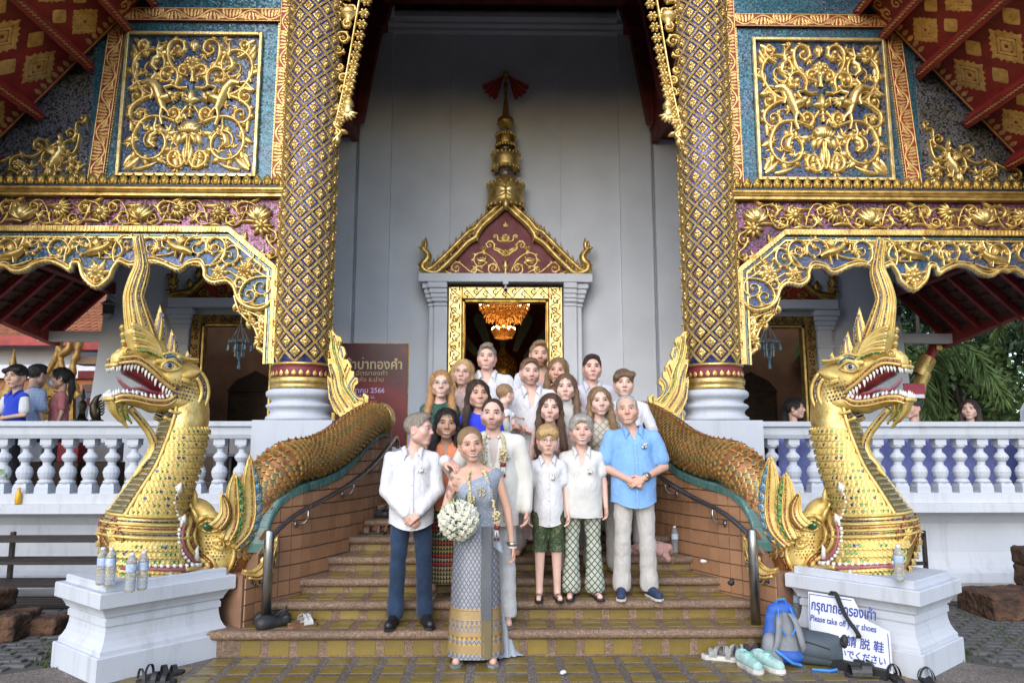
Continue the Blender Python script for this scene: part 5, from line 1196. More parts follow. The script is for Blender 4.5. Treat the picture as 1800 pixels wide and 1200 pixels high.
V,F=sculpt([CAP(pz(225,652),pz(290,688),9,9,4,2.2),CAP(pz(215,694),pz(290,698),5,6,4,3.2),ELL(pz(292,688),(14,22,14),5)],2.4);npart('mouth_lining',V,F,mat('mouth_red',(.22,.02,.025),.35,0,(.12,.012,.016),20,spec=.7))
b=MB();T=spline([(282,692),(262,688),(243,682),(228,684),(216,676),(206,664)],18);b.rings([[(x+0,s_*9*math.sin(PI*min(1,.25+i/26)),-(y+(2.5 if k else -2.5))) for k,s_ in ((0,-1),(0,1),(1,1),(1,-1))] for i,(x,y) in enumerate(T)]);nmb('tongue',b,mat('tongue_pink',(.36,.13,.15),.3,0,(.26,.08,.10),15,spec=.7))
TM=mat('tooth_white',(.78,.76,.72),.25,0,(.66,.63,.56),20)
for P,n,up in ((LU,17,0),(LL,15,1)):
 for i in range(n):
  q=P[int((.02+.90*i/(n-1))*39)];L_=(11 if i<4 else 9+5*math.sin(i*1.3)**2) if not up else (8 if i>2 else 10);L_*=1.0
  for sg in (-1,1):
   b=MB();s_=-1 if not up else 1;z0=-(q[1]+(2 if not up else -1));y0=sg*(q[2]-3);b.rings([[(q[0]+dx*r+(-2.0*f if not up else -1*f),y0+dy*r,z0+s_*L_*f) for dx,dy in ((1,0),(.5,.87),(-.5,.87),(-1,0),(-.5,-.87),(.5,-.87))] for f,r in ((0,2.9),(.4,2.6),(.8,1.2),(1,.2))] if up else [[(q[0]+dx*r-2.0*f,y0+dy*r,z0+s_*L_*f) for dx,dy in ((1,0),(.5,-.87),(-.5,-.87),(-1,0),(-.5,.87),(.5,.87))] for f,r in ((0,2.9),(.4,2.6),(.8,1.2),(1,.2))]);nmb('tooth',b,TM)
for up,P in ((0,LU),(1,LL)):
 for k in range(-2,3):
  b=MB();s_=1 if up else -1;z0=-(P[0][1]+(2 if not up else 2));b.tube([(P[0][0]-5,k*6,z0),(P[0][0]-5,k*6,z0+s_*5),(P[0][0]-5,k*6,z0+s_*10)],[2.8,2.3,.3],6);nmb('tooth',b,TM)
def disc_map(cx,cy,yy):return lambda u,v,d:(cx+u,yy-d,-(cy)+v)
b=MB();scroll(b,(0,0),7,0,1.6,1,1.8,4,disc_map(217,620,-15),0);nmb('nostril',both(b),NAGA)
b=MB();m1=disc_map(318,664,-28);b.leaf((-14,0),.2,38,7,.25,7,m1,8);b.leaf((-12,-2),-.5,22,5,-.4,6,m1,6);scroll(b,(-8,-3),7,1,1.4,-1,2,5,m1,1);nmb('ear',both(b),NAGA)
# cheek studs
b=MB()
for i in range(8):
 for j in range(6):
  x,y=290+i*6+(j%2)*3,662+j*7+i*1.5
  if (x-312)**2/26**2+(y-685)**2/24**2<1:b.dome((x,-y),2.1,2.6,4,lambda u,v,d:(u,-28-d+abs(u-312)*.10,v),5)
stuff(nmb('cheek_studs',both(b),NAVYG,False))
for k,r in enumerate((36,43,50)):  # collar round the jaw hinge
 b=MB();b.tube([(304+r*.98*math.cos(a),-25-5*math.sin(PI*(a+1.1)/3.2)+k*2,-(690-r*math.sin(a))) for a in np.linspace(.75,-2.1,26)],3.3 if k!=1 else 2.4,6);nmb('collar_ring',both(b),NAGA if k!=1 else NAVYG)
# --- horn
HS=[((224.5,592),(277,598),17),((221.5,568),(264,563),15),((219,535),(254,535),12),((220,514),(250.6,520),11),((228,488),(257.5,496),9.5),((237,467),(261,473),8.5),((238.6,451),(256.6,454),7.5),((236.5,433),(253.6,433),6),((235.5,421),(251.5,419.5),4.5),((243,412),(248,412),1)]
HSs=spline([(a[0],a[1],c[0],c[1],d) for a,c,d in HS],44)
def horn_pt(i,f,side=-1,off=0):
 a0,a1,c0,c1,d=HSs[i];th=math.acos(max(-1,min(1,f)));return (lerp(a0,c0,(f+1)/2),side*(d*math.sin(th)+off),-lerp(a1,c1,(f+1)/2))
b=MB();b.rings([[(lerp(a0,c0,.5+.5*math.cos(t)),-d*math.sin(t),-lerp(a1,c1,.5+.5*math.cos(t))) for t in [2*PI*k/20 for k in range(20)]] for a0,a1,c0,c1,d in HSs][::-1]);nmb('horn',b,NAGA)
for f,r,m_ in ((-.82,2.4,NAGA),(-.5,1.7,NAVYG),(-.15,2.2,NAGA),(.2,1.7,NAVYG),(.5,2.2,NAGA),(.78,1.5,REDG),(.97,2.2,NAGA),(-.99,2.2,NAGA)):
 b=MB();b.tube([horn_pt(i,f,-1,1) for i in range(0,42)],[r*(1-.5*i/42) for i in range(42)],6);nmb('horn_ridge',both(b),m_)
b=MB()
for i in range(0,42):b.ball(horn_pt(i,1.0),2.2,6,4);b.ball(horn_pt(i,-1.0),2.0,6,4)
stuff(nmb('horn_beads',b,NAGA))
for k in range(4):  # stacked plates at the foot of the horn
 b=MB();P=spline([(221+k*1.5,572+k*13),(240+k*3,580+k*11),(258+k*3,594+k*9),(270+k*3,612+k*7)],14);yl=-19-k
 b.tube([(p[0],yl,-p[1]) for p in P],[4.5]*14,6);b.tube([(p[0]+1,yl-1,-(p[1]+5)) for p in P],[2]*14,6);nmb('horn_plate',both(b),NAGA)
 b=MB();b.tube([(p[0]+1,yl-2,-(p[1]+7.5)) for p in P[1:]],1.7,6);nmb('plate_glass',both(b),(NAVYG,GREENG,REDG,GREENG)[k])
b=MB();b.rings([[(x,s_*w_,-y) for x,y,s_,w_ in ((222,570,-1,w),(222,570,1,w),(240,612,1,w),(240,612,-1,w))] for w in (0,18)]) if False else None
V,F=sculpt([CAP(pz(232,585),pz(246,620),11,14,6,1.6),CAP(pz(246,590),pz(275,620),16,18,6,1.2),CAP(pz(240,612),pz(262,632),10,10,5,1.5)],2.4);npart('crown',V,F,NAGA)
def flame(name,base0,base1,tip,bow,th,m_=NAGA,inner=None,par=None,ser=0,n=14):
 """pointed flame plate between two base points and a tip; bow bends it"""
 B0,B1,T=map(np.array,(base0,base1,tip));R=[];E0=[];E1=[]
 for i in range(n+1):
  t=i/n;w_=(1-t)**.8;c=(B0+B1)/2*(1-t)+T*t+np.array(bow)*math.sin(PI*t);hw=(B1-B0)/2*w_*(1+.25*math.sin(PI*t))
  s_=1+(ser*(.5-(i%2)) if 0<i<n else 0);a,e=c-hw*s_,c+hw*s_;E0.append(a);E1.append(e);tt=th*(.25+.75*(1-t))
  R.append([(a[0],0,-a[1]),(c[0],-tt,-c[1]),(e[0],0,-e[1]),(c[0],tt,-c[1])])
 b=MB();b.rings(R);o=nmb(name,b,m_,False,par)
 return o,R
for b0,b1,tp in (((262,600),(290,604),(281,536)),((288,628),(314,632),(301,579)),((314,652),(338,654),(329,616))):
 o,R=flame('crest_spike',b0,b1,tp,(3,0),9,NAGA,ser=.12)
 b=MB();b.tube([((r[0][0]+r[1][0])/2+1,r[1][1]*.6-1.2,(r[0][2]+r[1][2])/2) for r in R[1:12]],1.6,5);nmb('spike_glass',both(b),mat('mauve_mirror_glass',(.30,.22,.28),.2,.3,(.2,.14,.18),30),True,o)
 b=MB();b.tube([((r[2][0]+r[1][0])/2,r[1][1]*.6-1.2,(r[2][2]+r[1][2])/2) for r in R[1:12]],1.6,5);nmb('spike_glass',both(b),NAVYG,True,o)
flame('brow_flame',(264,640),(292,632),(276,598),(-2,0),30,NAGA,ser=.1)
# chin fin and goatee
b=MB()
for k,(x0,y0,x1,y1) in enumerate(((196,704,214,742),(205,706,224,752),(216,708,232,744))):
 P=spline([(x0,y0),(lerp(x0,x1,.4)-3,lerp(y0,y1,.5)),(x1,y1)],10);b.tube([(p[0],-5+k*2,-p[1]) for p in P],[9-8.2*i/9 for i in range(10)],7)
nmb('chin_fin',both(b),NAGA)
b=MB()
for k,(x0,y0,x1,y1) in enumerate(((200,706,215,740),(212,708,225,745))):b.tube([(lerp(x0,x1,t/6)-2*math.sin(t*.5),-13,-lerp(y0,y1,t/6)) for t in range(7)],1.5,5)
nmb('chin_glass',both(b),GREENG)
GT=spline([(228,718,7),(238,728,7),(252,745,7.5),(264,762,8),(271,782,8),(266,800,7.5),(252,816,6.5),(243,828,5),(234,838,2)],40)
b=MB();b.tube([(p[0],0,-p[1]) for p in GT],[p[2] for p in GT],8);nmb('goatee',b,NAGA)
for dy,m_ in ((-6.5,NAVYG),(6.5,NAVYG)):b=MB();b.tube([(p[0]+1.5*(1 if dy>0 else -1),dy,-p[1]) for p in GT[3:32]],1.8,5);nmb('goatee_glass',b,m_)
# --- makara base: jaws that hold the serpent, eye, plumes, fin and foot
mk_=[ELL(pz(376,955),(50,60,52),12),ELL(pz(345,910),(26,50,36),14),ELL(pz(328,874),(9,34,26),10),ELL(pz(300,1008),(100,66,13),10),ELL(pz(420,985),(48,56,38),14),ELL(pz(360,985),(40,64,26),12),CAP(pz(352,905,-44),pz(392,922,-52),9,8,6),ELL(pz(372,1012,-56),(20,14,9),5)]
mk_+=[CAP(pz(352,905,44),pz(392,922,52),9,8,6)]
V,F=sculpt(mk_,3.0);npart('makara_head',V,F,NAGA)
GX,GYs,GZ=np.arange(180,500,4.0),np.arange(-90,2,2.0),np.arange(-1030,-780,4.0);MKF=field(mk_,GX,GYs,GZ);_h=np.where((MKF<0).any(1),GYs[np.argmax(MKF<0,1)],0)
def mky(x,z):  # viewer-side surface of the base (neck or makara, whichever stands proud)
 i,j=int(np.clip((x-180)/4,0,len(GX)-1)),int(np.clip((z+1030)/4,0,len(GZ)-1));y=_h[i,j]
 c,hx,hy=neck_at(-z);q=(x-c)/hx
 if abs(q)<1:y=min(y,-hy*math.sqrt(1-q*q))
 return y
def mm(u,v,d):  # put an ornament on the viewer-side surface where the line of sight through (u, v) meets it
 x=u
 for _ in range(5):y=mky(x,v)-d;x=u+.54*y
 return (x,y,v)
LIPZ=1012.0
while NP(300,0,-LIPZ).z<.622:LIPZ-=.5
LIP=spline([(314,846),(318,862),(313,880),(318,900),(326,912),(321,930),(322,950),(330,968),(346,984),(358,992),(352,1002),(325,1005),(290,1010),(255,1013),(215,1012)],90)
pk=mat('pink_lip_enamel',(.42,.13,.15),.4,0,(.32,.08,.10),20)
for off,r,m_,nm in ((0,3.4,pk,'lip'),(9,4,NAGA,'lip_ridge'),(15,2.2,REDG,'lip_mosaic'),(21,3,NAGA,'outer_ridge')):
 P=[]
 for i in range(90):
  a,c=LIP[max(i-1,0)],LIP[min(i+1,89)];tx,ty=c[0]-a[0],c[1]-a[1];L_=math.hypot(tx,ty);x,y=LIP[i][0]+ty/L_*off,LIP[i][1]-tx/L_*off
  if y<1014:P.append(mm(x,-min(y,LIPZ),1.5 if i<52 else 9))
 b=MB();b.tube(P,r,6);nmb(nm,b,m_)
for i in range(3,88,2):
 a,c=LIP[i-1],LIP[i+1];tx,ty=c[0]-a[0],c[1]-a[1];L_=math.hypot(tx,ty);x,y=LIP[i][0]-ty/L_*6,LIP[i][1]+tx/L_*6;b=MB();r=3.6
 b.ball(mm(x,-min(y,LIPZ-6),2 if i<52 else 9),r,8,6);nmb('pearl',b,TM)
for x,y,L_ in ((346,975,22),(300,1002,15),(317,858,13),(324,911,11)):
 b=MB();q0=mm(x,-y,3);b.tube([(q0[0],q0[1],-y-4),(q0[0]-2,q0[1]-3,-y+L_*.5),(q0[0]+2,q0[1]-2,-y+L_)],[5.5,4,.4],8);nmb('tusk',b,TM)
b=MB();b.ball(mm(366,-922,1),(9,5,7),12,8);nmb('makara_eye',b,mat('green_glass_eye',(.02,.14,.06),.08,0,(.01,.05,.02),10,spec=.9))
for P,r,m_,nm in (([(350,922),(360,913),(374,914),(388,924)],2.6,NAGA,'eye_rim'),([(350,923),(362,931),(376,930),(390,925)],2.6,NAGA,'eye_rim'),([(345,916),(360,905),(380,906),(400,918),(412,914)],4,NAGA,'brow'),([(372,911),(384,914),(394,921)],2,CYAN,'brow_glass'),([(398,930),(410,950),(410,975),(398,1000),(380,1014)],3.4,NAGA,'jaw_ridge'),([(404,928),(417,952),(416,978),(404,1004)],2.2,REDG,'jaw_mosaic')):
 b=MB();b.tube([mm(p[0],-p[1],3) for p in spline(P,20)],r,6);nmb(nm,b,m_)
b=MB()
for i in range(10):
 for j in range(9):
  x,y=344+i*6.2+(j%2)*3.1,938+j*5.6
  if ((x-372)/32)**2+((y-957)/22)**2<1 and y>936:b.dome((x,-y),1.9,1.9,3,mm,5)
stuff(nmb('makara_cheek_studs',b,NAVYG,False))
b=MB();scroll(b,(388,-950),11,1,1.4,1,3,7,mm,4);b.leaf((372,-946),.2,30,6,-.6,7,mm);b.leaf((374,-954),-.4,28,5,.6,7,mm);nmb('cheek_flourish',b,NAGA)
b=MB()
for r_ in range(7):
 for i in range(9):x,y=415+i*8+(r_%2)*4,955+r_*9;b.dome((x,-y),4.2,4.6,3,mm,7) if mky(x,-y)<-8 else None
stuff(nmb('flank_scales',b,NAGA,False))
b=MB()
for r_ in range(7):
 for i in range(9):x,y=415+i*8+(r_%2)*4,957+r_*9;b.dome((x,-y),1.7,1.9,6.0,mm,5) if mky(x,-y)<-8 else None
stuff(nmb('flank_glass',b,GREENG,False))
def plume(name,outer,inner,yy,th,glass,n=22):
 """curved crest plume: serrated outer edge, glass inlay, raised ribs"""
 O,I=spline(outer,n),spline(inner,n);R=[]
 for i in range(n):
  t=i/(n-1);s_=.10 if i%2 and 0<i<n-1 else 0;o=O[i]+(O[i]-I[i])*s_*1.0;c=(O[i]+I[i])/2;w_=th*(1-.75*t)
  R.append([(I[i][0]+.54*yy,yy,-I[i][1]),(c[0]+.54*yy,yy-w_,-c[1]),(o[0]+.54*yy,yy,-o[1]),(c[0]+.54*yy,yy+w_,-c[1])])
 b=MB();b.rings(R);pl=nmb(name,b,NAGA,False)
 for f,r,m_ in ((.12,2.4,NAGA),(.42,1.8,REDG),(.55,2.4,NAGA),(.92,2.2,NAGA)):
  b=MB();b.tube([(lerp(I[i][0],O[i][0],f)+.54*yy,yy-th*(1-.75*i/n)*(1-abs(f-.5)*2)-1.5,-lerp(I[i][1],O[i][1],f)) for i in range(0,n-1)],[r*(1-.6*i/n) for i in range(n-1)],5);nmb('plume_rib',b,m_,True,pl)
 for i in range(1,n-4,2):
  c=[lerp(I[i][k],O[i][k],.73) for k in (0,1)];a=math.atan2(-(O[i+1][1]-O[i][1]),O[i+1][0]-O[i][0]);w_=np.linalg.norm(O[i]-I[i]);yq=yy-th*(1-.75*i/n)*.5-1.5
  b=MB();b.leaf((c[0],-c[1]),a-.35,w_*.42+5,w_*.10+1.2,.3,2.5,lambda u,v,d:(u+.54*yq,yq-d,v),4);nmb('plume_glass',b,glass,False,pl)
plume('crest_plume',[(418,962),(448,935),(461,905),(463,868),(455,832),(439,797)],[(396,950),(414,928),(422,900),(422,868),(426,835),(437,800)],-70,9,CYAN)
plume('crest_plume',[(408,948),(424,925),(430,900),(430,872),(425,850),(413,827)],[(386,938),(394,918),(397,898),(396,872),(400,850),(411,829)],-76,9,GREENG)
plume('crest_plume',[(392,930),(404,915),(408,900),(406,884),(398,872),(389,861)],[(366,915),(376,908),(384,898),(386,886),(386,874),(388,863)],-80,8,mat('amber_mirror_glass',(.28,.12,.03),.2,.3,(.16,.06,.02),20))
plume('tail_fin',[(432,1016),(458,1018),(476,1000),(484,968),(486,936)],[(425,990),(442,992),(458,978),(468,958),(484,938)],-86,12,NAVYG,14)
b=MB();scroll(b,(464,-975),9,1,1.5,-1,2.2,5,lambda u,v,d:(u+.54*-98,-98-d,v),0);nmb('fin_curl',b,NAGA)
for k in range(4):
 b=MB();x=392+k*8;b.tube([(x+4-38,-58,-1008),(x-38,-66,-1008),(x-41,-72,-1014)],[5,4.6,2],7);nmb('claw',b,NAGA)
# --- body that climbs the stair wall
BZ=[(5.50,.05,.20),(5.62,.10,.19),(5.74,.13,.18),(5.9,.14,.175),(6.1,.14,.172),(6.4,.13,.170),(6.7,.12,.166),(7.0,.10,.160),(7.3,.07,.150),(7.52,.045,.140)]
BP=[]
BP+=[(-2.22,5.90,.55,.19),(-2.12,5.94,.80,.185),(-2.01,6.01,1.08,.18)]
for y,o,r in BZ[4:]:BP.append((-(inner_x(y)+o),y,wall_top(y)+r*.86,r))
BS=spline(BP,90);BPos=[Vector(p[:3]) for p in BS];BR=[p[3] for p in BS]
BODYM=mat('orange_enamel_body',(.30,.12,.04),.4,.3,(.16,.06,.025),14)
b=MB();b.tube(BPos,BR,20);inst('body',mesh_of(b,'body',BODYM,True),None,naga)
def frame_at(i):
 t=(BPos[min(i+1,89)]-BPos[max(i-1,0)]).normalized();side=t.cross(Vector((0,0,1))).normalized();up=side.cross(t);return t,side,up
SCB=scale_mesh('body_scale',.046,.050,mat('worn_gold_scale',(.60,.40,.12),.5,.45,(.34,.20,.06),30),mat('orange_scale_glass',(.34,.13,.05),.45,.1,(.20,.09,.045),9,rnd=.5),.78,.62,.10)
SCB2=scale_mesh('body_scale',.046,.050,MAT['worn_gold_scale'],mat('green_scale_glass',(.07,.12,.06),.3,.2,(.20,.13,.08),12,rnd=.5),.78,.62,.10)
SV=[np.array([v.co[:] for v in m.vertices]) for m in (SCB,SCB2)];SF=[[tuple(f.vertices) for f in m.polygons] for m in (SCB,SCB2)];SM=[[f.material_index for f in m.polygons] for m in (SCB,SCB2)]
cum=[0]
for i in range(1,90):cum.append(cum[-1]+(BPos[i]-BPos[i-1]).length)
big=MB();nb=0;row=0;s_=.18
while s_<cum[-1]-.03:
 fi=float(np.interp(s_,cum,range(90)));i=int(min(fi,88));P=BPos[i].lerp(BPos[i+1],fi-i);r=BR[i];t,side,up=frame_at(i);n=24
 for k in range(n):
  a=2*PI*(k+.5*(row%2))/n;nr=side*math.cos(a)+up*math.sin(a)
  if nr.z<-.72:continue
  x=-t;y_=None;z=nr;yv=-(-t);p=P+nr*r;down=-t;yy=-(down-z*down.dot(z)).normalized();xx=yy.cross(z);g=0 if (k*7+row*3)%3 else 1
  M3=np.array([[xx.x,yy.x,z.x],[xx.y,yy.y,z.y],[xx.z,yy.z,z.z]])
  near=nr.dot(Vector((.55,-.75,.25)))>.35 and nb<300 and s_>.25
  if near:
   nb+=1;inst('body_scale',(SCB,SCB2)[g],Matrix(((xx.x,yy.x,z.x,p.x),(xx.y,yy.y,z.y,p.y),(xx.z,yy.z,z.z,p.z),(0,0,0,1))),naga)
  else:
   q=SV[g]@M3.T+np.array(p[:]);n0=len(big.V);big.V+=[tuple(v) for v in q];big.F+=[tuple(j+n0 for j in f) for f in SF[g]];big.mi+=[0 if m==0 else 1+g for m in SM[g]]
 row+=1;s_+=.036
stuff(inst('body_scales',mesh_of(big,'body_scales',[MAT['worn_gold_scale'],MAT['orange_scale_glass'],MAT['green_scale_glass']]),None,naga))
# dorsal spikes and ridge
for i in range(10,88,2):
 t,side,up=frame_at(i);p=BPos[i]+up*BR[i]*.98;h=.05;b=MB();q=[p-t*.03-side*.012,p+t*.035-side*.012,p+t*.035+side*.012,p-t*.03+side*.012,p+up*h+t*.012];b.add(q,[(0,1,4),(1,2,4),(2,3,4),(3,0,4),(3,2,1,0)]);b.build('dorsal_spike',mat('orange_spike',(.40,.15,.06),.5,.2,(.25,.09,.04),30),naga)
for sg in (1,):
 b=MB();P=[]
 for i in range(12,89):
  t,side,up=frame_at(i);P.append(BPos[i]+(up*.80+side*.60*sg).normalized()*BR[i]*1.03)
 b.tube(P,.011,6);b.build('back_ridge',mat('orange_ridge',(.45,.17,.04),.45,.2),naga,True)
# tail cup and flame
t,side,up=frame_at(88);P=BPos[89]
b=MB();R=[]
for f,r in ((-.02,1.05),(.0,1.18),(.05,1.22),(.10,1.05),(.13,.8)):R.append([P+t*f+(side*math.cos(a)+up*math.sin(a))*BR[89]*r for a in [2*PI*k/18 for k in range(18)]])
b.rings(R);b.build('tail_cup',GOLDP,naga,True)
b=MB();b.tube([P+t*.0,P+t*.02],[BR[89]*1.06]*2,18);b.build('tail_collar',pk,naga)
tf_=[(584.7,580),(591,589),(600,593.5),(602,601),(597,608),(605,610),(609,622),(604,632),(612,632),(618.5,644),(617,652),(623,653),(622,664),(629,664),(630,673),(624.5,678),(623,688),(628,697),(637,700),(640,691),(648.5,697),(647,710),(640,722),(620,732),(600,733),(588,722),(579,700),(576.5,661),(588,668),(587,658),(579.5,652),(577,630),(583,631),(579.5,610),(582,602),(582,589)]
YT=7.62
def tm(u,v,d):p=W(u,-v,YT);return (p.x,YT-d,p.z)
b=MB();pl=[(W(x,y,YT).x,W(x,y,YT).z) for x,y in tf_];b.prism(pl[::-1],YT-.03,YT+.03);b.build('tail_flame',NAGA,naga)
for P_,wd_,m_ in (([(586,590),(590,620),(600,650),(606,680),(625,708)],1.6,GREENG),([(582,640),(590,662),(596,690),(612,716)],1.6,NAVYG),([(580,672),(586,700),(600,724)],1.8,NAVYG),([(588,590),(589,602)],1.8,REDG),([(600,612),(603,628)],1.8,CYAN),([(612,640),(606,656),(602,668)],1.5,REDG),([(624,662),(615,675),(618,690),(632,703)],1.8,CYAN),([(596,600),(594,612)],1.5,GREENG),([(640,696),(640,708)],1.6,GREENG)):
 b=MB();b.relief([(p[0],-p[1]) for p in spline(P_,12)],wd_,.012,lambda u,v,d:tm(u,v,.031+d));b.build('flame_glass',m_,naga,True)
for P_ in ([(583,585),(586,620),(596,650),(602,684),(622,716)],[(590,595),(596,630),(606,655),(612,684),(630,706)],[(579,640),(584,662),(590,694),(606,724)],[(600,600),(594,622)],[(616,645),(608,664)],[(627,666),(619,678),(624,694),(636,704)],[(578,668),(582,700),(594,728)]):
 b=MB();b.relief([(p[0],-p[1]) for p in spline(P_,14)],1.6,.022,lambda u,v,d:tm(u,v,.031+d));b.build('flame_rib',GOLDP,naga,True)
b=MB();b.tube([(W(586,733,YT).x,YT,1.60),(W(586,733,YT).x,YT,1.82)],.02,8);b.tube([(W(600,733,YT).x,YT,1.60),(W(600,733,YT).x,YT,1.85)],.02,8);b.build('flame_stand',GOLD,naga)
mirror_tree(naga,'right golden serpent statue with gaping jaws, curved horn and scaled body up the stair wall')
# ================================================================ people
def vnorm(V,F):
 N=np.zeros_like(V);a,b,c,d=(V[F[:,i]] for i in range(4));n=np.cross(c-a,d-b)
 for i in range(4):np.add.at(N,F[:,i],n)
 return N/(np.linalg.norm(N,axis=1)[:,None]+1e-9)
def wob(V,f,seed=0):
 r=np.random.RandomState(seed);o=np.zeros(len(V))
 for i in range(6):
  k=r.normal(size=3);k/=np.linalg.norm(k);o+=np.sin(V@(k*f*(.7+.25*i))+r.rand()*6.28)/(1+.3*i)
 return o/3.0
def trim(V,F,keep):
 F=F[keep[F].all(1)];u=np.unique(F);m=np.full(len(V),-1);m[u]=np.arange(len(u));return V[u],m[F]
HAND={}
def hand_mesh(kind):
 """fingers along -z from the wrist at 0, palm facing -y, thumb towards +x"""
 if kind in HAND:return HAND[kind]
 cu={'relaxed':(.35,.45,.35),'fist':(1.15,1.35,.9),'flat':(.08,.12,.08),'cup':(.7,.7,.5)}[kind]
 p=[CAP((0,0,.02),(0,0,-.02),.025,.027,.012,.75),BOX((0,0,-.055),(.038,.013,.040),.012,.012)]
 for i,(x,L) in enumerate(((.029,.070),(.010,.079),(-.010,.073),(-.028,.057))):
  a=0;q=np.array([x,0,-.088]);sp=x*1.2
  for s_,f in ((.45,cu[0]),(.32,cu[1]),(.25,cu[2])):
   a+=f;e=q+L*s_*np.array([sp*(1-a*.5),-math.sin(a),-math.cos(a)]);p.append(CAP(tuple(q),tuple(e),.0092-.0006*(i==3),.0082,.004));q=e
 t0=(.030,-.004,-.030);t1=(.056,-.016,-.062);t2=(.060 if kind!='fist' else .036,-.030 if kind!='fist' else -.046,-.092)
 p+=[CAP(t0,t1,.014,.011,.008),CAP(t1,t2,.011,.0085,.004)]
 HAND[kind]=sculpt(p,.0052);return HAND[kind]
def skin_mat(name,col):
 m,t,b=nodes(name);v=coords(t);n=noise(t,v,14,4,.6)
 at=nd(t,'ShaderNodeAttribute',attribute_name='tint');c=mixc(t,1.0,ramp(t,[(.3,tuple(x*.90 for x in col)),(.7,col)],n),at.outputs['Color'],'MULTIPLY')
 t.links.new(c,b.inputs['Base Color']);b.inputs['Roughness'].default_value=.48;b.inputs['Subsurface Weight'].default_value=.12;b.inputs['Subsurface Radius'].default_value=(.012,.005,.003);b.inputs['Subsurface Scale'].default_value=.5
 bump(t,b,noise(t,v,220,2,.6),.08,.002);return m
SKIN={'fair':skin_mat('fair_skin',(.72,.48,.395)),'pink':skin_mat('pink_skin',(.70,.435,.355)),'tan':skin_mat('tanned_skin',(.63,.375,.28)),'brown':skin_mat('brown_skin',(.48,.28,.19)),'asian':skin_mat('warm_skin',(.58,.36,.26))}
EYEW=mat('eye_white',(.62,.60,.57),.2);IRIS=mat('dark_iris',(.035,.03,.028),.1,0,(.02,.018,.016),50);LIP=mat('lip_pink',(.46,.12,.115),.4);TEETH=mat('teeth',(.74,.71,.66),.25)
def hair_mat(name,col,col2,st=(60,60,7)):
 m,t,b=nodes(name);v=coords(t,st);f=noise(t,v,1.6,4,.7)
 t.links.new(ramp(t,[(.30,col2),(.68,col)],f),b.inputs['Base Color']);b.inputs['Roughness'].default_value=.45;bump(t,b,noise(t,v,3.0,3,.7),1.0,.010);return m
HAIRC={'grey':((0.420,0.350,0.289),(0.175,0.149,0.123)),'silver':((0.630,0.595,0.542),(0.298,0.271,0.245)),'black':((0.032,0.026,0.025),(0.012,0.011,0.011)),'brown':((0.149,0.084,0.049),(0.061,0.035,0.021)),'dark':((0.079,0.049,0.035),(0.032,0.019,0.014)),'blond':((0.800,0.560,0.263),(0.420,0.263,0.114)),'dblond':((0.420,0.271,0.140),(0.193,0.119,0.060)),'red':((0.700,0.385,0.158),(0.350,0.175,0.070)),'lbrown':((0.280,0.175,0.105),(0.123,0.074,0.044))}
HM={k:hair_mat(k+'_hair',*v) for k,v in HAIRC.items()}
def cloth(name,col,bs=260,wr=.45,rough=.8,col2=None,sheen=.15):
 if name in MAT:return MAT[name]
 m,t,b=nodes(name);v=coords(t);f=noise(t,v,5,4,.6)
 t.links.new(ramp(t,[(.3,col2 or tuple(x*.88 for x in col)),(.65,col)],f),b.inputs['Base Color']);b.inputs['Roughness'].default_value=rough;b.inputs['Sheen Weight'].default_value=sheen;b.inputs['Specular IOR Level'].default_value=.25
 h=mth(t,'ADD',mth(t,'MULTIPLY',noise(t,coords(t,(1,1,.55)),13,4,.6,1.2),1.0),mth(t,'MULTIPLY',noise(t,v,bs,2,.5),.10));bump(t,b,h,wr,.03);MAT[name]=m;return m
WSHIRT=cloth('white_cotton',(.67,.67,.70),wr=.65);
def pose_dir(d,pn):
 """matrix taking hand template (-z fingers, -y palm) to direction d with palm normal pn"""
 z=-Vector(d).normalized();y=-Vector(pn);y=(y-z*y.dot(z)).normalized();x=y.cross(z);return np.array([[x.x,y.x,z.x],[x.y,y.y,z.y],[x.z,y.z,z.z]])
LV_=[0]+SZ
def level(y):
 z=0
 for k in range(8):
  if y>=RW[k]-.02:z=SZ[k]
 return z
HSC=np.array([1.06,1.02,.975])
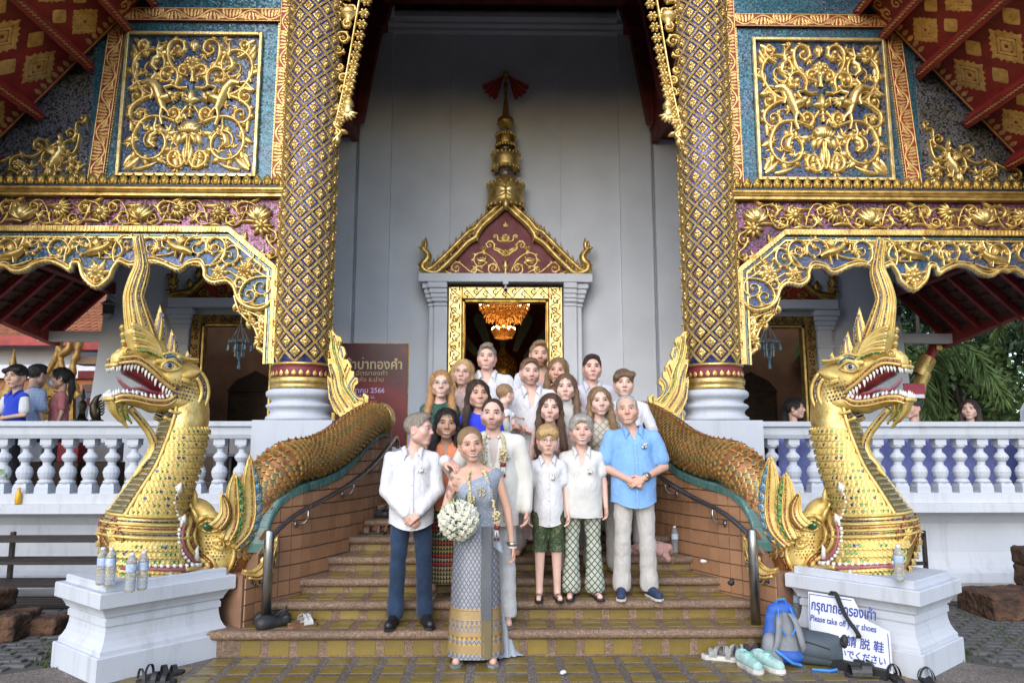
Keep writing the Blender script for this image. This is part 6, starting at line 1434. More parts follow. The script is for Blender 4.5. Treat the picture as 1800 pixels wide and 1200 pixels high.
class Person:
 def __init__(s,label,px,ptop,Y,z=None,yaw=0,head=(0,0,0),sex='m',w=1.0,belly=0.0,skin='fair',hs=1.05,px_body=None,lean=0.0,arms=None,smile=.5,beard=None,brow=None,hairc='brown',sit=False,stance=1.0,name='person',H=None,group='people posing on the temple steps',lip=1.0):
  z=level(Y) if z is None else z;s.z0=z;top=W(px,ptop,Y);s.H=H or top.z-z-.012;s.hs=hs;s.k=(s.H-.302*hs)/1.44;s.sex=sex;s.w=w;s.belly=belly;s.yaw=math.radians(yaw);s.hr=[math.radians(a) for a in head]
  bx=W(px_body,ptop,Y).x if px_body else top.x;s.pos=Vector((bx,Y,z));s.hx=(top.x-bx)*math.cos(s.yaw);s.hy=-(top.x-bx)*math.sin(s.yaw)*0
  s.skin=skin;s.sk=SKIN[skin];s.smile=smile;s.beard=beard;s.hairc=hairc;s.lipf=lip
  k=s.k;f=sex=='f';sw=(.158 if f else .178)*w;s.sw=sw;s.sit=sit;dz=-.50 if sit else 0;s.dz=dz
  s.root=thing(name,label,'person',s.pos,group)
  s.R=Matrix.Rotation(s.yaw,3,'Z');s.Rn=np.array(s.R);s.HC=np.array([s.hx,-.02*k+s.hy,s.H-.128*hs+dz*k*0])
  if sit:s.HC[2]=s.H-.128*hs
  J=s.J=lambda x,y,z_:(x*k,y*k,(z_+dz)*k)
  A={-1:((-(sw+.055),.02,1.14),(-(sw+.06),-.05,.90)),1:((sw+.055,.02,1.14),(sw+.06,-.05,.90))};s.hands={-1:('relaxed',None,None),1:('relaxed',None,None)}
  for sd,a in (arms or {}).items():
   A[sd]=(a[0],a[1]);s.hands[sd]=(a[2] if len(a)>2 else 'relaxed',a[3] if len(a)>3 else None,a[4] if len(a)>4 else None)
  s.A={sd:[J(sd*sw,0.005,1.405),J(*A[sd][0]),J(*A[sd][1])] for sd in (-1,1)}
  hw_=.088*(1.05 if f else 1)*(w**.5);st=stance
  if sit:s.Lg={sd:[J(sd*hw_,0,.92),J(sd*.13,-.42,.95),J(sd*.12,-.40,.55),J(sd*.12,-.52,.53)] for sd in (-1,1)}
  else:s.Lg={sd:[J(sd*hw_,.0,.90),J(sd*(hw_+.012*st),-.015,.49),J(sd*(hw_+.02*st),.015,.085),J(sd*(hw_+.045*st),-.185,.028)] for sd in (-1,1)}
  s.torso_prims=lambda e:s._torso(e)
 def _torso(s,e,full=True):
  J,k,w,f=s.J,s.k,s.w,s.sex=='f';c=[]
  c+=[ELL(J(0,.005,1.27),((.148*w+e)*k,(.104*w**.6+e)*k,(.19+e)*k),.03*k),ELL(J(0,-.02*s.belly,1.08),((.128*w+e+.02*s.belly)*k,(.096+.05*s.belly+e)*k,(.16+e)*k),.05*k),ELL(J(0,.01,.95),(((.155 if f else .146)*w**.7+e)*k,(.112+.02*s.belly+e)*k,(.14+e)*k),.04*k)]
  for sd in (-1,1):c+=[CAP(J(sd*.045,.020,1.455),J(sd*(s.sw-.012),.012,1.405),(.036+e)*k,(.046+e)*k,.022*k)]
  c+=[CAP(J(-.10*w,.01,1.36),J(.10*w,.01,1.36),(.070+e)*k,None,.03*k,1.15)]
  if f:c+=[ELL(J(sd*.068,-.085,1.265),((.058+e)*k,(.055+e)*k,(.062+e)*k),.03*k) for sd in (-1,1)]
  return c
 def T(s,V):return (np.asarray(V)@s.Rn.T)+np.array(s.pos)
 def part(s,name,V,F,m,par=None,smooth=True,mi=None):return inst(name,mesh(name,s.T(V),F,m,smooth,mi),None,par or s.root)
 def armp(s,e=0,upto=2.0,sd=None,loose=1.0):
  c=[]
  for q in ((-1,1) if sd is None else (sd,)):
   a,b,d=[np.array(x) for x in s.A[q]];k=s.k*(s.w**.5)*(.86 if s.sex=='f' else 1)
   if upto>=1:c.append(CAP(tuple(a),tuple(b),(.047+e)*k,(.039+e)*k,.018*k))
   else:c.append(CAP(tuple(a),tuple(a+(b-a)*upto),(.048+e)*k,(.044+e*1.5)*k,.018*k))
   if upto>1:m=b+(d-b)*(upto-1);c.append(CAP(tuple(b),tuple(m),(.039+e)*k,(.039-.012*(upto-1)+e*.9)*k,.012*k))
  return c
 def legp(s,e=0,upto=2.0,flare=0.0):
  c=[];k=s.k
  for q in (-1,1):
   a,b,d,t=[np.array(x) for x in s.Lg[q]];c.append(CAP(tuple(a),tuple(b),(.080*s.w**.5+e)*k,(.055+e)*k,.018*k))
   if upto>1:m=b+(d-b)*(upto-1);c.append(CAP(tuple(b),tuple(m),(.056+e)*k,(.037+e+flare)*k,.02*k))
  return c
 def body(s,h=.0125,feet=True):
  k=s.k;hc=s.HC;P=s._torso(0)+s.armp()+s.legp()
  for q in (-1,1):
   a,b,d,t=s.Lg[q];hl=np.array(d)+np.array([0,.03*k,-.045*k]);P+=[CAP(tuple(hl),tuple(np.array(t)+np.array([0,.03*k,.004*k])),.035*k,.030*k,.015*k),CAP(tuple(d),tuple(hl),.036*k,.036*k,.015*k)]
  P.append(CAP(s.J(0,.022,1.42),(hc[0]*.85,hc[1]+.03,hc[2]-.06),(.060 if s.sex=='m' else .050)*k*s.w**.3,.052*s.hs*(1 if s.sex=='m' else .9),.03*k))
  V,F=sculpt(P,h);tint=np.ones((len(V),3));VV=[V];FF=[F];MI=[np.zeros(len(F),int)];TT=[tint];n=len(V)
  if getattr(s,'tattoo',False):
   a_,b_=np.array(s.A[-1][0]),np.array(s.A[-1][1]);u=((V-a_)@(b_-a_))/np.dot(b_-a_,b_-a_);near=(np.linalg.norm(V-(a_+np.clip(u,0,1)[:,None]*(b_-a_)),axis=1)<.075)&(u>.05)&(u<.95)&(V[:,1]<.02);tint[near&(wob(V,90,4)>.12)]*=.42
  # hands
  for q in (-1,1):
   kind,hd,pn=s.hands[q];hv,hf=hand_mesh(kind);e,wv=np.array(s.A[q][1]),np.array(s.A[q][2]);d=wv-e if hd is None else np.array(hd);pn=(-q*.8,-.25,0) if pn is None else pn
   M3=pose_dir(d,pn);hv2=hv.copy();
   x_ax=M3[:,0];th=-1 if (q==1) else 1  # thumb side
   thumb_dir=np.array([0,-1,.2]) if pn[0] else np.array([-q,0,.2])
   if np.dot(x_ax,thumb_dir)<0:hv2[:,0]*=-1;hf2=hf[:,::-1]
   else:hf2=hf
   sc=k*(.96 if s.sex=='m' else .86)*1.02;hv2=(hv2*sc)@M3.T+wv;VV.append(hv2);FF.append(hf2+n);MI.append(np.zeros(len(hf2),int));TT.append(np.tile([1.0,.93,.90],(len(hv2),1)));n+=len(hv2)
  # head
  f=s.sex=='f';jw=.93 if f else 1.0
  hp=[ELL((0,.014,.038),(.075,.094,.086),.02),ELL((0,-.018,-.026),(.0665*jw,.069,.081),.03),ELL((0,-.058,-.094),(.032*jw,.023,.017),.02),CAP((-.047*jw,.004,-.054),(.047*jw,.004,-.054),.026,None,.03),
   CAP((0,-.084,.016),(0,-.1010,-.021),.0075,.0115,.012),ELL((.011,-.093,-.026),(.009,.009,.008),.007),ELL((-.011,-.093,-.026),(.009,.009,.008),.007),CAP((-.03,-.076,.034),(.03,-.076,.034),.010,None,.02),ELL((0,-.076,-.058),(.030,.011,.022),.016)]
  for q in (-1,1):hp+=[ELL((q*.042,-.058,-.020),(.024,.019,.024),.025),ELL((q*.032,-.101,.011),(.018,.015,.011),.010,'-'),ELL((q*.076,.012,-.006),(.010,.021,.032),.008),ELL((q*.082,.006,-.004),(.006,.011,.018),.005,'-')]
  hv,hf=sculpt(hp,.0052);x,y,z_=hv.T;t3=np.ones((len(hv),3))
  ck=np.exp(-(((np.abs(x)-.042)/.022)**2+((z_+.022)/.024)**2))*(y<-.03);t3*=1-ck[:,None]*np.array([.0,.09,.10]);nose=np.exp(-((x/.016)**2+((z_+.022)/.016)**2))*(y<-.085);t3*=1-nose[:,None]*np.array([0,.14,.14])
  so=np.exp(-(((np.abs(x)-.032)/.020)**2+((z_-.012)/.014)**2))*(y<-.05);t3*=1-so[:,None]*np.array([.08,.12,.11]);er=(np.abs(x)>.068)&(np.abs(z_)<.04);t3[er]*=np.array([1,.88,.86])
  if s.beard:
   bc,amt=s.beard;m=np.clip((-.028-z_)/.022,0,1)*np.clip((.045-y)/.04,0,1);m*=1-np.exp(-(((x)/.024)**2+((z_+.059)/.009)**2))*(y<-.07);m=np.maximum(m,np.exp(-((x/.026)**2+((z_+.043)/.007)**2))*(y<-.07)*.9)
   t3=t3*(1-m[:,None]*amt)+np.array(bc)*m[:,None]*amt
  hd=[(hv,hf,0,t3)]
  def addmb(b,mi,t=(1,1,1)):
   if b.F:F4=np.array([fc if len(fc)==4 else (fc+(fc[-1],) if len(fc)==3 else fc[:4]) for fc in b.F]);hd.append((np.array(b.V),b.F,mi,np.tile(t,(len(b.V),1))))
  sm=s.smile
  for q in (-1,1):
   b=MB();b.ball((q*.032,-.0795,.0115),(.0142,.0092,.0080-.0016*sm),10,7);addmb(b,1);b=MB();b.ball((q*.032,-.0855,.0120),(.0064,.0046,.0062-.0010*sm),8,6);addmb(b,2)
   b=MB();b.tube([(q*.0175,-.0860,.0115),(q*.026,-.0915,.0180-.002*sm),(q*.034,-.0910,.0185-.002*sm),(q*.0475,-.0810,.0125)],[.0014,.0024,.0026,.0016],5);addmb(b,3 if not f else 4)
   b=MB();b.tube([(q*.012,-.0895,.0310),(q*.027,-.0925,.0365),(q*.040,-.0860,.0355),(q*.052,-.0700,.0285)],[.0026,.0038 if not f else .0027,.0030 if not f else .0022,.0010],5);addmb(b,3)
  c=.0035+.010*sm;wd=.0245+.0085*sm
  b=MB();b.tube([(-wd,-.0750,-.0600+c),(-.011,-.0890,-.0550),(0,-.0905,-.0562),(.011,-.0890,-.0550),(wd,-.0750,-.0600+c)],[.0016,.0029*s.lipf,.0028*s.lipf,.0029*s.lipf,.0016],6)
  g_=.011*max(0,sm-.3)
  b.tube([(-wd,-.0750,-.0605+c),(-.011,-.0875,-.0650-g_),(0,-.0895,-.0668-g_),(.011,-.0875,-.0650-g_),(wd,-.0750,-.0605+c)],[.0016,.0032*s.lipf,.0036*s.lipf,.0032*s.lipf,.0016],6);addmb(b,5)
  if sm>.5:b=MB();b.ball((0,-.0825,-.0605-g_*.4),(wd*.80,.0080,.0050+g_*.6),10,6);addmb(b,6)
  else:b=MB();b.tube([(-wd,-.0775,-.0602+c),(0,-.0920,-.0605),(wd,-.0775,-.0602+c)],.0013,4);addmb(b,3)
  Rh=(Matrix.Rotation(s.hr[0],3,'Z')@Matrix.Rotation(s.hr[1],3,'X')@Matrix.Rotation(s.hr[2],3,'Y'));s.Rh=np.array(Rh)
  allF=FF[0].tolist()
  for q in FF[1:]:allF+=q.tolist()
  MI=[int(m) for a in MI for m in a]
  for (v,fc,mi,t) in hd:
   v2=(v*s.hs*HSC)@s.Rh.T+hc;VV.append(v2);fl=fc.tolist() if hasattr(fc,'tolist') else fc;allF+=[tuple(i+n for i in q) for q in fl];MI+=[mi]*len(fl);TT.append(t);n+=len(v2)
  V=np.concatenate(VV);T_=np.concatenate(TT)
  o=s.part('body',V,allF,[s.sk,EYEW,IRIS,HM[s.hairc],HM['black'],LIP,TEETH],None,True,MI);at=o.data.attributes.new('tint','FLOAT_COLOR','POINT');at.data.foreach_set('color',np.concatenate([T_,np.ones((len(T_),1))],1).ravel().astype(np.float32));return o
 def hair(s,style,seed=1,h=.0058,col=None):
  m=HM[col or s.hairc];cap=[ELL((0,.014,.040),(.0815,.101,.0905),.01)];face=[ELL((0,-.124,-.018),(.080,.112,.120),.010,'-')];nape=[BOX((0,-.06,-.13),(.2,.13,.085),.01,.01,'-')]
  ear=[ELL((q*.088,-.010,-.030),(.030,.040,.045),.01,'-') for q in (-1,1)];cut=[BOX((0,0,-.19),(.2,.2,.125),.02,.01,'-')];amp=.0042;fq=150
  if style=='short':P=[ELL((0,.014,.040),(.0785,.0980,.0880),.01),ELL((0,-.035,.098),(.056,.055,.030),.03)]+face+nape+ear+cut
  elif style=='crop':P=[ELL((0,.014,.039),(.0780,.0975,.0880),.01)]+[ELL((0,-.120,-.010),(.082,.112,.126),.010,'-')]+nape+ear+cut;amp=.002
  elif style=='quiff':P=[ELL((0,.014,.040),(.0785,.0980,.0880),.01),ELL((.0,-.040,.104),(.054,.056,.030),.025),ELL((.012,-.062,.120),(.034,.030,.018),.02)]+face+nape+ear+cut;amp=.007;fq=95
  elif style=='fringe':P=[ELL((0,.010,.046),(.087,.107,.094),.01),ELL((0,-.060,.070),(.075,.050,.042),.03)]+[ELL((0,-.138,-.036),(.080,.104,.098),.010,'-')]+nape+ear+cut;amp=.006;fq=90
  elif style=='sweep':P=[ELL((0,.010,.046),(.084,.104,.092),.01),CAP((-.06,-.075,.062),(.062,-.066,.078),.025,.030,.02)]+[ELL((0,-.134,-.028),(.080,.104,.104),.010,'-')]+nape+ear+cut;amp=.003
  elif style=='updo':P=[ELL((0,.018,.042),(.0810,.102,.0915),.01),ELL((0,.085,.050),(.060,.050,.055),.03)]+[ELL((0,-.120,-.016),(.080,.108,.122),.010,'-')]+nape+cut;amp=.003
  elif style=='bobshort':P=[ELL((0,.012,.044),(.088,.104,.094),.01),ELL((0,-.050,.085),(.070,.050,.036),.03)]+[ELL((0,-.132,-.026),(.080,.106,.108),.010,'-')]+[BOX((0,-.06,-.15),(.2,.13,.085),.01,.01,'-')]+[ELL((q*.09,-.022,-.05),(.026,.034,.04),.01,'-') for q in (-1,1)]+[BOX((0,0,-.20),(.2,.2,.125),.02,.01,'-')];amp=.006;fq=95
  elif style=='baby':P=[ELL((0,.014,.040),(.0775,.098,.0875),.01)]+[ELL((0,-.125,-.02),(.088,.105,.115),.012,'-')]+nape+ear+cut;amp=.001
  else:  # long styles
   L={'long':.30,'longer':.42,'wavy':.34,'pony':.0,'half':.30,'dark_long':.20}.get(style,.3)
   P=[ELL((0,.012,.042),(.0815,.100,.0905),.01),ELL((0,.050,-.03),(.072,.062,.10),.03)]
   for q in (-1,1):P+=[CAP((q*.068,-.015,.055),(q*.080,.008,-.03),.018,.020,.02),CAP((q*.080,.008,-.03),(q*.084,.005,-.12),.020,.024,.02)]
   if style=='pony':P=P[:1]+[ELL((0,.085,.04),(.035,.04,.035),.02),CAP((0,.10,.03),(.03,.12,-.10),.028,.030,.02),CAP((.03,.12,-.10),(.035,.11,-.26),.030,.012,.02)]
   elif style!='dark_long' or 1:
    for q in (-1,1):
     fr=-.085 if style in ('long','longer','wavy') else -.01;e=(q*(.098+.012*math.sin(seed)),fr-.035,-.12-L*.45);P+=[CAP((q*.084,.005,-.12),e,.024,.024,.02),CAP(e,(q*(.090+.02*math.sin(seed+q)),fr-.030,-.12-L),.024,.008,.02)]
    P+=[CAP((0,.070,-.06),(0,.085,-.12-L*.9),.055,.045,.03,.8)]
   P+=[ELL((0,-.120,-.030),(.0735 if style!='pony' else .084,.112,.134),.008,'-'),ELL((0,-.10,-.16),(.055,.10,.10),.01,'-')]
   if style=='pony':P+=nape+[BOX((0,0,-.33),(.2,.06,.28),.01,.01,'-')]
   amp=.006;fq=95
  lng=style in ('long','longer','wavy','half','dark_long','pony','updo');V,F=sculpt(P,.0046 if not lng else .0050);N=vnorm(V,F);rr=np.random.RandomState(seed)
  low=wob(V,22,seed);an=np.arctan2(V[:,1]+.02,V[:,0]);dsp=.0022*np.sin(an*34+5*low)+.0016*np.sin(an*77+3*low)+.002*wob(V*np.array([1,1,.3]),60,seed) if lng else .0013*np.sin(V[:,0]*430+4*low)+(.0022 if style not in ('crop','baby') else .0006)*wob(V,130,seed)
  V=V+N*dsp[:,None]
  # loose strands lying on the surface
  nb={'crop':1500,'baby':300}.get(style,2400 if not lng else 4200);ii=rr.randint(0,len(V),nb);nn=N[ii];fl=np.tile(np.array([0,.15,-1.0]),(nb,1))
  if style=='updo':fl=np.stack([-V[ii,0]*6,np.full(nb,1.0),.3-V[ii,2]*4],1)
  elif not lng:tp=np.clip((V[ii,2]-.05)/.05,0,1)[:,None];fl=fl*(1-tp)+np.array([.35*math.sin(seed),-1.0,.15])*tp
  fl=fl+rr.normal(size=(nb,3))*(.16 if lng else .30);fl-=nn*(fl*nn).sum(1)[:,None];fl/=np.linalg.norm(fl,axis=1)[:,None]+1e-9;sd_=np.cross(fl,nn)
  L=rr.uniform(.012,.026,nb)[:,None] if style=='updo' else rr.uniform(.03,.075,nb)[:,None] if lng else rr.uniform(.008,.020,nb)[:,None]*(.55 if style in ('crop','baby') else 1);w_=.0011 if lng else .0010;o0=V[ii]-nn*.001;e0=o0+fl*L+nn*(L*(.05 if lng else .28))
  k0=len(V);V=np.concatenate([V,o0-sd_*w_,o0+sd_*w_,(o0+e0)/2+sd_*w_*.9+nn*L*.06,e0,(o0+e0)/2-sd_*w_*.9+nn*L*.06]);q=np.arange(nb)+k0
  F=np.concatenate([F,np.stack([q,q+nb,q+2*nb,q+4*nb],1),np.stack([q+4*nb,q+2*nb,q+3*nb,q+3*nb],1)]).tolist();F=[tuple(f) if f[2]!=f[3] else tuple(f[:3]) for f in F]
  rot=s.Rh
  if style in ('long','longer','wavy','half','dark_long'):  # lower locks hang straight whatever the head does
   t=np.clip((-V[:,2]-.06)/.14,0,1)[:,None];A=(V*s.hs*HSC)@rot.T;tw=np.array(Matrix.Rotation(s.hr[0]*.35,3,'Z'));B=(V*s.hs*HSC)@tw.T;V2=A*(1-t)+B*t+s.HC
  else:V2=(V*s.hs*HSC)@rot.T+s.HC
  return s.part('hair',V2,F,m)
 def top(s,name,m,e=.012,sleeve=2.0,hem=.80,vneck=1.36,vw=.035,loose=.012,tuck=False,seed=3,collar=None,amp=.0058,neckw=.066,hemcurve=.05,up=None,placket=None,sleeve_e=None,lower=None):
  k,J=s.k,s.J;P=s._torso(e)+(s.armp(e if sleeve_e is None else sleeve_e,sleeve) if sleeve>0 else [])
  if not tuck:P+=[CAP(J(0,-.01*s.belly,1.10),J(0,-.01*s.belly,hem-.05),(.138*s.w**.8+e+loose+.02*s.belly)*k,(.150*s.w**.8+e+loose+.01*s.belly)*k,.05*k,.76+.08*s.belly)]
  V0=J(0,0,0)
  if collar!='high':P+=[ELL(J(0,-.005,1.505),(neckw*k,(neckw+.004)*k,.052*k),.01*k,'-')]
  else:P+=[CAP(J(0,.01,1.44),J(0,-.005,1.53),.066*k,.060*k,.02*k)]
  if vneck<1.42:P+=[CAP(J(0,-.128,vneck),J(0,-.055,1.50),.008*k,vw*k,.004*k,1.5,'-')]
  if lower:P+=lower
  V,F=sculpt(P,.0115);N=vnorm(V,F);q=V.copy();q[:,2]*=.8;V=V+N*(amp*wob(q,26,seed)+amp*.5*wob(q,60,seed+5))[:,None]
  if not s.sit:hz=(hem+s.dz)*k+hemcurve*k*np.clip((np.abs(V[:,0])/(.17*k))**2,0,1);arm=np.abs(V[:,0])>.215*k*s.w;low=(V[:,2]<hz)&~(arm&(V[:,2]>.5*k));V[low,2]=hz[low];keep=np.ones(len(V),bool)
  else:keep=V[:,2]>.3*k
  if up is not None:V[:,2]=np.minimum(V[:,2],up(V[:,0]/k)*k if callable(up) else up*k)
  V,F=trim(V,F,keep);o=s.part(name,V,F,m);s.torso_o=o
  if collar=='shirt':
   for sd in (-1,1):
    I=spline([J(0,.066,1.512),J(sd*.045,.050,1.515),J(sd*.062,.004,1.512),J(sd*.050,-.044,1.486),J(sd*(vw*.55+.010),-.076,1.452)],12);xo=[(0,.094),(sd*.066,.076),(sd*.100,.006),(sd*.088,-.060)];O=[]
    for x,y in xo:O.append((x*k,y*k,s.topz(x*k,y*k)+.004))
    tx=(vw*.55+.050);O.append((sd*tx*k,s.surf(sd*tx*k,1.388*k)-.006,1.388*k));O=spline(O,12);b=MB();up_=np.array([0,-.002,.004])
    mid=(I+O)/2+np.array([sd*.004,-.002,.010]);R=[[tuple(I[i]),tuple(mid[i]),tuple(O[i]+up_),tuple(O[i]-up_*.3),tuple(mid[i]-np.array([0,0,.005])),tuple(I[i]-np.array([0,0,.006]))] for i in range(12)]
    b.rings(R if sd<0 else [r[::-1] for r in R]);s.part('collar',b.V,b.F,m,o)
  if placket:
   b=MB();zz=np.linspace(vneck-.01,hem+.02,14);ys=[s._front(z_)-.004 for z_ in zz]
   b.rings([[(-.011*k,y,(z_)*k),(-.011*k,y-.004,z_*k),(.011*k,y-.004,z_*k),(.011*k,y,z_*k)] for y,z_ in zip(ys,zz)]);s.part('placket',b.V,b.F,m,o,False)
   for z_ in zz[1::3]:b=MB();b.ball((0,s._front(z_)-.009,z_*k),(.006,.003,.006),7,4);s.part('button',b.V,b.F,mat('pearl_button',(.6,.58,.55),.3),o)
  return o
 def topz(s,x,y):
  me=s.torso_o.data;co=np.empty(len(me.vertices)*3,np.float32);me.vertices.foreach_get('co',co);co=(co.reshape(-1,3)-np.array(s.pos))@s.Rn
  m=(np.abs(co[:,0]-x)<.018)&(np.abs(co[:,1]-y)<.018);return float(co[m][:,2].max()) if m.any() else 1.46*s.k
 def _front(s,z_):
  """front surface (local y) of the garment made last, on the midline"""
  me=s.torso_o.data;co=np.empty(len(me.vertices)*3,np.float32);me.vertices.foreach_get('co',co);co=(co.reshape(-1,3)-np.array(s.pos))@s.Rn
  zq=z_*s.k;m=(np.abs(co[:,0])<.03)&(np.abs(co[:,2]-zq)<.02);return float(co[m][:,1].min()) if m.any() else -.13*s.k
 def surf(s,x,z_):
  me=s.torso_o.data;co=np.empty(len(me.vertices)*3,np.float32);me.vertices.foreach_get('co',co);co=(co.reshape(-1,3)-np.array(s.pos))@s.Rn
  m=(np.abs(co[:,0]-x)<.018)&(np.abs(co[:,2]-z_)<.018);return float(co[m][:,1].min()) if m.any() else -.12*s.k
 def trousers(s,m,e=.011,upto=1.97,flare=.016,top=1.0,seed=5,name='trousers',hem=None,amp=.004):
  k=s.k;P=[ELL(s.J(0,.01,.95),((.150*s.w**.7+e)*k,(.112+.02*s.belly+e)*k,(.14+e)*k),.05*k)]+s.legp(e,upto,flare)
  V,F=sculpt(P,.0115);N=vnorm(V,F);q=V.copy();q[:,2]*=1.6;V=V+N*(amp*wob(q,24,seed)+amp*.6*wob(q,55,seed+3))[:,None]
  V[:,2]=np.clip(V[:,2],(hem if hem else .05)*k,(top+s.dz)*k);return s.part(name,V,F,m)
 def skirt(s,name,m,prof,folds=7,amp=.010,seed=2,nseg=56,cy=0.0,cx=0.0,smooth=True):
  """cloth tube through (z, rx, ry) rings, with folds growing towards the hem"""
  k=s.k;r=np.random.RandomState(seed);ph=r.rand(4)*6.28;R=[];Z=np.array(prof);zs=np.linspace(Z[0,0],Z[-1,0],26)
  for z_ in zs:
   rx,ry=(float(np.interp(-z_,-Z[:,0],Z[:,i])) for i in (1,2));g=(zs[0]-z_)/(zs[0]-zs[-1]);ring=[]
   for i in range(nseg):
    a=2*PI*i/nseg;w_=1+amp/max(rx,.05)*g*(math.sin(folds*a+ph[0])+.6*math.sin((folds*1.7)*a+ph[1])+.4*math.sin(3*a+ph[2]+2*g));ring.append(((cx*g+rx*w_*math.cos(a))*k,(cy+ry*w_*math.sin(a))*k,z_*k))
   R.append(ring)
  b=MB();b.rings(R[::-1],True,False);return s.part(name,b.V,b.F,m,None,smooth)
 def shoes(s,kind,m,m2=None):
  k=s.k
  for q in (-1,1):
   a,b_,d,t=[np.array(x) for x in s.Lg[q]];hl=np.array([d[0],d[1]+.03*k,0]);toe=np.array([t[0],t[1]-.005*k,0]);ax=toe-hl;L=np.linalg.norm(ax);ax/=L;n=np.array([-ax[1],ax[0],0]);root=s.root
   def outline(f,wd,z_):return [tuple(hl-ax*.04*k*f+ax*u*(L+.09*k*f)+n*v*wd*k+np.array([0,0,z_*k])) for u,v in ((0,.0),(.03,.6),(.15,.85),(.4,.75),(.65,1.0),(.88,.85),(1.0,0),(.88,-.8),(.65,-.95),(.4,-.72),(.15,-.85),(.03,-.6))]
   sb=MB();sb.rings([outline(1,.047,.001),outline(1.04,.049,.010),outline(1.0,.046,.020)]);so=s.part('sole',sb.V,sb.F,m2 or m,None,False)
   if kind in ('shoe','sneaker'):
    P=[CAP(tuple(hl+np.array([0,0,.045*k])),tuple(toe+np.array([0,0,.042*k])),.043*k,.037*k,.02*k),CAP(tuple(d+np.array([0,.01*k,-.015*k])),tuple(hl+ax*L*.45+np.array([0,0,.06*k])),.044*k,.036*k,.02*k)];V,F=sculpt(P,.009);V,F=trim(V,F,(V[:,2]>.013*k)&(V[:,2]<.098*k));so2=s.part('shoe',V,F,m)
    if kind=='sneaker':
     for j in range(4):c_=hl+ax*L*(.42+.11*j);zz=(.098-.011*j)*k;b2=MB();b2.tube([tuple(c_-n*.026*k+np.array([0,0,zz-.014*k])),tuple(c_+np.array([0,0,zz])),tuple(c_+n*.026*k+np.array([0,0,zz-.014*k]))],.0035*k,5);s.part('lace',b2.V,b2.F,m,so2)
   elif kind=='thong':
    b2=MB();f0=hl+ax*L*.80;top_=f0+np.array([0,0,.05*k])
    for v in (-1,1):b2.tube([tuple(f0+np.array([0,0,.02*k])),tuple(f0-ax*.03*k+n*v*.02*k+np.array([0,0,.052*k])),tuple(hl+ax*L*.42+n*v*.040*k+np.array([0,0,.040*k])),tuple(hl+ax*L*.36+n*v*.042*k+np.array([0,0,.018*k]))],.0055*k,6)
    s.part('strap',b2.V,b2.F,m)
   else:
    for u,zz in ((.78,.050),(.56,.068))+(((.16,.085),) if kind=='sandal' else ()):
     c_=hl+ax*L*u;b2=MB();R=[]
     for g in (-.012*k,.012*k):R.append([tuple(c_+ax*g+n*.045*k*math.cos(th)+np.array([0,0,.016*k+(zz-.012)*k*math.sin(th)])) for th in np.linspace(0,PI,9)])
     b2.rings(R,False);s.part('strap',b2.V,b2.F,m)
 def glasses(s,m=None):
  b=MB()
  for q in (-1,1):
   b.tube([(q*.033+.021*math.cos(a),-.103,.008+.017*math.sin(a)) for a in [2*PI*i/16 for i in range(17)]],.0013,5);b.tube([(q*.054,-.101,.012),(q*.072,-.05,.012),(q*.078,.005,.008)],.0013,5)
  b.tube([(-.012,-.104,.012),(0,-.107,.015),(.012,-.104,.012)],.0013,5);V=(np.array(b.V)*s.hs*HSC)@s.Rh.T+s.HC;o=s.part('eyeglasses',V,b.F,m or mat('thin_metal_rim',(.25,.22,.2),.3,.8));return o
 def pin(s,x,z_,seed=0):
  """small flower buttonhole on the garment"""
  k=s.k;y=s.surf(x*k,z_*k)-.010;r=np.random.RandomState(seed);b=MB();b.cur=0
  for i in range(6):b.ball((x*k+r.uniform(-.014,.014),y-r.uniform(0,.012),z_*k+r.uniform(-.012,.014)),r.uniform(.006,.011),6,4)
  b.cur=1
  for i in range(6):a=r.uniform(-2.6,-.5) if i<3 else r.uniform(0,6.28);b.tube([(x*k,y+.004,z_*k),(x*k+.030*math.cos(a),y,z_*k+.034*math.sin(a))],[.003,.0008],4)
  o=inst('buttonhole_flowers',mesh('buttonhole_flowers',s.T(b.V),b.F,[mat('cream_petal',(.78,.76,.66),.6),mat('sprig_green',(.10,.16,.06),.6)],True,b.mi),None,s.torso_o if s.torso_o else s.root);return o
# ---------------------------------------------------------------- fabrics with pattern
def patt(name,build,rough=.75,wr=.3):
 m,t,b=nodes(name);tc=nd(t,'ShaderNodeTexCoord');sp=nd(t,'ShaderNodeSeparateXYZ');t.links.new(tc.outputs['Object'],sp.inputs[0]);c=build(t,sp.outputs[0],sp.outputs[1],sp.outputs[2],tc.outputs['Object'])
 t.links.new(c,b.inputs['Base Color']);b.inputs['Roughness'].default_value=rough;b.inputs['Specular IOR Level'].default_value=.25;bump(t,b,noise(t,coords(t,(1,1,.55)),13,4,.6,1.2),wr,.03);MAT[name]=m;return m
def fr(t,v,f):return mth(t,'FRACT',mth(t,'MULTIPLY',v,f))
def tri(t,v,f):return mth(t,'ABSOLUTE',mth(t,'SUBTRACT',fr(t,v,f),.5))
def lattice(t,x,z,fx,fz,wd):
 a=mth(t,'ADD',mth(t,'MULTIPLY',x,fx),mth(t,'MULTIPLY',z,fz));b=mth(t,'SUBTRACT',mth(t,'MULTIPLY',x,fx),mth(t,'MULTIPLY',z,fz))
 return mth(t,'MAXIMUM',mth(t,'LESS_THAN',tri(t,a,1),wd),mth(t,'LESS_THAN',tri(t,b,1),wd))
DIAM=patt('green_diamond_print',lambda t,x,y,z,o:mixc(t,lattice(t,x,z,21,18,.10),mixc(t,mth(t,'MULTIPLY',lattice(t,x,z,84,72,.16),.55),(.56,.54,.47),(.25,.25,.22)),(.035,.11,.075)))
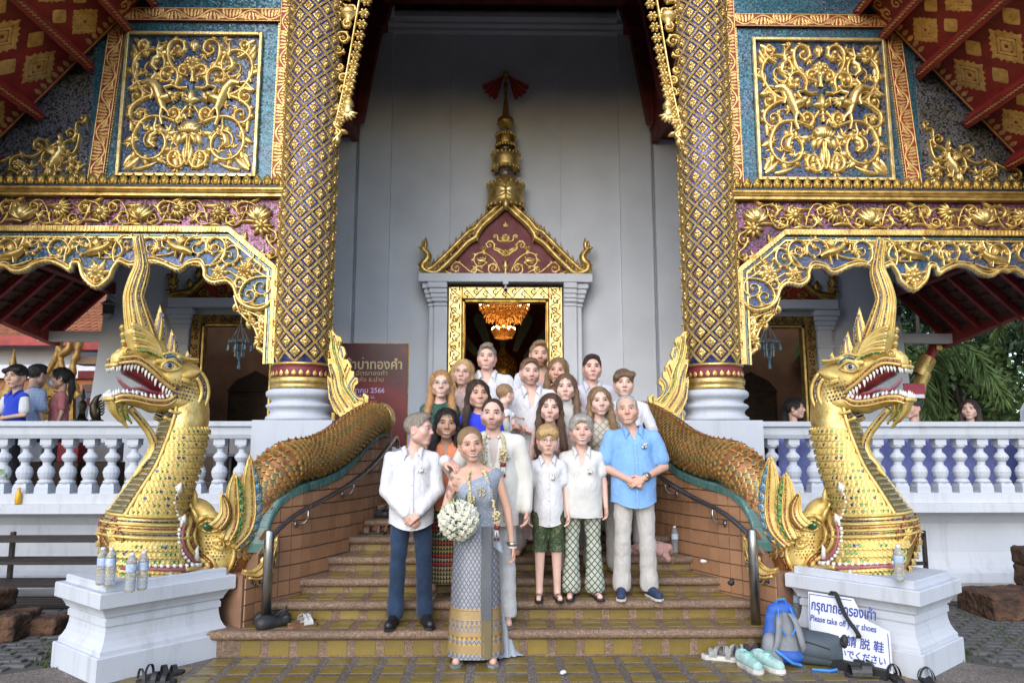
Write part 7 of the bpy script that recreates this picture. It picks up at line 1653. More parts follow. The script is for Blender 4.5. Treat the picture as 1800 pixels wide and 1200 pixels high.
def _lace(a,b,f=34):return lambda t,x,y,z,o:mixc(t,ramp(t,[(.44,(0,0,0)),(.56,(1,1,1))],noise(t,o,f,3,.6,2.5)),a,b)
GLACE=patt('green_lace',_lace((.012,.065,.045),(.05,.12,.095)));BLACE=patt('beige_lace',_lace((.40,.27,.23),(.58,.44,.39),45));CLACE=patt('cream_crochet',lambda t,x,y,z,o:mixc(t,lattice(t,x,z,16,16,.12),mixc(t,noise(t,o,60,2,.6),(.62,.58,.50),(.46,.42,.34)),(.34,.30,.22)))
def _camo(t,x,y,z,o):
 n1=ramp(t,[(.48,(0,0,0)),(.50,(1,1,1))],noise(t,o,24,3,.65,1.6));n2=ramp(t,[(.52,(0,0,0)),(.54,(1,1,1))],noise(t,coords(t,(1.3,1,.8)),30,3,.65,2.2))
 return mixc(t,n2,mixc(t,n1,(.125,.13,.062),(.045,.075,.035)),(.02,.042,.028))
CAMO=patt('green_leaf_camo',_camo)
def _sin(t,x,y,z,o):  # woven Thai skirt: bands of small triangles on black
 zz=mth(t,'MULTIPLY',z,32);band=mth(t,'FLOOR',zz);k=nd(t,'ShaderNodeTexWhiteNoise',noise_dimensions='1D');t.links.new(band,k.inputs['W']);col=ramp(t,[(0,(.30,.045,.035)),(.3,(.24,.20,.06)),(.55,(.10,.16,.10)),(.8,(.26,.20,.15)),(1,(.06,.12,.15))],k.outputs['Value'],'CONSTANT')
 tr=mth(t,'LESS_THAN',tri(t,x,44),mth(t,'MULTIPLY',mth(t,'FRACT',zz),.5));return mixc(t,mth(t,'MULTIPLY',tr,mth(t,'GREATER_THAN',mth(t,'FRACT',zz),.18)),(.016,.014,.016),col)
SINM=patt('woven_band_skirt',_sin)
def _bride(t,x,y,z,o):
 lat=lattice(t,x,z,34,21,.16);fine=lattice(t,x,z,120,100,.2);sil=mixc(t,mth(t,'MULTIPLY',fine,.6),mixc(t,lat,(.42,.42,.45),(.16,.17,.20)),(.15,.16,.20))
 zz=mth(t,'MULTIPLY',z,30);gold=mixc(t,mth(t,'LESS_THAN',tri(t,x,30),mth(t,'MULTIPLY',mth(t,'FRACT',zz),.5)),(.52,.33,.08),(.22,.15,.10));gold2=mixc(t,mth(t,'MULTIPLY',fine,.7),(.48,.31,.09),(.24,.20,.18))
 hem=ramp(t,[(0,(0,0,0)),(.075,(1,1,1)),(.15,(.1,.1,.1)),(.17,(1,1,1)),(.22,(.5,.5,.5)),(.30,(1,1,1)),(.375,(0,0,0))],z,'CONSTANT');return mixc(t,hem,sil,mixc(t,mth(t,'GREATER_THAN',tri(t,z,9),.25),gold,gold2))
BRSK=patt('silver_brocade',_bride,.45,.2);MAT['silver_brocade'].node_tree.nodes['Principled BSDF'].inputs['Metallic'].default_value=.25
BRTOP=patt('silver_lace_silk',lambda t,x,y,z,o:mixc(t,ramp(t,[(.58,(0,0,0)),(.62,(1,1,1))],noise(t,o,48,3,.6,2.0)),(.235,.275,.345),(.50,.50,.47)),.5,.35)
DENIM=cloth('blue_denim',(.022,.045,.095),400,.45,.85,(.011,.022,.048));LINEN=cloth('grey_linen',(.50,.48,.46),300,.6);SKYB=cloth('sky_blue_linen',(.22,.42,.78),300,.55,.8,(.18,.36,.70));CREAMJ=cloth('ivory_suiting',(.66,.645,.60),320,.35);PINKL=cloth('pale_pink_cotton',(.62,.44,.40),300,.4);ORANGE=cloth('coral_cotton',(.80,.27,.14),300,.35);COBALTF=cloth('cobalt_jersey',(.03,.05,.62),300,.3);OFFW=cloth('offwhite_crepe',(.63,.625,.60),300,.45);LAVW=cloth('cool_white_linen',(.60,.60,.67),300,.5);CREPE=cloth('cream_muslin',(.63,.615,.57),300,.45);RUST=cloth('rust_silk',(.52,.085,.04),300,.35)
BLKL=mat('black_leather',(.018,.017,.018),.4,0,(.01,.01,.01),20,.2,80);GREYR=mat('grey_rubber',(.20,.20,.21),.7);SOLEW=mat('white_sole',(.62,.60,.56),.7);NAVYK=mat('navy_knit',(.025,.045,.11),.7,0,(.015,.028,.07),40,.4,300);OLIVES=mat('olive_strap',(.035,.045,.028),.7);BLKR=mat('black_rubber',(.016,.016,.018),.6)
stubble=(.40,.35,.32)
CL={-1:((-.228,-.03,1.13),(-.045,-.175,.935),'relaxed',(.75,-.1,-.65),(0,.9,-.3)),1:((.228,-.03,1.13),(.065,-.195,.955),'relaxed',(-.75,-.1,-.6),(0,.9,-.3))}
# 1 man in jeans
p=Person('grey haired man in untucked white shirt and blue jeans turning his head to the side',737,722,5.70,px_body=727,yaw=6,head=(68,0,0),w=1.06,belly=.5,skin='pink',hairc='grey',arms=CL,smile=.35,stance=1.8)
p.body();p.hair('short',3);p.top('white_shirt',WSHIRT,.013,1.96,.80,1.355,.048,collar='shirt',placket=True,loose=.02);p.pin(.075,1.31,1);p.trousers(DENIM,.011,1.98,.022);p.shoes('shoe',BLKL,BLKR)
# 2 woman in coral top
p=Person('smiling woman with long black hair in coral blouse and woven dark skirt',785,714,6.02,sex='f',w=1.0,skin='brown',hairc='black',smile=1.0,head=(8,2,2))
p.body();p.hair('dark_long',2);p.top('coral_blouse',ORANGE,.014,1.0,.82,1.30,.040,loose=.02);p.skirt('woven_skirt',SINM,[(1.0,.155,.125),(.85,.18,.14),(.5,.185,.15),(.14,.19,.16)],5,.006);p.shoes('sandal',mat('pale_strap',(.62,.52,.46),.6),SOLEW)
# 3 groom
GA={-1:((-.31,-.04,1.17),(-.375,-.27,1.270),'relaxed',(.72,-.5,-.28),(.1,.2,-1)),1:((.265,.01,1.13),(.262,-.07,.885),'relaxed')}
p=Person('groom in ivory high-collar jacket and white trousers with a flower garland',866,696,5.74,px_body=868,w=1.10,belly=.55,skin='pink',hairc='dark',beard=(stubble,.75),smile=.45,arms=GA,stance=.6,head=(-4,0,2))
p.body();p.hair('crop',4);p.trousers(cloth('white_suiting',(.60,.60,.61),300,.45),.018,2.02,.028);p.top('inner_shirt',cloth('pale_taupe_linen',(.52,.46,.43),300,.4),.014,0,.88,1.40,.022,loose=.005)
jk=p.top('ivory_jacket',CREAMJ,.022,1.98,.76,1.16,.050,loose=.018,neckw=.062,amp=.002,hemcurve=.0,lower=[CAP(p.J(.0,-.26,1.20),p.J(0,-.26,.70),.10*p.k,.115*p.k,.01*p.k,1.0,'-')])
k=p.k
for sd in (-1,1):
 V,F=sculpt([CAP(p.J(sd*.010,.075,1.475),p.J(sd*.070,.02,1.480),.012*k,None,.004,1),CAP(p.J(sd*.070,.02,1.480),p.J(sd*.040,-.075,1.455),.012*k,None,.004)],.007);p.part('stand_collar',V,F,CREAMJ,jk)
 b=MB();zz=np.linspace(1.36,.80,22)
 for z_ in zz:x_=sd*(.052+.035*max(0,1.18-z_)/.4)*k;y_=p.surf(x_,z_*k);b.ball((x_,y_-.002,z_*k),(.0045,.003,.008),5,4)
 stuff(p.part('gold_trim',b.V,b.F,mat('gold_thread',(.45,.36,.16),.5,.3),jk))
for z_ in (1.41,1.345,1.275):x_=-.055*k;b=MB();b.ball((x_,p.surf(x_,z_*k)-.004,z_*k),.009,8,5);p.part('covered_button',b.V,b.F,CREAMJ,jk)
p.pin(.115,1.30,7);p.shoes('thong',mat('taupe_thong',(.16,.12,.10),.7))
def garland(p,P,label,seed):
 g=thing('flower_garland',label,'garland',p.pos);r=np.random.RandomState(seed);pts=spline(P,60);b=MB()
 for q in pts:
  for j in range(2):b.ball((q[0]*p.k+r.uniform(-.006,.006),q[1]*p.k+r.uniform(-.005,.005),q[2]*p.k+r.uniform(-.006,.006)),r.uniform(.008,.0135),5,4)
 o=inst('jasmine_string',mesh('jasmine_string',p.T(b.V),b.F,mat('cream_jasmine',(.62,.53,.32),.7,0,(.46,.38,.2),50),True),None,g);stuff(o)
 for (x,y,z_) in (P[0],P[-1]):
  b=MB()
  for i in range(40):t=r.rand();a=r.rand()*6.28;rr=.028*math.sin(PI*(.15+.8*t));b.ball((x*p.k+rr*math.cos(a),y*p.k+rr*math.sin(a),z_*p.k+.050-.10*t),.010,5,4)
  inst('jasmine_knot',mesh('jasmine_knot',p.T(b.V),b.F,MAT['cream_jasmine'],True),None,g)
  b=MB();b.ball((x*p.k,y*p.k-.004,z_*p.k-.058),(.024,.022,.018),10,6);inst('red_rose',mesh('red_rose',p.T(b.V),b.F,mat('dark_red_rose',(.20,.012,.02),.6),True),None,g)
  for dx in (-.013,.010):
   b=MB();b.tube([(x*p.k+dx*.4,y*p.k-.004,z_*p.k-.07),(x*p.k+dx,y*p.k-.006,z_*p.k-.125)],.006,6);inst('white_tassel',mesh('white_tassel',p.T(b.V),b.F,mat('white_petal',(.72,.70,.64),.7),True),None,g)
   b=MB();b.ball((x*p.k+dx,y*p.k-.006,z_*p.k-.137),(.009,.009,.014),8,5);inst('rose_bud',mesh('rose_bud',p.T(b.V),b.F,MAT['dark_red_rose'],True),None,g)
 return g
garland(p,[(-.085,-.160,1.22),(-.082,-.15,1.34),(-.070,-.075,1.46),(0,.09,1.50),(.070,-.075,1.46),(.080,-.155,1.36),(.078,-.168,1.30)],'cream jasmine garland with red roses around the groom',4)
# 4 bride
BA={-1:((-.245,.0,1.14),(-.14,-.20,1.06),'cup',(.75,-.5,-.2),(.3,.2,.9)),1:((.25,.03,1.13),(.285,.0,.86),'relaxed')}
p=Person('bride in silver brocade sash dress holding a white bouquet',828,748,5.45,px_body=838,sex='f',w=1.06,skin='tan',hairc='dblond',smile=1.0,arms=BA,head=(10,2,-6),H=1.625,lean=0)
p.tattoo=True;p.body();p.hair('updo',5);tp=p.top('sash_bodice',BRTOP,.013,0,.86,1.44,.02,loose=.002,up=lambda x:1.372+.62*x,amp=.003,tuck=True,neckw=.075)
k=p.k;p.skirt('brocade_skirt',BRSK,[(1.03,.142,.118),(.92,.172,.135),(.7,.185,.155),(.4,.20,.17),(.05,.225,.185)],5,.006,4)
# diagonal sash falling over her left arm, and pleated front panel, train
b=MB();R=[]
for t in np.linspace(0,1,16):
 a,c=np.array([lerp(-.135,.02,t),0,lerp(1.33,.93,t)]),np.array([lerp(.09,.215,t),0,lerp(1.42,.82,t)])
 R.append([((x_)*k,(p.surf(x_*k,max(.9,z_)*k)-.010 if abs(x_)<.15 else -.105*k-.03*math.sin(f*9)),z_*k) for f in np.linspace(0,1,9) for x_,z_ in [(lerp(a[0],c[0],f),lerp(a[2],c[2],f))]])
b.rings(R,False);sh=p.part('sash',b.V,b.F,BRTOP)
b=MB();R=[]
for z_ in np.linspace(1.02,.06,20):
 R.append([((.045+.085*f)*k,(-(.128+.05*min(1,(1.02-z_)/.5)+.012*(1 if int(f*8+.5)%2 else -1)))*k,z_*k) for f in np.linspace(0,1,9)])
b.rings(R,False);p.part('pleated_panel',b.V,b.F,patt('dark_silver_pleat',lambda t,x,y,z,o:mixc(t,ramp(t,[(.0,(1,1,1)),(.30,(0,0,0))],z,'CONSTANT'),(.13,.14,.16),(.20,.16,.09)),.5))
b=MB();R=[]
for f in np.linspace(0,1,14):
 x0=(.16+.19*f)*k;R.append([(x0+.03*g*f,(.04+.10*f-.05*g+.018*math.sin(f*26))*k,max(.006,(.52*(1-f)**1.4)*(1-g)+.006+.012*math.sin(g*9+f*20)**2)*k) for g in np.linspace(0,1,7)])
b.rings(R,False);p.part('train',b.V,b.F,cloth('grey_blue_satin',(.34,.38,.44),300,.4,.45))
b=MB();b.lathe([(.036,-.012),(.040,0),(.036,.012)],(0,0),14);wr=np.array(p.A[1][2]);b2=MB();b2.add([(v[0]+wr[0],v[1]+wr[1],v[2]+wr[2]+.015) for v in b.V],b.F);p.part('bracelet',b2.V,b2.F,mat('silver_bracelet',(.6,.58,.5),.3,.9));b2=MB();b2.add([(v[0]*.95+wr[0],v[1]*.95+wr[1],v[2]*.6+wr[2]-.012) for v in b.V],b.F);p.part('bracelet',b2.V,b2.F,mat('white_thread',(.7,.68,.62),.8))
b=MB();r=np.random.RandomState(3)
for i in range(60):a=r.rand()*6.28;rr=.036*r.rand()**.5;x_,z_=(.045+rr*math.cos(a))*k,(1.285+rr*1.15*math.sin(a))*k;b.ball((x_,p.surf(x_,z_)-.016,z_),.0055,5,4)
p.part('jewelled_brooch',b.V,b.F,mat('champagne_crystal',(.60,.52,.38),.2,.6),sh)
b=MB()
for x_,z_ in ((.006,.062),(.022,.068),(-.004,.074)):b.ball((x_,-.088,z_),.0042,5,4)
p.part('blessing_marks',(np.array(b.V)*p.hs*HSC)@p.Rh.T+p.HC,b.F,mat('white_powder',(.75,.73,.7),.8))
b=MB();at=p.A[-1];a0,a1=np.array(at[0]),np.array(at[1])
p.shoes('thong',GREYR)
garland(p,[(-.035,-.165,1.20),(-.045,-.15,1.30),(-.060,-.085,1.42),(0,.08,1.48),(.070,-.08,1.42),(.125,-.13,1.24),(.165,-.15,1.08)],'cream jasmine garland with red roses around the bride',6)
# bouquet
bq=np.array([-.125*k,-.27*k,1.085*k]);bo=thing('bridal_bouquet','round bouquet of white roses with green orchids held by the bride','bouquet',p.pos);r=np.random.RandomState(9);RB=.128
ros=MB();ros.ball((0,0,.006),(.014,.014,.016),8,6)
for ring,n_,rr,rz in ((1,4,.012,.004),(2,6,.020,-.004)):
 for j in range(n_):a=2*PI*j/n_+ring;ros.ball((rr*math.cos(a),rr*math.sin(a),rz),(.013,.013,.012),7,5)
ROSE=mesh_of(ros,'rose',mat('white_rose',(.72,.70,.60),.6,0,(.62,.60,.46),30,rnd=.08),True);GROSE=mesh_of(ros,'rose',mat('green_rose',(.36,.42,.10),.6,0,(.26,.34,.06),30),True)
n=96
for i in range(n):
 z_=1-2*(i+.5)/n;a=i*2.39996;q=math.sqrt(1-z_*z_);d=Vector((q*math.cos(a),z_*.0+q*math.sin(a),z_));d=Vector((d.x,d.y,d.z))
 if d.y>.35:continue
 c=Vector(p.T(np.array([bq])+np.array([[d.x*RB,d.y*RB*.85,d.z*RB]]))[0]);nz=Vector((d.x,d.y*1.1,d.z)).normalized();M_=Matrix.Translation(c)@nz.to_track_quat('Z','Y').to_matrix().to_4x4()@Matrix.Scale(r.uniform(.62,1.0),4);inst('rose',GROSE if i%13==4 else ROSE,M_,bo)
b=MB();b.ball(p.T([bq])[0],(.108,.092,.108),12,8);inst('bouquet_core',mesh_of(b,'bouquet_core',mat('sprig_green2',(.07,.11,.05),.8),True),None,bo)
b=MB()
for i in range(260):
 d=Vector(r.normal(size=3));d.normalize()
 if d.y>.3:continue
 c=p.T([bq])[0]+np.array(d)*RB*r.uniform(.9,1.13);b.ball(c,.0055,4,3)
stuff(inst('gypsophila',mesh_of(b,'gypsophila',mat('tiny_white_flower',(.70,.68,.62),.7)),None,bo))
lf=MB();lf.add([(0,0,0),(.010,0,.02),(.007,.002,.045),(0,.004,.06),(-.007,.002,.045),(-.010,0,.02)],[(0,1,2,3,4,5),(5,4,3,2,1,0)]);LEAFM=mesh_of(lf,'leaf',mat('eucalyptus_leaf',(.10,.15,.085),.6))
for i in range(46):
 d=Vector(r.normal(size=3));d.normalize()
 if d.y>.4:continue
 c=Vector(p.T([bq])[0])+d*RB*1.0;inst('leaf',LEAFM,Matrix.Translation(c)@(d+Vector(r.normal(size=3))*.4).to_track_quat('Z','Y').to_matrix().to_4x4(),bo)
# 5 boy
p=Person('blond boy with glasses in white short-sleeved shirt and leaf print shorts',962,743,5.90,w=.86,skin='fair',hairc='blond',hs=.98,smile=.3,head=(2,6,0),stance=.7)
p.body();p.hair('fringe',3);p.glasses();p.top('white_shirt',WSHIRT,.014,.62,.76,1.345,.050,collar='shirt',placket=True,loose=.022,sleeve_e=.019);p.pin(.06,1.28,2);p.trousers(CAMO,.020,1.06,.02,hem=.50,name='shorts');p.shoes('sandal',OLIVES,BLKR)
# 6 woman in white blouse
p=Person('short grey haired woman in white blouse and green diamond patterned trousers',1021,725,5.96,sex='f',w=1.14,belly=.5,skin='pink',hairc='silver',smile=1.0,head=(-2,0,0),stance=1.2)
p.body();p.hair('bobshort',4);p.top('white_blouse',OFFW,.016,.55,.80,1.30,.052,collar='shirt',loose=.030,sleeve_e=.019,hemcurve=0);p.pin(.065,1.27,3);p.trousers(DIAM,.014,1.95,.050);p.shoes('slide',mat('dark_navy_leather',(.02,.022,.03),.5))
# 7 man in blue shirt
CL7={-1:((-.27,.0,1.14),(-.05,-.20,1.02),'fist',(.8,-.2,-.25),(0,.9,-.3)),1:((.285,.0,1.14),(.055,-.205,1.045),'relaxed',(-.8,-.15,-.3),(0,.9,-.3))}
p=Person('white haired man in sky blue short-sleeved linen shirt with folded hands',1101,690,5.98,px_body=1110,w=1.10,belly=.5,skin='tan',hairc='silver',smile=.6,arms=CL7,head=(-10,-2,-4),stance=1.6)
p.body();p.hair('crop',5);p.top('blue_shirt',SKYB,.015,.72,.78,1.355,.050,collar='shirt',placket=True,loose=.028,sleeve_e=.019);p.pin(.085,1.33,4);p.trousers(LINEN,.014,1.97,.030);p.shoes('sneaker',NAVYK,SOLEW)
wr=np.array(p.A[1][2]);e_=np.array(p.A[1][1]);c_=wr+(e_-wr)*.14;b=MB();b.tube([tuple(c_-(e_-wr)*.05),tuple(c_+(e_-wr)*.05)],.034,12);b.ball(tuple(c_+np.array([0,-.034,.006])),(.016,.008,.016),10,6);p.part('wrist_watch',b.V,b.F,mat('watch_steel',(.35,.34,.3),.3,.9))
# 8 girl in pink
p=Person('girl with long brown hair in pale pink sleeveless dress behind the blond boy',967,688,6.28,sex='f',w=.96,skin='fair',hairc='brown',smile=.4,head=(-6,2,4))
p.body();p.hair('longer',6);p.top('dress_bodice',PINKL,.014,0,.95,1.44,.03,loose=.006,tuck=True,up=1.475);p.skirt('dress_skirt',PINKL,[(1.04,.13,.11),(.9,.18,.15),(.6,.235,.2),(.36,.27,.22)],8,.014);p.shoes('thong',mat('dark_thong',(.10,.06,.05),.7))
# 9 cream lace woman
p=Person('woman with wavy blond hair in cream patterned lace top behind the blue-shirted man',1053,677,6.34,sex='f',w=1.04,skin='fair',hairc='dblond',smile=1.0,head=(2,0,-4))
p.body();p.hair('wavy',7);p.top('lace_top',CLACE,.013,1.5,.82,1.30,.012,loose=.016,neckw=.056);p.pin(.09,1.32,5);p.trousers(LINEN)
# 10 green lace
p=Person('girl with long red-blond hair and glasses in dark green lace dress',776,648,6.58,sex='f',w=.94,skin='fair',hairc='red',smile=.85,head=(4,0,0),px_body=774)
p.body();p.hair('longer',8);p.glasses();p.top('lace_dress',GLACE,.013,1.9,.9,1.43,.03,loose=.004,tuck=True,neckw=.085);p.skirt('dress_skirt',GLACE,[(1.04,.14,.12),(.9,.18,.15),(.45,.22,.19)],7,.01)
# 11 cobalt dress
p=Person('woman with long dark hair in cobalt blue dress above the groom',840,664,6.32,sex='f',w=.98,skin='tan',hairc='dark',smile=.55,head=(14,0,-3),px_body=846)
p.body();p.hair('long',9);p.top('cobalt_dress',COBALTF,.013,.35,.9,1.43,.03,loose=.004,tuck=True,neckw=.075);p.skirt('dress_skirt',COBALTF,[(1.04,.14,.12),(.9,.18,.15),(.45,.2,.17)],6,.008)
# 12 blonde with glasses
p=Person('blond woman with glasses in beige lace dress left of the doorway',814,629,6.92,sex='f',w=.98,skin='pink',hairc='blond',smile=.3,head=(-6,0,6),px_body=816)
p.body();p.hair('half',3);p.glasses();p.top('lace_dress',BLACE,.014,1.0,.9,1.44,.03,loose=.004,tuck=True,neckw=.066);p.skirt('dress_skirt',BLACE,[(1.04,.14,.12),(.9,.18,.15),(.45,.2,.17)],6,.008)
# 13 man back left
p=Person('tall man with short greying hair in open-necked white shirt, back row left',856,603,6.98,w=1.10,skin='pink',hairc='grey',smile=.8,head=(-4,0,2))
p.body();p.hair('quiff',2);p.top('white_shirt',WSHIRT,.013,1.9,.80,1.33,.055,collar='shirt',loose=.018);p.pin(.115,1.36,6);p.trousers(LINEN)
# 14, 15 man with baby
MA={-1:((-.25,-.10,1.13),(-.10,-.25,1.10),'cup',(-.55,-.4,.15),(0,.2,1)),1:((.26,-.04,1.12),(.02,-.24,1.06),'cup',(-.9,-.1,.3),(0,.3,.9))}
p=Person('bearded man in rolled-up white shirt holding a baby',931,627,6.62,w=1.10,skin='pink',hairc='lbrown',beard=(stubble,.62),smile=.2,head=(8,2,0),arms=MA,px_body=934,belly=.2)
p.body();p.hair('short',7);p.top('white_shirt',WSHIRT,.018,1.55,.86,1.28,.050,collar='shirt',loose=.012);p.trousers(LINEN)
mb_x=p
q=Person('baby in white shirt and pale braces carried by the bearded man',888,655,6.36,z=1.40,yaw=155,head=(-25,0,0),w=.72,skin='fair',hairc='dblond',hs=.80,smile=.1,H=.62,arms={-1:((-.26,-.10,1.30),(-.36,-.34,1.24),'relaxed',(-.4,-.8,0),(0,0,-1)),1:((.23,-.05,1.16),(.24,-.2,1.05),'relaxed')},group=None)
q.k=.62*.62;q.body(.009);q.hair('baby',2);q.top('white_shirt',WSHIRT,.03,.8,.86,1.46,.03,loose=.03,sleeve_e=.03);q.trousers(cloth('pale_sage_cotton',(.42,.46,.42)),.03,1.9,.02)
# 16 bearded tall
p=Person('tall man with curly blond hair and short beard in white shirt, back row centre',947,598,6.98,w=1.02,skin='tan',hairc='dblond',beard=((.40,.29,.20),.9),smile=.15,head=(4,2,0),px_body=950)
p.body();p.hair('quiff',9);p.top('white_shirt',LAVW,.013,1.9,.80,1.30,.052,collar='shirt',loose=.018);p.pin(.10,1.34,8);p.trousers(LINEN)
# 17 rust dress
p=Person('woman with half-tied hair in rust red dress behind the girl in white',980,626,6.86,sex='f',w=.96,skin='tan',hairc='dblond',smile=.15,head=(-12,2,6),px_body=983)
p.body();p.hair('long',4);p.top('rust_dress',RUST,.014,.4,.9,1.36,.05,loose=.004,tuck=True);p.skirt('dress_skirt',RUST,[(1.04,.14,.12),(.9,.18,.15),(.45,.2,.17)],6,.008)
# 18 girl white blouse
p=Person('girl with wavy brown hair in high-necked white blouse',994,654,6.60,sex='f',w=.94,skin='fair',hairc='lbrown',smile=.3,head=(-8,0,0))
p.body();p.hair('wavy',5);p.top('white_blouse',CREPE,.014,1.9,.86,1.44,.03,loose=.02,collar='high');p.trousers(LINEN)
# 19 man dark hair
NA19={1:((.30,-.03,1.22),(.42,-.20,1.27),'relaxed',(.6,-.5,-.3),(0,.2,-1))}
p=Person('dark haired man in white linen shirt with his hand on the boy beside him',1040,621,6.92,w=1.06,skin='pink',hairc='dark',smile=.5,head=(-2,0,0),arms=NA19)
p.body();p.hair('short',6);p.top('white_shirt',LAVW,.014,1.9,.80,1.36,.045,collar='shirt',loose=.02);p.trousers(LINEN)
# 20 teen boy
TA={1:((.25,-.05,1.18),(.17,-.30,1.13),'relaxed',(.15,-.6,-.6),(0,.3,-1))}
p=Person('teenage boy with brown swept fringe in white shirt behind the blue-shirted man',1095,647,6.64,w=.96,skin='fair',hairc='lbrown',smile=.3,head=(-4,0,0),px_body=1100,arms=TA)
p.body();p.hair('sweep',3);p.top('white_shirt',WSHIRT,.014,1.8,.80,1.40,.030,collar='shirt',loose=.02);p.trousers(LINEN)
# ---------------------------------------------------------------- visitors behind the balustrades
BLUEP=cloth('royal_blue_polo',(.02,.055,.50),300,.3)
p=Person('boy in royal blue polo shirt with white sleeves behind the left balustrade',33,639,8.35,z=1.016,sex='m',w=.98,skin='asian',hairc='black',smile=.0,hs=1.12,yaw=-18,head=(10,2,0),arms={-1:((-.26,-.05,1.14),(-.20,-.28,1.04),'relaxed'),1:((.25,-.03,1.13),(-.02,-.26,1.06),'relaxed')},group='temple visitors')
p.body();p.hair('sweep',3);p.top('blue_polo',BLUEP,.02,.72,.80,1.40,.03,collar='shirt',loose=.02,sleeve_e=.019);p.trousers(cloth('dark_trouser',(.03,.03,.04)))
for sd in (-1,1):
 a,b_=np.array(p.A[sd][0]),np.array(p.A[sd][1]);V,F=sculpt([CAP(tuple(a+(b_-a)*.12),tuple(a+(b_-a)*.74),.070*p.k,.080*p.k,.01)],.010);p.part('white_sleeve',V,F,WSHIRT,p.torso_o)
p=Person('man in pale blue dotted shirt seen from behind at the left balustrade',64,657,8.75,z=1.016,w=1.0,skin='asian',hairc='black',hs=1.08,yaw=150,head=(15,0,0),group='temple visitors',H=1.42)
p.body();p.hair('short',4);p.top('dotted_shirt',patt('dotted_pale_blue',lambda t,x,y,z,o:mixc(t,mth(t,'MULTIPLY',mth(t,'GREATER_THAN',tri(t,x,26),.36),mth(t,'GREATER_THAN',tri(t,z,26),.36)),(.34,.42,.60),(.18,.24,.40))),.02,.8,.8,1.42,.03,collar='shirt',loose=.02,sleeve_e=.03);p.trousers(MAT['dark_trouser'])
p=Person('woman in pink shirt with face mask and black ponytail behind the left balustrade',108,668,8.95,z=1.016,sex='f',w=.95,skin='asian',hairc='black',hs=1.08,yaw=-55,head=(-10,0,0),group='temple visitors',H=1.40)
p.body();p.hair('pony',4);p.glasses();p.top('pink_shirt',cloth('dusty_pink_jersey',(.50,.17,.18)),.02,.7,.8,1.43,.03,loose=.02,sleeve_e=.019);p.trousers(MAT['dark_trouser'])
V,F=sculpt([ELL((0,-.075,-.052),(.052,.042,.046),.01)],.006);p.part('face_mask',(V*p.hs*HSC)@p.Rh.T+p.HC,F,mat('white_mask',(.72,.72,.74),.8))
for lb,px,pt,Y,yw,hc,tc,hst in (('seated woman with sunglasses on dark hair behind the right serpent neck',1395,700,9.0,60,'black',(.30,.26,.36),'pony'),('seated man with dark hair looking away behind the right serpent jaw',1602,694,8.9,-70,'black',(.02,.02,.025),'short'),('seated girl with brown hair behind the right balustrade near the palms',1703,706,9.3,-40,'dark',(.55,.55,.58),'half')):
 p=Person(lb,px,pt,Y,z=1.016,sex='m' if hst=='short' else 'f',skin='asian' if hc=='black' else 'fair',hairc=hc,hs=1.08,yaw=yw,sit=True,group='temple visitors',H=1.05);p.k=.95*.72;p.body(.014);p.hair(hst,3);p.top('shirt',cloth('visitor_cloth_'+hst,tc),.02,.8,.5,1.42,.03,loose=.0,tuck=True)
 if px==1395:
  b=MB()
  for q_ in (-1,1):b.ball((q_*.035,-.085,.085),(.026,.010,.020),8,6)
  b.tube([(-.075,-.02,.08),(-.06,-.085,.09),(.06,-.085,.09),(.075,-.02,.08)],.003,5);p.part('sunglasses',(np.array(b.V)*p.hs*HSC)@p.Rh.T+p.HC,b.F,BLKR)
 st_=thing('stool',lb.replace('seated','low stool under the').split(' with ')[0].replace(' looking away','')+', hidden behind the rail','stool',(p.pos.x,p.pos.y,1.016));b=MB();b.lathe([(.15,1.017),(.12,1.2),(.16,1.22),(.16,1.24)],(p.pos.x,p.pos.y+.02),14);b.build('seat',mat('red_plastic',(.3,.03,.03),.4),st_)
# ================================================================ things left about: bottles, shoes, bags, sign
def bottle(pos,label,h=.235,r=.031,water=(.62,.66,.68),labc=(.30,.42,.66),cap=(.72,.74,.76),group='water bottles',rot=0):
 t=thing('water_bottle',label,'bottle',pos,group);x,y,z=pos
 m,tt,bs=(MAT['clear_plastic'],None,None) if 'clear_plastic' in MAT else nodes('clear_plastic')
 if tt:bs.inputs['Base Color'].default_value=(.80,.84,.86,1);bs.inputs['Roughness'].default_value=.12;bs.inputs['Transmission Weight'].default_value=.75;bs.inputs['IOR'].default_value=1.2;MAT['clear_plastic']=m
 P=[(r*.7,0),(r*.96,.006),(r,.02)]
 for i in range(5):q=h*(.12+.085*i);P+=[(r,q),(r*.94,q+h*.02),(r,q+h*.04)]
 P+=[(r,h*.74),(r*.86,h*.82),(r*.52,h*.90),(r*.42,h*.92),(r*.42,h*.94)]
 b=MB();b.lathe([(a,z+c) for a,c in P],(x,y),16);b.build('plastic',m,t,True)
 b=MB();b.lathe([(r*1.015,z+h*.52),(r*1.02,z+h*.53),(r*1.02,z+h*.71),(r*1.015,z+h*.72)],(x,y),16);b.build('label_band',mat('bottle_label_%d'%int(labc[0]*100),labc,.5,0,(.62,.66,.72),40),t,True)
 b=MB();b.lathe([(r*.46,z+h*.93),(r*.47,z+h*.94),(r*.47,z+h*.995),(r*.4,z+h)],(x,y),12);b.build('cap',mat('bottle_cap_%d'%int(cap[2]*100),cap,.5),t,True);return t
def ped_top(px,py):return G(px,py,.607)
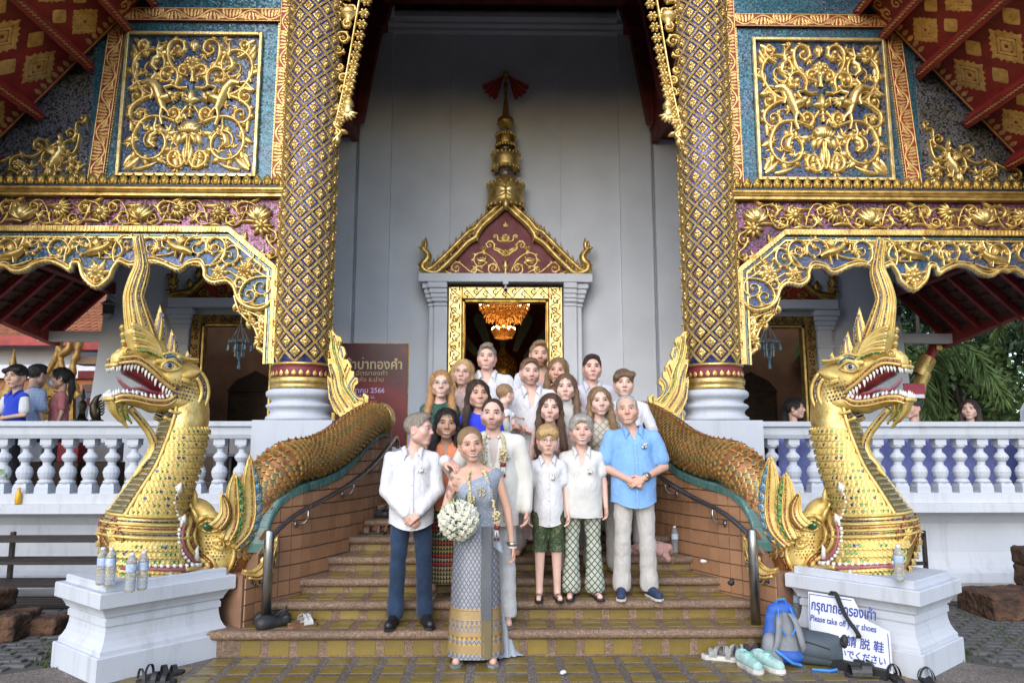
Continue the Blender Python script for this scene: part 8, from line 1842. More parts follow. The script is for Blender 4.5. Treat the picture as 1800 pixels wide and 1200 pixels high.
for px,py,lb,wc in ((177,1027,'leftmost clear water bottle on the left pedestal',(.34,.45,.68)),(192,1028,'clear water bottle second from left on the left pedestal',(.34,.45,.68)),(228,1040,'water bottle with yellowish drink on the left pedestal',(.30,.42,.66)),(249,1036,'clear water bottle nearest the serpent chest on the left pedestal',(.34,.45,.68))):
 p=ped_top(px,py);bottle((p.x,p.y,.606),lb,labc=wc)
p=ped_top(1582,1021);bottle((p.x,p.y,.606),'single clear water bottle on the right pedestal')
bottle((1.44,6.62,.557),'clear water bottle on the upper step beside the pink scarf')
for px,py,lb in ((1344,1055,'clear water bottle behind the backpack by the post'),(1354,1062,'clear labelled water bottle just behind the backpack')):p=G(px,py,.183);bottle((p.x,min(p.y,5.78),.183),lb,.26)
p=W(38,882,7.78);jb=thing('juice_bottle','orange juice bottle standing on the left terrace ledge','bottle',(p.x,7.735,.897))
b=MB();b.lathe([(.026,.9),(.030,.905),(.030,1.0),(.024,1.02),(.014,1.04),(.014,1.05)],(p.x,7.72),14);b.build('bottle',mat('orange_juice',(.75,.34,.02),.3,0,(.65,.42,.03),20),jb,True);b=MB();b.lathe([(.016,1.045),(.016,1.065)],(p.x,7.72),12);b.build('cap',mat('yellow_cap',(.7,.42,.03),.4),jb)
p=W(333,875,7.72);bg_=thing('plastic_bag','crumpled blue-green plastic bag on the terrace ledge','bag',(p.x,7.72,.9));V,F=sculpt([ELL((p.x,7.72,.93),(.055,.05,.035),.02),ELL((p.x+.02,7.71,.96),(.03,.03,.03),.02)],.008);N=vnorm(V,F);V=V+N*(.008*wob(V,60,2))[:,None];inst('bag',mesh('bag',V,F,mat('blue_green_bag',(.12,.30,.30),.4,0,(.25,.36,.42),18),True),None,bg_)
# ---------------------------------------------------------------- loose footwear
def sole_outline(L,wd):return [(u*L,v*wd) for u,v in ((-.5,0),(-.47,.5),(-.36,.78),(-.1,.70),(.18,.98),(.38,.85),(.49,.35),(.5,0),(.49,-.3),(.38,-.78),(.18,-.90),(-.1,-.66),(-.36,-.74),(-.47,-.5))]
def footwear(name,label,cat,pos,ang,build,group='loose footwear',gap=.11,twist=.12,nfeet=2):
 t=thing(name,label,cat,pos,group)
 for q in range(nfeet):
  sg=-1 if q==0 else 1;M_=Matrix.Translation(Vector(pos))@Matrix.Rotation(ang,4,'Z')@Matrix.Translation((sg*.02,sg*gap/2 if nfeet>1 else 0,0))@Matrix.Rotation(sg*twist,4,'Z')
  def put(nm,b,m_,smooth=False,par=None):
   V=[M_@Vector((v[0],v[1]*(-sg),v[2])) for v in b.V];F=b.F if sg<0 else [f[::-1] for f in b.F];return inst(nm,mesh(nm,V,F,m_,smooth),None,par or t)
  build(put)
 return t
def b_sandal(sole,strap,bars,L=.25,wd=.047,th=.022,foot=None):
 def f(put):
  o=sole_outline(L,wd);b=MB();b.rings([[(x*.98,y*.96,0) for x,y in o],[(x,y,th*.4) for x,y in o],[(x*.99,y*.98,th) for x,y in o]]);so=put('sole',b,sole)
  if foot:b=MB();b.rings([[(x*.93,y*.9,th) for x,y in o],[(x*.9,y*.86,th+.003) for x,y in o]]);put('footbed',b,foot,False,so)
  for u,hgt,wdt,tilt in bars:
   b=MB();R=[]
   for g in (-wdt/2,wdt/2):R.append([(u*L+g+tilt*math.cos(a)*.03,wd*.95*math.cos(a),th*.7+hgt*math.sin(a)) for a in np.linspace(0,PI,11)]);
   R2=[[(x,y*1.06,z+.003) for x,y,z in r] for r in R];b.rings([R[0],R2[0],R2[1],R[1]],False);put('strap',b,strap)
 return f
def b_clog(m_):
 def f(put):
  V,F=sculpt([CAP((-.09,0,.035),(.085,0,.035),.044,.050,.02,1.05),ELL((.06,0,.045),(.075,.052,.046),.02),ELL((-.05,0,.075),(.075,.040,.05),.01,'-'),BOX((0,0,-.05),(.3,.2,.05),.001,.001,'-')],.007);b=MB();b.V=[tuple(v) for v in V];b.F=[tuple(q) for q in F.tolist()];b.mi=[0]*len(b.F);put('shell',b,m_,True)
  b=MB();R=[]
  for g in (-.009,.009):R.append([(-.02-.085*math.sin(a),.050*math.cos(a),.06+g+.055*math.sin(a)) for a in np.linspace(0,PI,13)])
  b.rings(R,False);put('heel_strap',b,m_)
 return f
def b_runner(body,sole_,lace):
 def f(put):
  o=sole_outline(.27,.050);b=MB();b.rings([[(x*.97,y*.94,.0) for x,y in o],[(x*1.03,y*1.04,.012) for x,y in o],[(x*1.02,y*1.02,.030) for x,y in o],[(x*.95,y*.92,.034) for x,y in o]]);put('sole',b,sole_)
  V,F=sculpt([CAP((-.095,0,.060),(.09,0,.048),.044,.036,.02),CAP((-.10,0,.085),(-.02,0,.085),.038,.034,.02),ELL((-.075,0,.125),(.055,.026,.045),.01,'-'),BOX((0,0,-.03),(.3,.2,.06),.001,.001,'-')],.0065);b=MB();b.V=[tuple(v) for v in V];b.F=[tuple(q) for q in F.tolist()];b.mi=[0]*len(b.F);up=put('upper',b,body,True)
  for i in range(5):b=MB();x=.0+i*.018;z=.108-.007*i;b.tube([(x-.006,-.022,z-.012),(x,0,z),(x+.006,.022,z-.012)],.0035,5);put('lace',b,lace,False,up)
  for sg in (-1,1):b=MB();b.tube([(.01,0,.11),(.0,sg*.02,.125),(-.02,sg*.03,.118),(-.005,sg*.012,.108)],.003,5);put('bow',b,lace,False,up)
  b=MB();b.tube([(-.12,-.012,.075),(-.125,0,.10),(-.12,.012,.075)],.006,5);put('heel_tab',b,lace,False,up)
 return f
BR=mat('tan_suede',(.24,.12,.06),.8);WHL=mat('white_leather',(.66,.65,.62),.5);GREYS=mat('grey_webbing',(.30,.30,.28),.8,0,(.22,.22,.21),40);AQUA=mat('aqua_mesh',(.28,.50,.46),.7,0,(.50,.58,.58),25,.3,300);AQL=mat('mint_lace',(.12,.48,.36),.7)
g=G(472,1098,.183);footwear('clogs','pair of black foam clogs by the left handrail post','shoes',(g.x+.03,g.y,.183),-2.5,b_clog(mat('charcoal_foam',(.03,.03,.032),.55)),gap=.135)
g=G(531,1098,.183);footwear('slide_sandals','pair of white strap sandals with tan soles on the lowest step','sandals',(g.x,g.y,.183),.75,b_sandal(BR,WHL,((.12,.05,.035,.6),(.12,.05,.035,-.6)),.23,.042),gap=.10)
g=G(282,1194,0);footwear('strap_sandals','pair of black strap sandals before the left pedestal','sandals',(g.x,g.y,0),.35,b_sandal(BLKR,BLKR,((.22,.045,.03,0),(-.02,.055,.03,0),(-.38,.075,.016,-1.2)),.25,.046),gap=.14,twist=.3)
g=G(660,938,.685);footwear('brown_sandals','pair of brown leather sandals behind the man in jeans','sandals',(g.x,g.y+.03,.685),2.9,b_sandal(BLKR,mat('brown_leather',(.15,.07,.04),.6),((.15,.05,.05,0),(-.3,.06,.02,0)),.25,.045))
g=G(672,909,.80);footwear('dark_loafers','pair of dark shoes on the upper left steps','shoes',(g.x,g.y+.03,.80),2.6,b_clog(mat('charcoal_shoe',(.03,.03,.035),.6)))
g=G(1272,1158,0);footwear('grey_sandals','pair of grey webbed trekking sandals on the landing','sandals',(g.x,g.y,0),2.6,b_sandal(SOLEW,GREYS,((.25,.05,.03,.4),(.05,.06,.03,-.5),(-.2,.075,.025,.3),(-.40,.09,.018,-1.0)),.25,.046,.032,GREYS),gap=.06)
g=G(1330,1177,0);footwear('running_shoes','pair of aqua running shoes with mint laces','shoes',(g.x+.02,g.y,0),-1.25,b_runner(AQUA,SOLEW,AQL),gap=.125,twist=.1)
g=G(1312,1150,0);footwear('dark_sandals','dark navy sandals behind the aqua running shoes','sandals',(g.x,g.y,0),2.8,b_sandal(BLKR,mat('navy_webbing',(.03,.045,.07),.8),((.2,.05,.03,0),(-.1,.07,.03,0),(-.38,.085,.018,-1)),.25,.046))
g=G(1388,1160,0);footwear('black_slipper','single black slipper under the blue backpack','slipper',(g.x,g.y,0),-.2,b_sandal(BLKR,BLKR,((.2,.04,.05,0),),.25,.046),nfeet=1)
g=G(1528,1186,0);footwear('black_slip_sandals','pair of black buckled sandals beneath the shoe sign','sandals',(g.x,g.y,0),2.8,b_sandal(BLKR,BLKL,((.25,.06,.07,.2),(.0,.075,.06,-.2)),.27,.050,.022),gap=.11)
g=G(1600,1196,0);footwear('black_flip_sandals','pair of black sandals at the right pedestal corner','sandals',(g.x,g.y,0),1.4,b_sandal(BLKR,BLKR,((.2,.07,.03,0),(-.05,.08,.03,0)),.24,.045),gap=.19,twist=.1)
# ---------------------------------------------------------------- petals, scarf
for px,py,z,lb in ((1238,1143,0,'white rose petal left of the grey sandals'),(992,1187,0,'white rose bud on the lower tiles at the front'),(1236,990,.557,'white petals on the step by the right wall'),(1331,1057,.322,'white petal beside the backpack')):
 g=G(px,py,z);t=thing('fallen_petal',lb,'petal',(g.x,g.y,z));r=np.random.RandomState(px);b=MB()
 for i in range(4):b.ball((g.x+r.uniform(-.014,.014),g.y+r.uniform(-.012,.012),z+.012+r.uniform(0,.012)),(.018,.014,.011),7,5)
 b.build('petals',mat('white_rose_petal',(.70,.69,.64),.6),t,True)
g=G(1285,1028,.437);t=thing('dark_cloth_scrap','small crumpled black scrap on the step by the right wall','scrap',(g.x,g.y,.437));V,F=sculpt([ELL((g.x,g.y,.455),(.03,.022,.018),.01),ELL((g.x+.01,g.y,.475),(.015,.015,.012),.01)],.006);V=V+vnorm(V,F)*(.006*wob(V,120,3))[:,None];inst('scrap',mesh('scrap',V,F,BLKR,True),None,t)
g=Vector((1.22,6.58,.557));t=thing('pink_scarf','crumpled pale pink scarf lying on the steps','scarf',g);P=[];r=np.random.RandomState(5)
for i in range(16):P.append(ELL((g.x-.16+i*.022+r.uniform(-.01,.01),6.60+r.uniform(-.03,.05),.585+r.uniform(0,.06)*math.sin(i/5)),(.05,.045,.04),.02))
P+=[CAP((g.x+.12,6.55,.585),(g.x+.16,6.455,.50),.022,.008,.02),CAP((g.x+.07,6.55,.58),(g.x+.12,6.46,.53),.03,.02,.02)]
V,F=sculpt(P,.009);N=vnorm(V,F);V=V+N*(.012*np.abs(wob(V,42,8))+.006*wob(V,95,3))[:,None];inst('cloth',mesh('cloth',V,F,cloth('pink_chiffon',(.60,.36,.33),300,.8),True),None,t)
# ---------------------------------------------------------------- the sign leaning on the right pedestal
FR=Vector((2.63,4.94,0));UR=Vector((-.64,.77,0));NR=Vector((-.769,-.639,0))  # right pedestal: front corner, along its left face, out of that face
def SP(u,v,d):
 u=.145+(u-.2)*.85;v=v*.9
 return FR+UR*u+NR*(d+.12*(1-v/.55))+Vector((0,0,v))  # u from the front corner leftwards, v up the board (it leans back)
sg_=thing('shoe_sign','white broken sign asking visitors to take off their shoes','sign',tuple(FR+UR*.5))
WS=mat('white_signboard',(.70,.71,.74),.45,0,(.62,.63,.66),5);SB=mat('sign_blue',(.03,.06,.36),.5)
pts=[(.20,.04),(.86,.04),(.90,.50),(.52,.50),(.48,.44),(.40,.36),(.23,.315)]
pts=pts[::-1]
b=MB();n=len(pts);b.add([SP(u,v,.012) for u,v in pts]+[SP(u,v,.004) for u,v in pts],[tuple(range(n))[::-1],tuple(range(n,2*n))]+[(i,(i+1)%n,(i+1)%n+n,i+n) for i in range(n)]);b.build('board',WS,sg_)
for a,c in (((.885,.485),(.53,.485)),((.888,.485),(.850,.055)),((.215,.055),(.243,.300))):
 b=MB();d=(Vector(c+(0,))-Vector(a+(0,))).normalized()*.003;e=Vector((-d.y,d.x,0));q=[Vector(a+(0,))+e,Vector(c+(0,))+e,Vector(c+(0,))-e,Vector(a+(0,))-e]
 f=[tuple(range(4))];V=[SP(w_.x,w_.y,.0135) for w_ in q];nrm=(V[1]-V[0]).cross(V[2]-V[0]);b.add(V if nrm.dot(NR)>0 else V[::-1],f);b.build('border_line',SB,sg_)
def stext(s,u,v,size,bold=0,w_=1.0,rot=0):
 o0=SP(u,v,.0145);X=-UR;Yv=(SP(u,v+.1,.0145)-o0).normalized();Z=X.cross(Yv);M_=Matrix(((X.x,Yv.x,Z.x,o0.x),(X.y,Yv.y,Z.y,o0.y),(X.z,Yv.z,Z.z,o0.z),(0,0,0,1)));text(s,size,SB,M_,sg_,bold=bold,w=w_,ext=.0005)
stext('กรุณาถอดรองเท้า',.868,.375,.092,.002,.70);stext('Please take off your shoes',.868,.292,.058,.0008,.75);stext('請 脱 鞋',.56,.168,.074,.001,.95);stext('靴をぬいでください',.80,.085,.058,.001,.9)
mt_=thing('black_mat','black rubber strip under the shoe sign','mat',tuple(FR+UR*.5));b=MB();q=[FR+UR*.16+NR*.135,FR+UR*.16+NR*.19,FR+UR*.80+NR*.19,FR+UR*.80+NR*.135];b.add([tuple(v) for v in q]+[(v.x,v.y,.06) for v in q],[(0,1,2,3),(7,6,5,4),(0,4,5,1),(1,5,6,2),(2,6,7,3),(3,7,4,0)]);b.build('strip',BLKR,mt_)
# messenger bag
mbag=thing('messenger_bag','slate grey messenger bag with black strap leaning on the shoe sign','bag',tuple(FR+UR*.8+NR*.2));SLT=mat('slate_canvas',(.065,.085,.105),.75,0,(.05,.065,.08),8,.3,200)
bc=G(1432,1166,0);ux=Vector((.93,-.36,0));un=Vector((-.36,-.93,0))
def BPt(u,v,d):return bc+ux*u+un*(d-.22*v)+Vector((0,0,v))+Vector((0,0,0))
def slab(name,corners,th,m_,par,bulge=.02,n=10):
 """soft slab: grid on a quad (u,v corners) with bulging front"""
 b=MB();A=[Vector(c+(0,)) for c in corners];F=[];V=[]
 for i in range(n+1):
  for j in range(n+1):
   s_,t=i/n,j/n;p=(A[0]*(1-s_)+A[1]*s_)*(1-t)+(A[3]*(1-s_)+A[2]*s_)*t;e=(16*s_*(1-s_)*t*(1-t))**.45;V.append(BPt(p.x,p.y,th*.35+(th*.65+bulge)*e))
 k=len(V)
 for i in range(n+1):
  for j in range(n+1):s_,t=i/n,j/n;p=(A[0]*(1-s_)+A[1]*s_)*(1-t)+(A[3]*(1-s_)+A[2]*s_)*t;V.append(BPt(p.x,p.y,0))
 for i in range(n):
  for j in range(n):a=i*(n+1)+j;F.append((a,a+n+1,a+n+2,a+1));F.append((k+a+1,k+a+n+2,k+a+n+1,k+a))
 ring=[i*(n+1) for i in range(n+1)]+[n*(n+1)+j for j in range(1,n+1)]+[i*(n+1)+n for i in range(n-1,-1,-1)]+[j for j in range(n-1,0,-1)]
 for a,c in zip(ring,ring[1:]+ring[:1]):F.append((a,a+k,c+k,c))
 b.add(V,[f[::-1] for f in F]);return b.build(name,m_,par,True)
slab('bag_body',[(-.17,.0),(.19,.0),(.18,.185),(-.15,.215)],.09,SLT,mbag);slab('flap',[(-.175,.05),(.195,.02),(.185,.195),(-.155,.226)],.105,SLT,mbag,.022)
b=MB();b.tube([BPt(-.10,.175,.125),BPt(.0,.155,.130),(BPt(.10,.130,.128))],.004,6);b.build('zip',BLKR,mbag)
b=MB();P=[BPt(.17,.15,.07),BPt(.20,.20,.06),SP(.44,.25,.05),SP(.56,.38,.045),SP(.66,.53,.03),SP(.70,.50,.02)];R=[]
for i,q in enumerate(spline([tuple(v) for v in P],20)):q=Vector(q);R.append([q+UR*.018,q+UR*.018+NR*.003,q-UR*.018+NR*.003,q-UR*.018])
b.rings(R);b.build('shoulder_strap',BLKR,mbag)
for u,v in ((.20,.165),(-.175,.13)):b=MB();b.ball(tuple(BPt(u,v,.05)),(.028,.028,.05),10,7);b.build('strap_end',BLKR,mbag,True)
# backpack
bp=thing('backpack','blue and grey hiking backpack standing by the right handrail post','backpack',(0,0,0));c0=Vector((G(1374,1145,0).x-.075,5.36,0));bp.location=c0
BLU=mat('bright_blue_nylon',(.03,.11,.45),.6,0,(.02,.075,.32),12,.3,120);GRN=mat('grey_nylon',(.22,.23,.25),.65,0,(.17,.18,.2),12,.3,150);LBL=mat('light_blue_strap',(.04,.22,.62),.6)
def bpp(x,y,z):return (c0.x+x*1.05,c0.y+y*.9+.12*z,z*.80)
def bsculpt(nm,prims,m_,h=.009,par=None):
 V,F=sculpt(prims,h);V=V+vnorm(V,F)*(.004*wob(V,40,3))[:,None];return inst(nm,mesh(nm,[bpp(*v) for v in V],F,m_,True),None,par or bp)
bsculpt('main_pack',[CAP((-.02,0,.10),(0,0,.36),.13,.105,.03,.62),ELL((0,-.01,.44),(.085,.06,.06),.03),ELL((-.01,-.03,.08),(.15,.10,.08),.03)],BLU)
bsculpt('back_panel',[CAP((.0,-.075,.12),(.0,-.060,.36),.085,.065,.03,.45)],GRN)
bsculpt('side_pocket',[ELL((-.10,-.06,.14),(.06,.06,.12),.02),ELL((-.09,-.08,.06),(.07,.05,.05),.02)],GRN)
for sgn in (-1,1):
 b=MB();P=spline([bpp(sgn*.035,-.085,.42),bpp(sgn*.055,-.125,.36),bpp(sgn*.070,-.135,.26),bpp(sgn*.085,-.125,.17),bpp(sgn*.11,-.09,.09)],16);R=[[(q[0]-.022,q[1],q[2]),(q[0]-.02,q[1]-.014,q[2]),(q[0]+.02,q[1]-.014,q[2]),(q[0]+.022,q[1],q[2])] for q in P];b.rings(R);b.build('shoulder_strap',GRN,bp,True)
 b=MB();b.tube([bpp(sgn*.04,-.09,.46),bpp(sgn*.05,-.115,.40),bpp(sgn*.045,-.14,.30),bpp(sgn*.02,-.13,.25)],.007,6);b.build('blue_webbing',LBL,bp)
b=MB();b.tube([bpp(-.035,-.03,.485),bpp(-.02,-.05,.525),bpp(.02,-.05,.525),bpp(.035,-.03,.485)],.008,6);b.build('top_handle',LBL,bp)
b=MB();b.tube([bpp(-.13,-.09,.17),bpp(-.06,-.14,.10),bpp(.0,-.15,.04),bpp(.06,-.14,.02)],.012,6);b.build('hip_belt',LBL,bp);b=MB();b.tube([bpp(.10,-.22,.012),bpp(.16,-.24,.012),bpp(.20,-.26,.012),bpp(.25,-.25,.02)],.010,6);b.build('loose_strap',LBL,bp)
# ---------------------------------------------------------------- shoe rack, laterite blocks
rk=thing('shoe_rack','long dark steel shoe rack against the left terrace wall','rack',(-5,7.2,0));RKM=mat('dark_brown_steel',(.035,.027,.025),.5,.3)
for z in (.60,.40,.20,.03):
 for j,y in enumerate((7.10,7.20,7.30,7.40)):b=MB();b.bev(-7.2,-3.25,y,y+.04,z,z+.030,.003);b.build('slat',RKM,rk)
for x in (-7.0,-4.83,-3.4):
 for y in (7.085,7.43):b=MB();b.bev(x,x+.04,y,y+.04,0,.66,.003);b.build('leg',RKM,rk)
rk2=mirror_tree(rk,'dark steel shoe rack against the right terrace wall',dx=-.55) if False else None
r2=thing('shoe_rack','dark steel rack end showing beside the right serpent base','rack',(3.6,7.3,0))
for z in (.62,.36):b=MB();b.bev(3.0,3.98,7.2,7.24,z,z+.03,.003);b.build('slat',RKM,r2)
for x in (3.05,3.96):b=MB();b.bev(x,x+.035,7.2,7.235,0,.68,.003);b.build('leg',RKM,r2)
LAT=mat('laterite',(.11,.055,.03),.95,0,(.03,.018,.014),7,1.0,22,bdist=.03)
def block(name,lb,prims,seed):
 t=thing(name,lb,'stone',prims[0][0][1]);
 for pr in prims:
  V,F=sculpt([pr],.02);V=V+vnorm(V,F)*(.010*wob(V,30,seed)+.010*wob(V,75,seed+1))[:,None];inst('stone',mesh('stone',V,F,LAT,True),None,t);seed+=3
block('laterite_edging','stacked dark laterite blocks at the left edge of the lawn',[BOX((-4.35,6.15,.09),(.55,.20,.10),.02),BOX((-3.72,6.25,.06),(.12,.10,.07),.02),BOX((-4.55,6.2,.27),(.50,.19,.075),.02)],2)
block('laterite_edging','stacked dark laterite blocks at the right edge of the lawn',[BOX((4.75,6.75,.10),(.62,.26,.11),.02),BOX((5.10,6.85,.30),(.40,.22,.095),.02),BOX((5.12,6.85,.48),(.42,.23,.08),.02)],5)
# lawn paver ribs and grass tufts
gb=MB();r=np.random.RandomState(3)
for sx in (-1,1):
 for i in range(5200):
  x=sx*r.uniform(2.7,7);y=r.uniform(4.6,7.1)
  if abs(x)<3.6 and y<5.3:continue
  if math.sin(x*5.1+y*2)+math.sin(y*6.3-x)<r.uniform(-1.2,1.0):continue
  for k in range(3):
   a=r.rand()*6.28;h=r.uniform(.012,.03);dx,dy=math.cos(a)*.006,math.sin(a)*.006;lx,ly=r.uniform(-.012,.012,2);gb.add([(x-dx,y-dy,-.012),(x+dx,y+dy,-.012),(x+lx,y+ly,h)],[(0,1,2)])
stuff(tag(gb.build('lawn_grass',mat('short_grass',(.06,.095,.022),.8,0,(.035,.06,.015),3)),'short green grass growing between the lawn pavers','grass'))
pb=MB();pb.bev(-.085,.085,-.04,.04,-.02,.008,.006);PAV=mesh_of(pb,'paver',mat('grey_paver',(.105,.10,.10),.9,0,(.07,.068,.066),9,.4,60,rnd=.2));pf=MB();cnt=0
for sx in (-1,1):
 for i in range(24):
  for j in range(26):
   x=sx*(2.75+i*.19+.095*(j%2));y=4.75+j*.093
   if (abs(x)<3.62 and y<5.25) or (abs(x)<3.35 and y<5.9) or y>7.12:continue
   if abs(x)<4.6+y*.2-.6:
    if cnt<300:inst('paver',PAV,Matrix.Translation((x+random.uniform(-.006,.006),y,random.uniform(-.006,.002)))@Matrix.Rotation(random.uniform(-.06,.06),4,'Z'),ground);cnt+=1
    else:pf.add([(v.co.x+x,v.co.y+y,v.co.z-.002) for v in PAV.vertices],[tuple(f.vertices) for f in PAV.polygons])
   else:pf.add([(v.co.x+x,v.co.y+y,v.co.z-.002) for v in PAV.vertices],[tuple(f.vertices) for f in PAV.polygons])
if pf.F:stuff(pf.build('far_pavers',MAT['grey_paver'],ground))
# ---------------------------------------------------------------- periwinkle tables behind the right balusters, chairs behind the left
PW_=cloth('periwinkle_cloth',(.25,.29,.66),200,.3)
tb_=thing('cloth_covered_table','long table draped in periwinkle cloth behind the right balustrade','table',(5,8.6,1.016));b=MB();R=[]
for z in (1.02,1.25,1.50,1.58):R.append([(x,8.25+.018*math.sin(x*23)+.012*math.sin(x*57)*(1.6-z),z) for x in np.linspace(3.0,9.0,140)])
R.append([(x,8.9,1.585) for x in np.linspace(3.0,9.0,140)]);b.rings(R,False);b.build('tablecloth',PW_,tb_,True);b=MB();b.bev(3.05,8.95,8.3,8.88,1.545,1.57);b.build('table_top',WHL,tb_)
DK=mat('dim_brown_wood',(.06,.035,.022),.6)
for i,(x,y,lb) in enumerate(((-3.05,9.6,'dark wooden cabinet behind the balusters nearest the left column'),(-4.1,9.9,'dark wooden stand behind the left balusters'))):
 t=thing('low_cabinet',lb,'cabinet',(x,y,1.016));b=MB();b.bev(x-.35,x+.35,y,y+.4,1.017,1.60);b.build('case',DK,t);b=MB();b.bev(x-.38,x+.38,y-.03,y+.43,1.602,1.64);b.build('top',DK,t)
for i,(x,lb) in enumerate(((-3.45,'dim grey plastic chair behind the left balusters near the column'),(-3.1,'second dim plastic chair right behind the left balusters'))):
 t=thing('plastic_chair',lb,'chair',(x,8.6,1.016),'plastic chairs on the terrace');b=MB();b.bev(x-.17,x+.17,8.5,8.85,1.36,1.38);b.build('seat',mat('grey_plastic',(.22,.22,.24),.5),t);b=MB();b.bev(x-.17,x+.17,8.83,8.86,1.38,1.72);b.build('backrest',MAT['grey_plastic'],t)
 for dx in (-.15,.15):
  for dy in (8.52,8.83):b=MB();b.tube([(x+dx,dy,1.017),(x+dx*.95,dy,1.36)],.014,6);b.build('leg',MAT['grey_plastic'],t)
for i in range(5):
 x=-6.3+i*.42;t=thing('donation_box',('grey','red','white','red','grey')[i]+' donation box behind the left balusters, %s from the left'%('first','second','third','fourth','fifth')[i],'box',(x,8.7,1.016));b=MB();b.bev(x-.12,x+.12,8.65,8.85,1.30,1.52);b.build('box',mat('box_'+('grey','red','white','red','grey')[i],{'grey':(.2,.2,.21),'red':(.30,.03,.04),'white':(.5,.5,.52)}[('grey','red','white','red','grey')[i]],.5),t);b=MB();b.bev(x-.14,x+.14,8.63,8.87,1.017,1.298);b.build('stand',DK,t)
wp=W(1796,700,7.85);t=thing('white_end_post','white square post at the far right end of the balustrade','post',(wp.x+.1,7.85,1));b=MB();b.sq([(0,1.0),(0,1.86),(-.03,1.94),(-.05,1.96)],(wp.x+.13,7.72),0,.15,.15);b.build('post_block',WHITE2,t)
ib=thing('notice_board','small red and white notice board behind the right serpent jaw','sign',(0,0,0));p=W(1608,690,9.4);ib.location=p;b=MB();b.bev(p.x-.14,p.x+.14,9.4,9.42,p.z-.08,p.z+.12);b.build('board',mat('notice_red',(.30,.03,.05),.5),ib);b=MB();b.bev(p.x-.12,p.x+.12,9.385,9.398,p.z-.07,p.z-.02);b.build('paper',WS,ib);b=MB();b.tube([(p.x,9.42,1.017),(p.x,9.42,p.z)],.02,6);b.build('stand',STEEL,ib)
# bronze naga statuettes on the far rail
BRZ=mat('dark_bronze',(.08,.062,.04),.45,.8,(.03,.025,.016),20)
for i,(px,py,Y,sc,lb) in enumerate(((170,740,9.0,1.0,'bronze seven-headed serpent statuette before the white corner wall'),(143,738,9.4,.9,'small standing bronze figure beside the white corner wall'))):
 p=W(px,py,Y);t=thing('bronze_statuette',lb,'statuette',(p.x,Y,p.z));b=MB();z0=p.z-.02;b.lathe([(.08,z0),(.08,z0+.03),(.06,z0+.04)],(p.x,Y),10)
 if i==0:
  b.tube([(p.x,Y,z0+.03),(p.x-.03,Y,z0+.12),(p.x-.05,Y,z0+.22),(p.x-.02,Y,z0+.30),(p.x+.03,Y,z0+.34)],[.05,.06,.05,.03,.01],8)
  for k in range(6):a=.3+k*.35;b.tube([(p.x-.03,Y,z0+.08+.03*k),(p.x+.06,Y,z0+.10+.035*k),(p.x+.09,Y,z0+.14+.035*k)],[.018,.012,.003],5)
  b.ball((p.x+.02,Y-.02,z0+.13),(.03,.03,.06),8,6)
 else:b.lathe([(.05,z0+.04),(.035,z0+.12),(.055,z0+.20),(.04,z0+.25),(.015,z0+.27),(.028,z0+.30),(.02,z0+.34),(.004,z0+.42)],(p.x,Y),10)
 b.build('figure',BRZ,t,True)
# ================================================================ neighbouring shrine on the left, tree belt, palms
OLDG=MAT['old_gold_board']
ot=mat('orange_glazed_tile',(.33,.115,.04),.5,0,(.22,.07,.025),8,rnd=.2)
sh=thing('neighbour_shrine','neighbouring shrine with orange tiled roof and gilded gables behind the left visitors','building',(-14,20,0))
b=MB();b.box(-22,-11.5,20,26,.0,4.2);b.build('white_wall',WHITE,sh)
sm_=MB();sm_.add([(-.09,0,0),(.09,0,0),(.09,-.0,.0),(0,-.19,-.13),(-.09,-.12,-.08),(.09,-.12,-.08)],[(0,1,5,3,4)]);ORT=mesh_of(sm_,'roof_tile',ot)
cn=0
for r_ in range(12):
 for c in range(25):
  x=-14.9+c*.18+(r_%2)*.09;inst('roof_tile',ORT,Matrix.Translation((x,19.3+r_*.15-.02*r_,4.35+r_*.105+.01)),sh)
b=MB();b.add([(-22,19.1,4.22),(-10.3,19.1,4.22),(-10.3,22.6,6.7),(-22,22.6,6.7),(-22,26,4.2),(-10.3,26,4.2)],[(0,1,2,3),(3,2,5,4)]);b.build('roof_deck',ot,sh)
b=MB();b.bev(-22,-10.3,18.95,19.1,4.0,4.25);b.build('red_fascia',RED,sh)
b=MB();b.bev(-22,-10.6,19.4,19.6,3.2,3.55);b.build('lower_white_band',WHITE,sh);b=MB();b.add([(-22,18.6,2.75),(-10.6,18.6,2.75),(-10.6,19.6,3.2),(-22,19.6,3.2)],[(0,1,2,3)]);b.build('lower_roof',ot,sh)
# gilded gable in front of it
gg=thing('gilded_gable','small gilded gable with serpent bargeboards and red steps behind the face-masked woman','gable',(-7.6,14,1));YG=13.6
def gp(px,py):q=W(px,py,YG);return (q.x,q.z)
b=MB();b.prism([gp(64,738),gp(128,738),gp(128,690),gp(104,630),gp(64,690)][::-1],YG,YG+.1);b.build('carved_tympanum',OLDG,gg)
mg=lambda u,v,d:(u,YG-d,v)
for P in ([(62,690),(80,660),(98,628),(106,600)],[(128,700),(118,668),(108,640),(106,612)]):b=MB();b.relief([tuple(q) for q in spline([gp(*q) for q in P],16)],.06,.05,mg);b.build('bargeboard',OLDG,gg,True)
b=MB();b.relief([tuple(q) for q in spline([gp(106,625),gp(122,612),gp(120,596),gp(108,592),gp(104,604)],18)],[.06+.02*math.sin(i*.5) for i in range(18)],.08,mg);b.build('curled_finial',OLDG,gg,True)
for i,(px,py) in enumerate(((90,700),(104,680),(98,720),(112,715),(80,720))):b=MB();scroll(b,gp(px,py),.11,i,1.3,1 if i%2 else -1,.03,.05,mg,4);b.build('scroll',OLDG,gg,True)
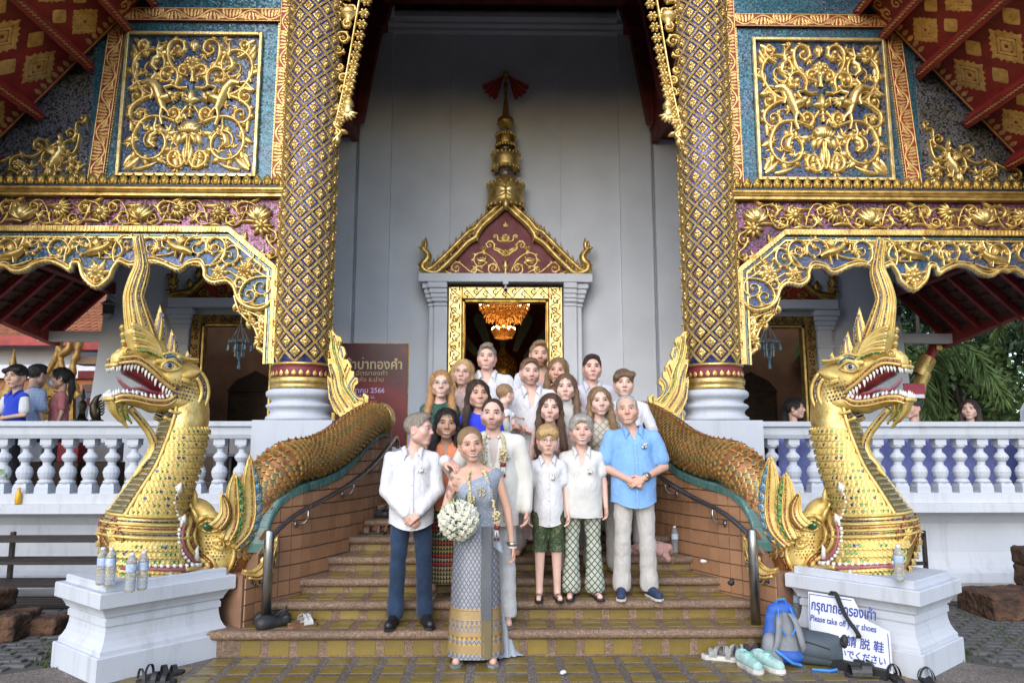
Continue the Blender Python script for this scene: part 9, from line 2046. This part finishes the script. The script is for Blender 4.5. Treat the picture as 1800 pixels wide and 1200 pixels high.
for k in range(6):b=MB();q0,q1=gp(110,600+k*24),gp(150,612+k*24);b.box(q0[0],q1[0]+.3,YG+.2+.15*k,YG+.6+.15*k,q1[1],q1[1]+.14);b.build('red_step',RED if k%2==0 else mat('tan_step',(.35,.22,.14),.7),gg)
for px,P in ((0,[(150,592),(148,620),(140,640),(138,668),(146,690),(150,700)]),):b=MB();b.relief([tuple(q) for q in spline([gp(*q) for q in P],18)],[.05+.04*math.sin(i*.9)**2 for i in range(18)],.06,lambda u,v,d:mg(u,v,d+.2));b.build('hanging_serpent',OLDG,gg,True)
for i,(px,py) in enumerate(((20,700),(52,690),(8,720))):
 q=gp(px,742);z1=gp(px,py-70)[1];t=thing('gilded_finial',('tall gilded finial left behind the blue-shirted boy','slim gilded finial right of the blue-shirted boy','short gilded finial at the left picture edge')[i],'finial',(q[0],YG-.6,q[1]));b=MB();h=z1-q[1];b.lathe([(.22,q[1]-.4),(.26,q[1]),(.16,q[1]+h*.2),(.2,q[1]+h*.35),(.10,q[1]+h*.5),(.12,q[1]+h*.6),(.05,q[1]+h*.72),(.06,q[1]+h*.78),(.005,q[1]+h)],(q[0],YG-.6),10)
 b.build('spire',OLDG,t,True)
# red-necked gilded finial on the right
t=thing('roof_serpent_finial','red necked gilded serpent finial against the trees on the right','finial',(6.7,12.6,3));YR=12.4
def rp(px,py):q=W(px,py,YR);return (q.x,q.z)
mr_=lambda u,v,d:(u,YR-d,v)
for nm,P,wd_,m_ in (('red_neck',[(1628,640),(1638,618),(1645,600),(1652,586)],.085,RED),('curled_head',[(1651,588),(1650,578),(1657,574),(1663,580),(1660,590)],.075,GOLD),('gilded_body',[(1616,660),(1622,648),(1632,628)],.15,GOLD),('gilded_scrolls',[(1614,690),(1618,672),(1626,655)],.12,GOLD)):
 S=[tuple(q) for q in spline([rp(*q) for q in P],14)];b=MB();b.relief(S,wd_,.10,mr_);b.relief(S[::-1],wd_,-.08,mr_);b.build(nm,m_,t,True)
b=MB();c=rp(1644,612);b.bev(c[0]-.05,c[0]+.05,YR-.13,YR-.1,c[1]-.05,c[1]+.05);b.build('gold_lozenge',GOLD,t)
# trees
LF1=mat('leaf_mid_green',(.12,.20,.055),.55,0,(.06,.11,.03),.9,rnd=.1);LF2=mat('leaf_dark_green',(.030,.062,.022),.55,0,(.014,.032,.012),.9);LF3=mat('leaf_light_green',(.13,.20,.05),.55,0,(.05,.09,.02),.9);BARK=mat('grey_bark',(.10,.085,.07),.9,0,(.05,.042,.035),8,.6,30)
def tree(label,x,y,h,rx,m_,n=5200,seed=0,leaf=.11,zb=.32):
 t=thing('broadleaf_tree',label,'tree',(x,y,0),'trees beyond the terrace');r=np.random.RandomState(seed);b=MB();b.tube([(x,y,-.05),(x+.1,y,h*.25),(x-.05,y+.1,h*.5),(x,y,h*.8)],[.18,.15,.10,.03],8)
 cl=[]
 for k in range(16):
  a=r.rand()*6.28;q=r.rand()**.6;cz=h*(zb+(1-zb)*r.rand());rr=rx*(1-.55*abs((cz/h-.62)/.5));c=(x+q*rr*math.cos(a),y+q*rr*.8*math.sin(a),cz);cl.append((c,rx*r.uniform(.28,.5)));b.tube([(x,y,min(cz*.7,h*.6)),(lerp(x,c[0],.6),lerp(y,c[1],.6),cz*.9),c],[.06,.035,.012],5)
 b.build('trunk',BARK,t,True);P=[]
 N=n;ci=r.randint(0,16,N);C=np.array([cl[i][0] for i in ci]);RR=np.array([cl[i][1] for i in ci]);d=r.normal(size=(N,3));d/=np.linalg.norm(d,axis=1)[:,None];C=C+d*(RR*(r.rand(N)**.45))[:,None]*np.array([1,1,.8])
 u=r.normal(size=(N,3));u/=np.linalg.norm(u,axis=1)[:,None];v=np.cross(u,r.normal(size=(N,3)));v/=np.linalg.norm(v,axis=1)[:,None];L=leaf*r.uniform(.6,1.3,N)[:,None]
 V=np.stack([C-u*L,C+v*L*.45,C+u*L,C-v*L*.45],1).reshape(-1,3);F=np.arange(N*4).reshape(-1,4);stuff(inst('crown',mesh('crown',V,F,m_),None,t));return t
tree('dense dark green tree behind the right palms',11.5,20,6.6,2.6,LF2,9000,2,.13,.1);tree('mid green tree between the palms and the temple corner on the right',8.8,17.5,3.7,1.4,LF1,7000,3,.10,.1);tree('dark leafy tree at the far right edge',15.2,22,8.0,3.2,LF2,9000,4,.15,.08);tree('light green tree low behind the right balustrade',10.0,16,3.4,1.4,LF1,5000,5,.10,.05);tree('leafy tree far behind the right terrace',18,30,8.5,4.0,LF1,7000,6,.2,.1)
tree('green tree glimpsed above the left tie beam',-12.0,30,9.0,3.2,LF3,5000,7,.2,.2);tree('dark tree behind the neighbouring shrine',-17,32,10,4,LF1,5000,8,.22,.15)
def palm(label,x,y,h,nf,L,seed,m_):
 t=thing('foxtail_palm',label,'palm tree',(x,y,0),'foxtail palms beyond the terrace');r=np.random.RandomState(seed);b=MB();b.tube([(x,y,-.05),(x+.05,y,h*.5),(x,y,h)],[.16,.13,.10],8);b.build('trunk',BARK,t,True)
 for k in range(nf):
  a=2*PI*k/nf+r.uniform(-.2,.2);e=r.uniform(.25,1.0);P=[];p_=Vector((x,y,h));dr=Vector((math.cos(a)*math.cos(e),math.sin(a)*math.cos(e),math.sin(e)))
  for i in range(15):P.append(p_.copy());p_=p_+dr*L/14;dr=(dr+Vector((0,0,-.17-.02*i*.3))).normalized()
  b=MB();b.tube(P,[.03*(1-i/15)+.004 for i in range(15)],5);V=[];F=[]
  for i in range(1,15):
   tg=(P[min(i+1,14)]-P[i-1]).normalized();sd=tg.cross(Vector((0,0,1)));sd=sd.normalized() if sd.length>.01 else Vector((1,0,0));up=sd.cross(tg)
   for q in range(16):
    w_=r.rand()*2*PI;d=(sd*math.cos(w_)+up*math.sin(w_)+tg*.9+Vector((0,0,-.35))).normalized();ln=r.uniform(.28,.46)*(1-.4*abs(i/14-.45));o=P[i]-tg*r.rand()*L/14;nn=d.cross(Vector(r.normal(size=3))).normalized()*.012;s0=len(V);V+=[o-nn,o+nn,o+d*ln*.6+nn*1.1-Vector((0,0,.02)),o+d*ln-Vector((0,0,.07)),o+d*ln*.6-nn*1.1-Vector((0,0,.02))];F.append((s0,s0+1,s0+2,s0+3,s0+4))
  b.add(V,F);b.build('frond',m_,t)
palm('tall foxtail palm with drooping fronds right of the eave',10.6,14.6,4.3,11,2.6,2,LF1);palm('foxtail palm with drooping fronds behind the right serpent jaw',8.0,14.2,3.0,10,1.9,3,LF1);palm('foxtail palm at the right picture edge',12.6,16.5,5.2,11,2.6,5,LF3);palm('low foxtail palm beside the red-necked finial',7.3,15.5,3.9,9,1.5,6,LF3)
# sprig of leaves at the left picture edge
t=thing('potted_sprig','small green leafy sprig at the left picture edge','plant',(-3.6,5.2,0));b=MB();pw=W(-8,850,5.0);b.tube([(pw.x-.05,5.0,0),(pw.x-.02,5.0,.7),(pw.x,5.0,pw.z)],.006,5);b.build('stem',BARK,t)
for k in range(9):r=np.random.RandomState(k);c=Vector((pw.x-.02+r.uniform(-.06,.07),5.0+r.uniform(-.05,.05),pw.z+r.uniform(-.16,.10)));b=MB();b.add([(0,0,0),(.012,0,.02),(0,.003,.055),(-.012,0,.02)],[(0,1,2,3)]);M_=Matrix.Translation(c)@Matrix.Rotation(r.uniform(0,6),4,'Y')@Matrix.Rotation(r.uniform(-.6,.6),4,'X');b.V=[tuple(M_@Vector(v)) for v in b.V];b.build('leaf',LF1,t)
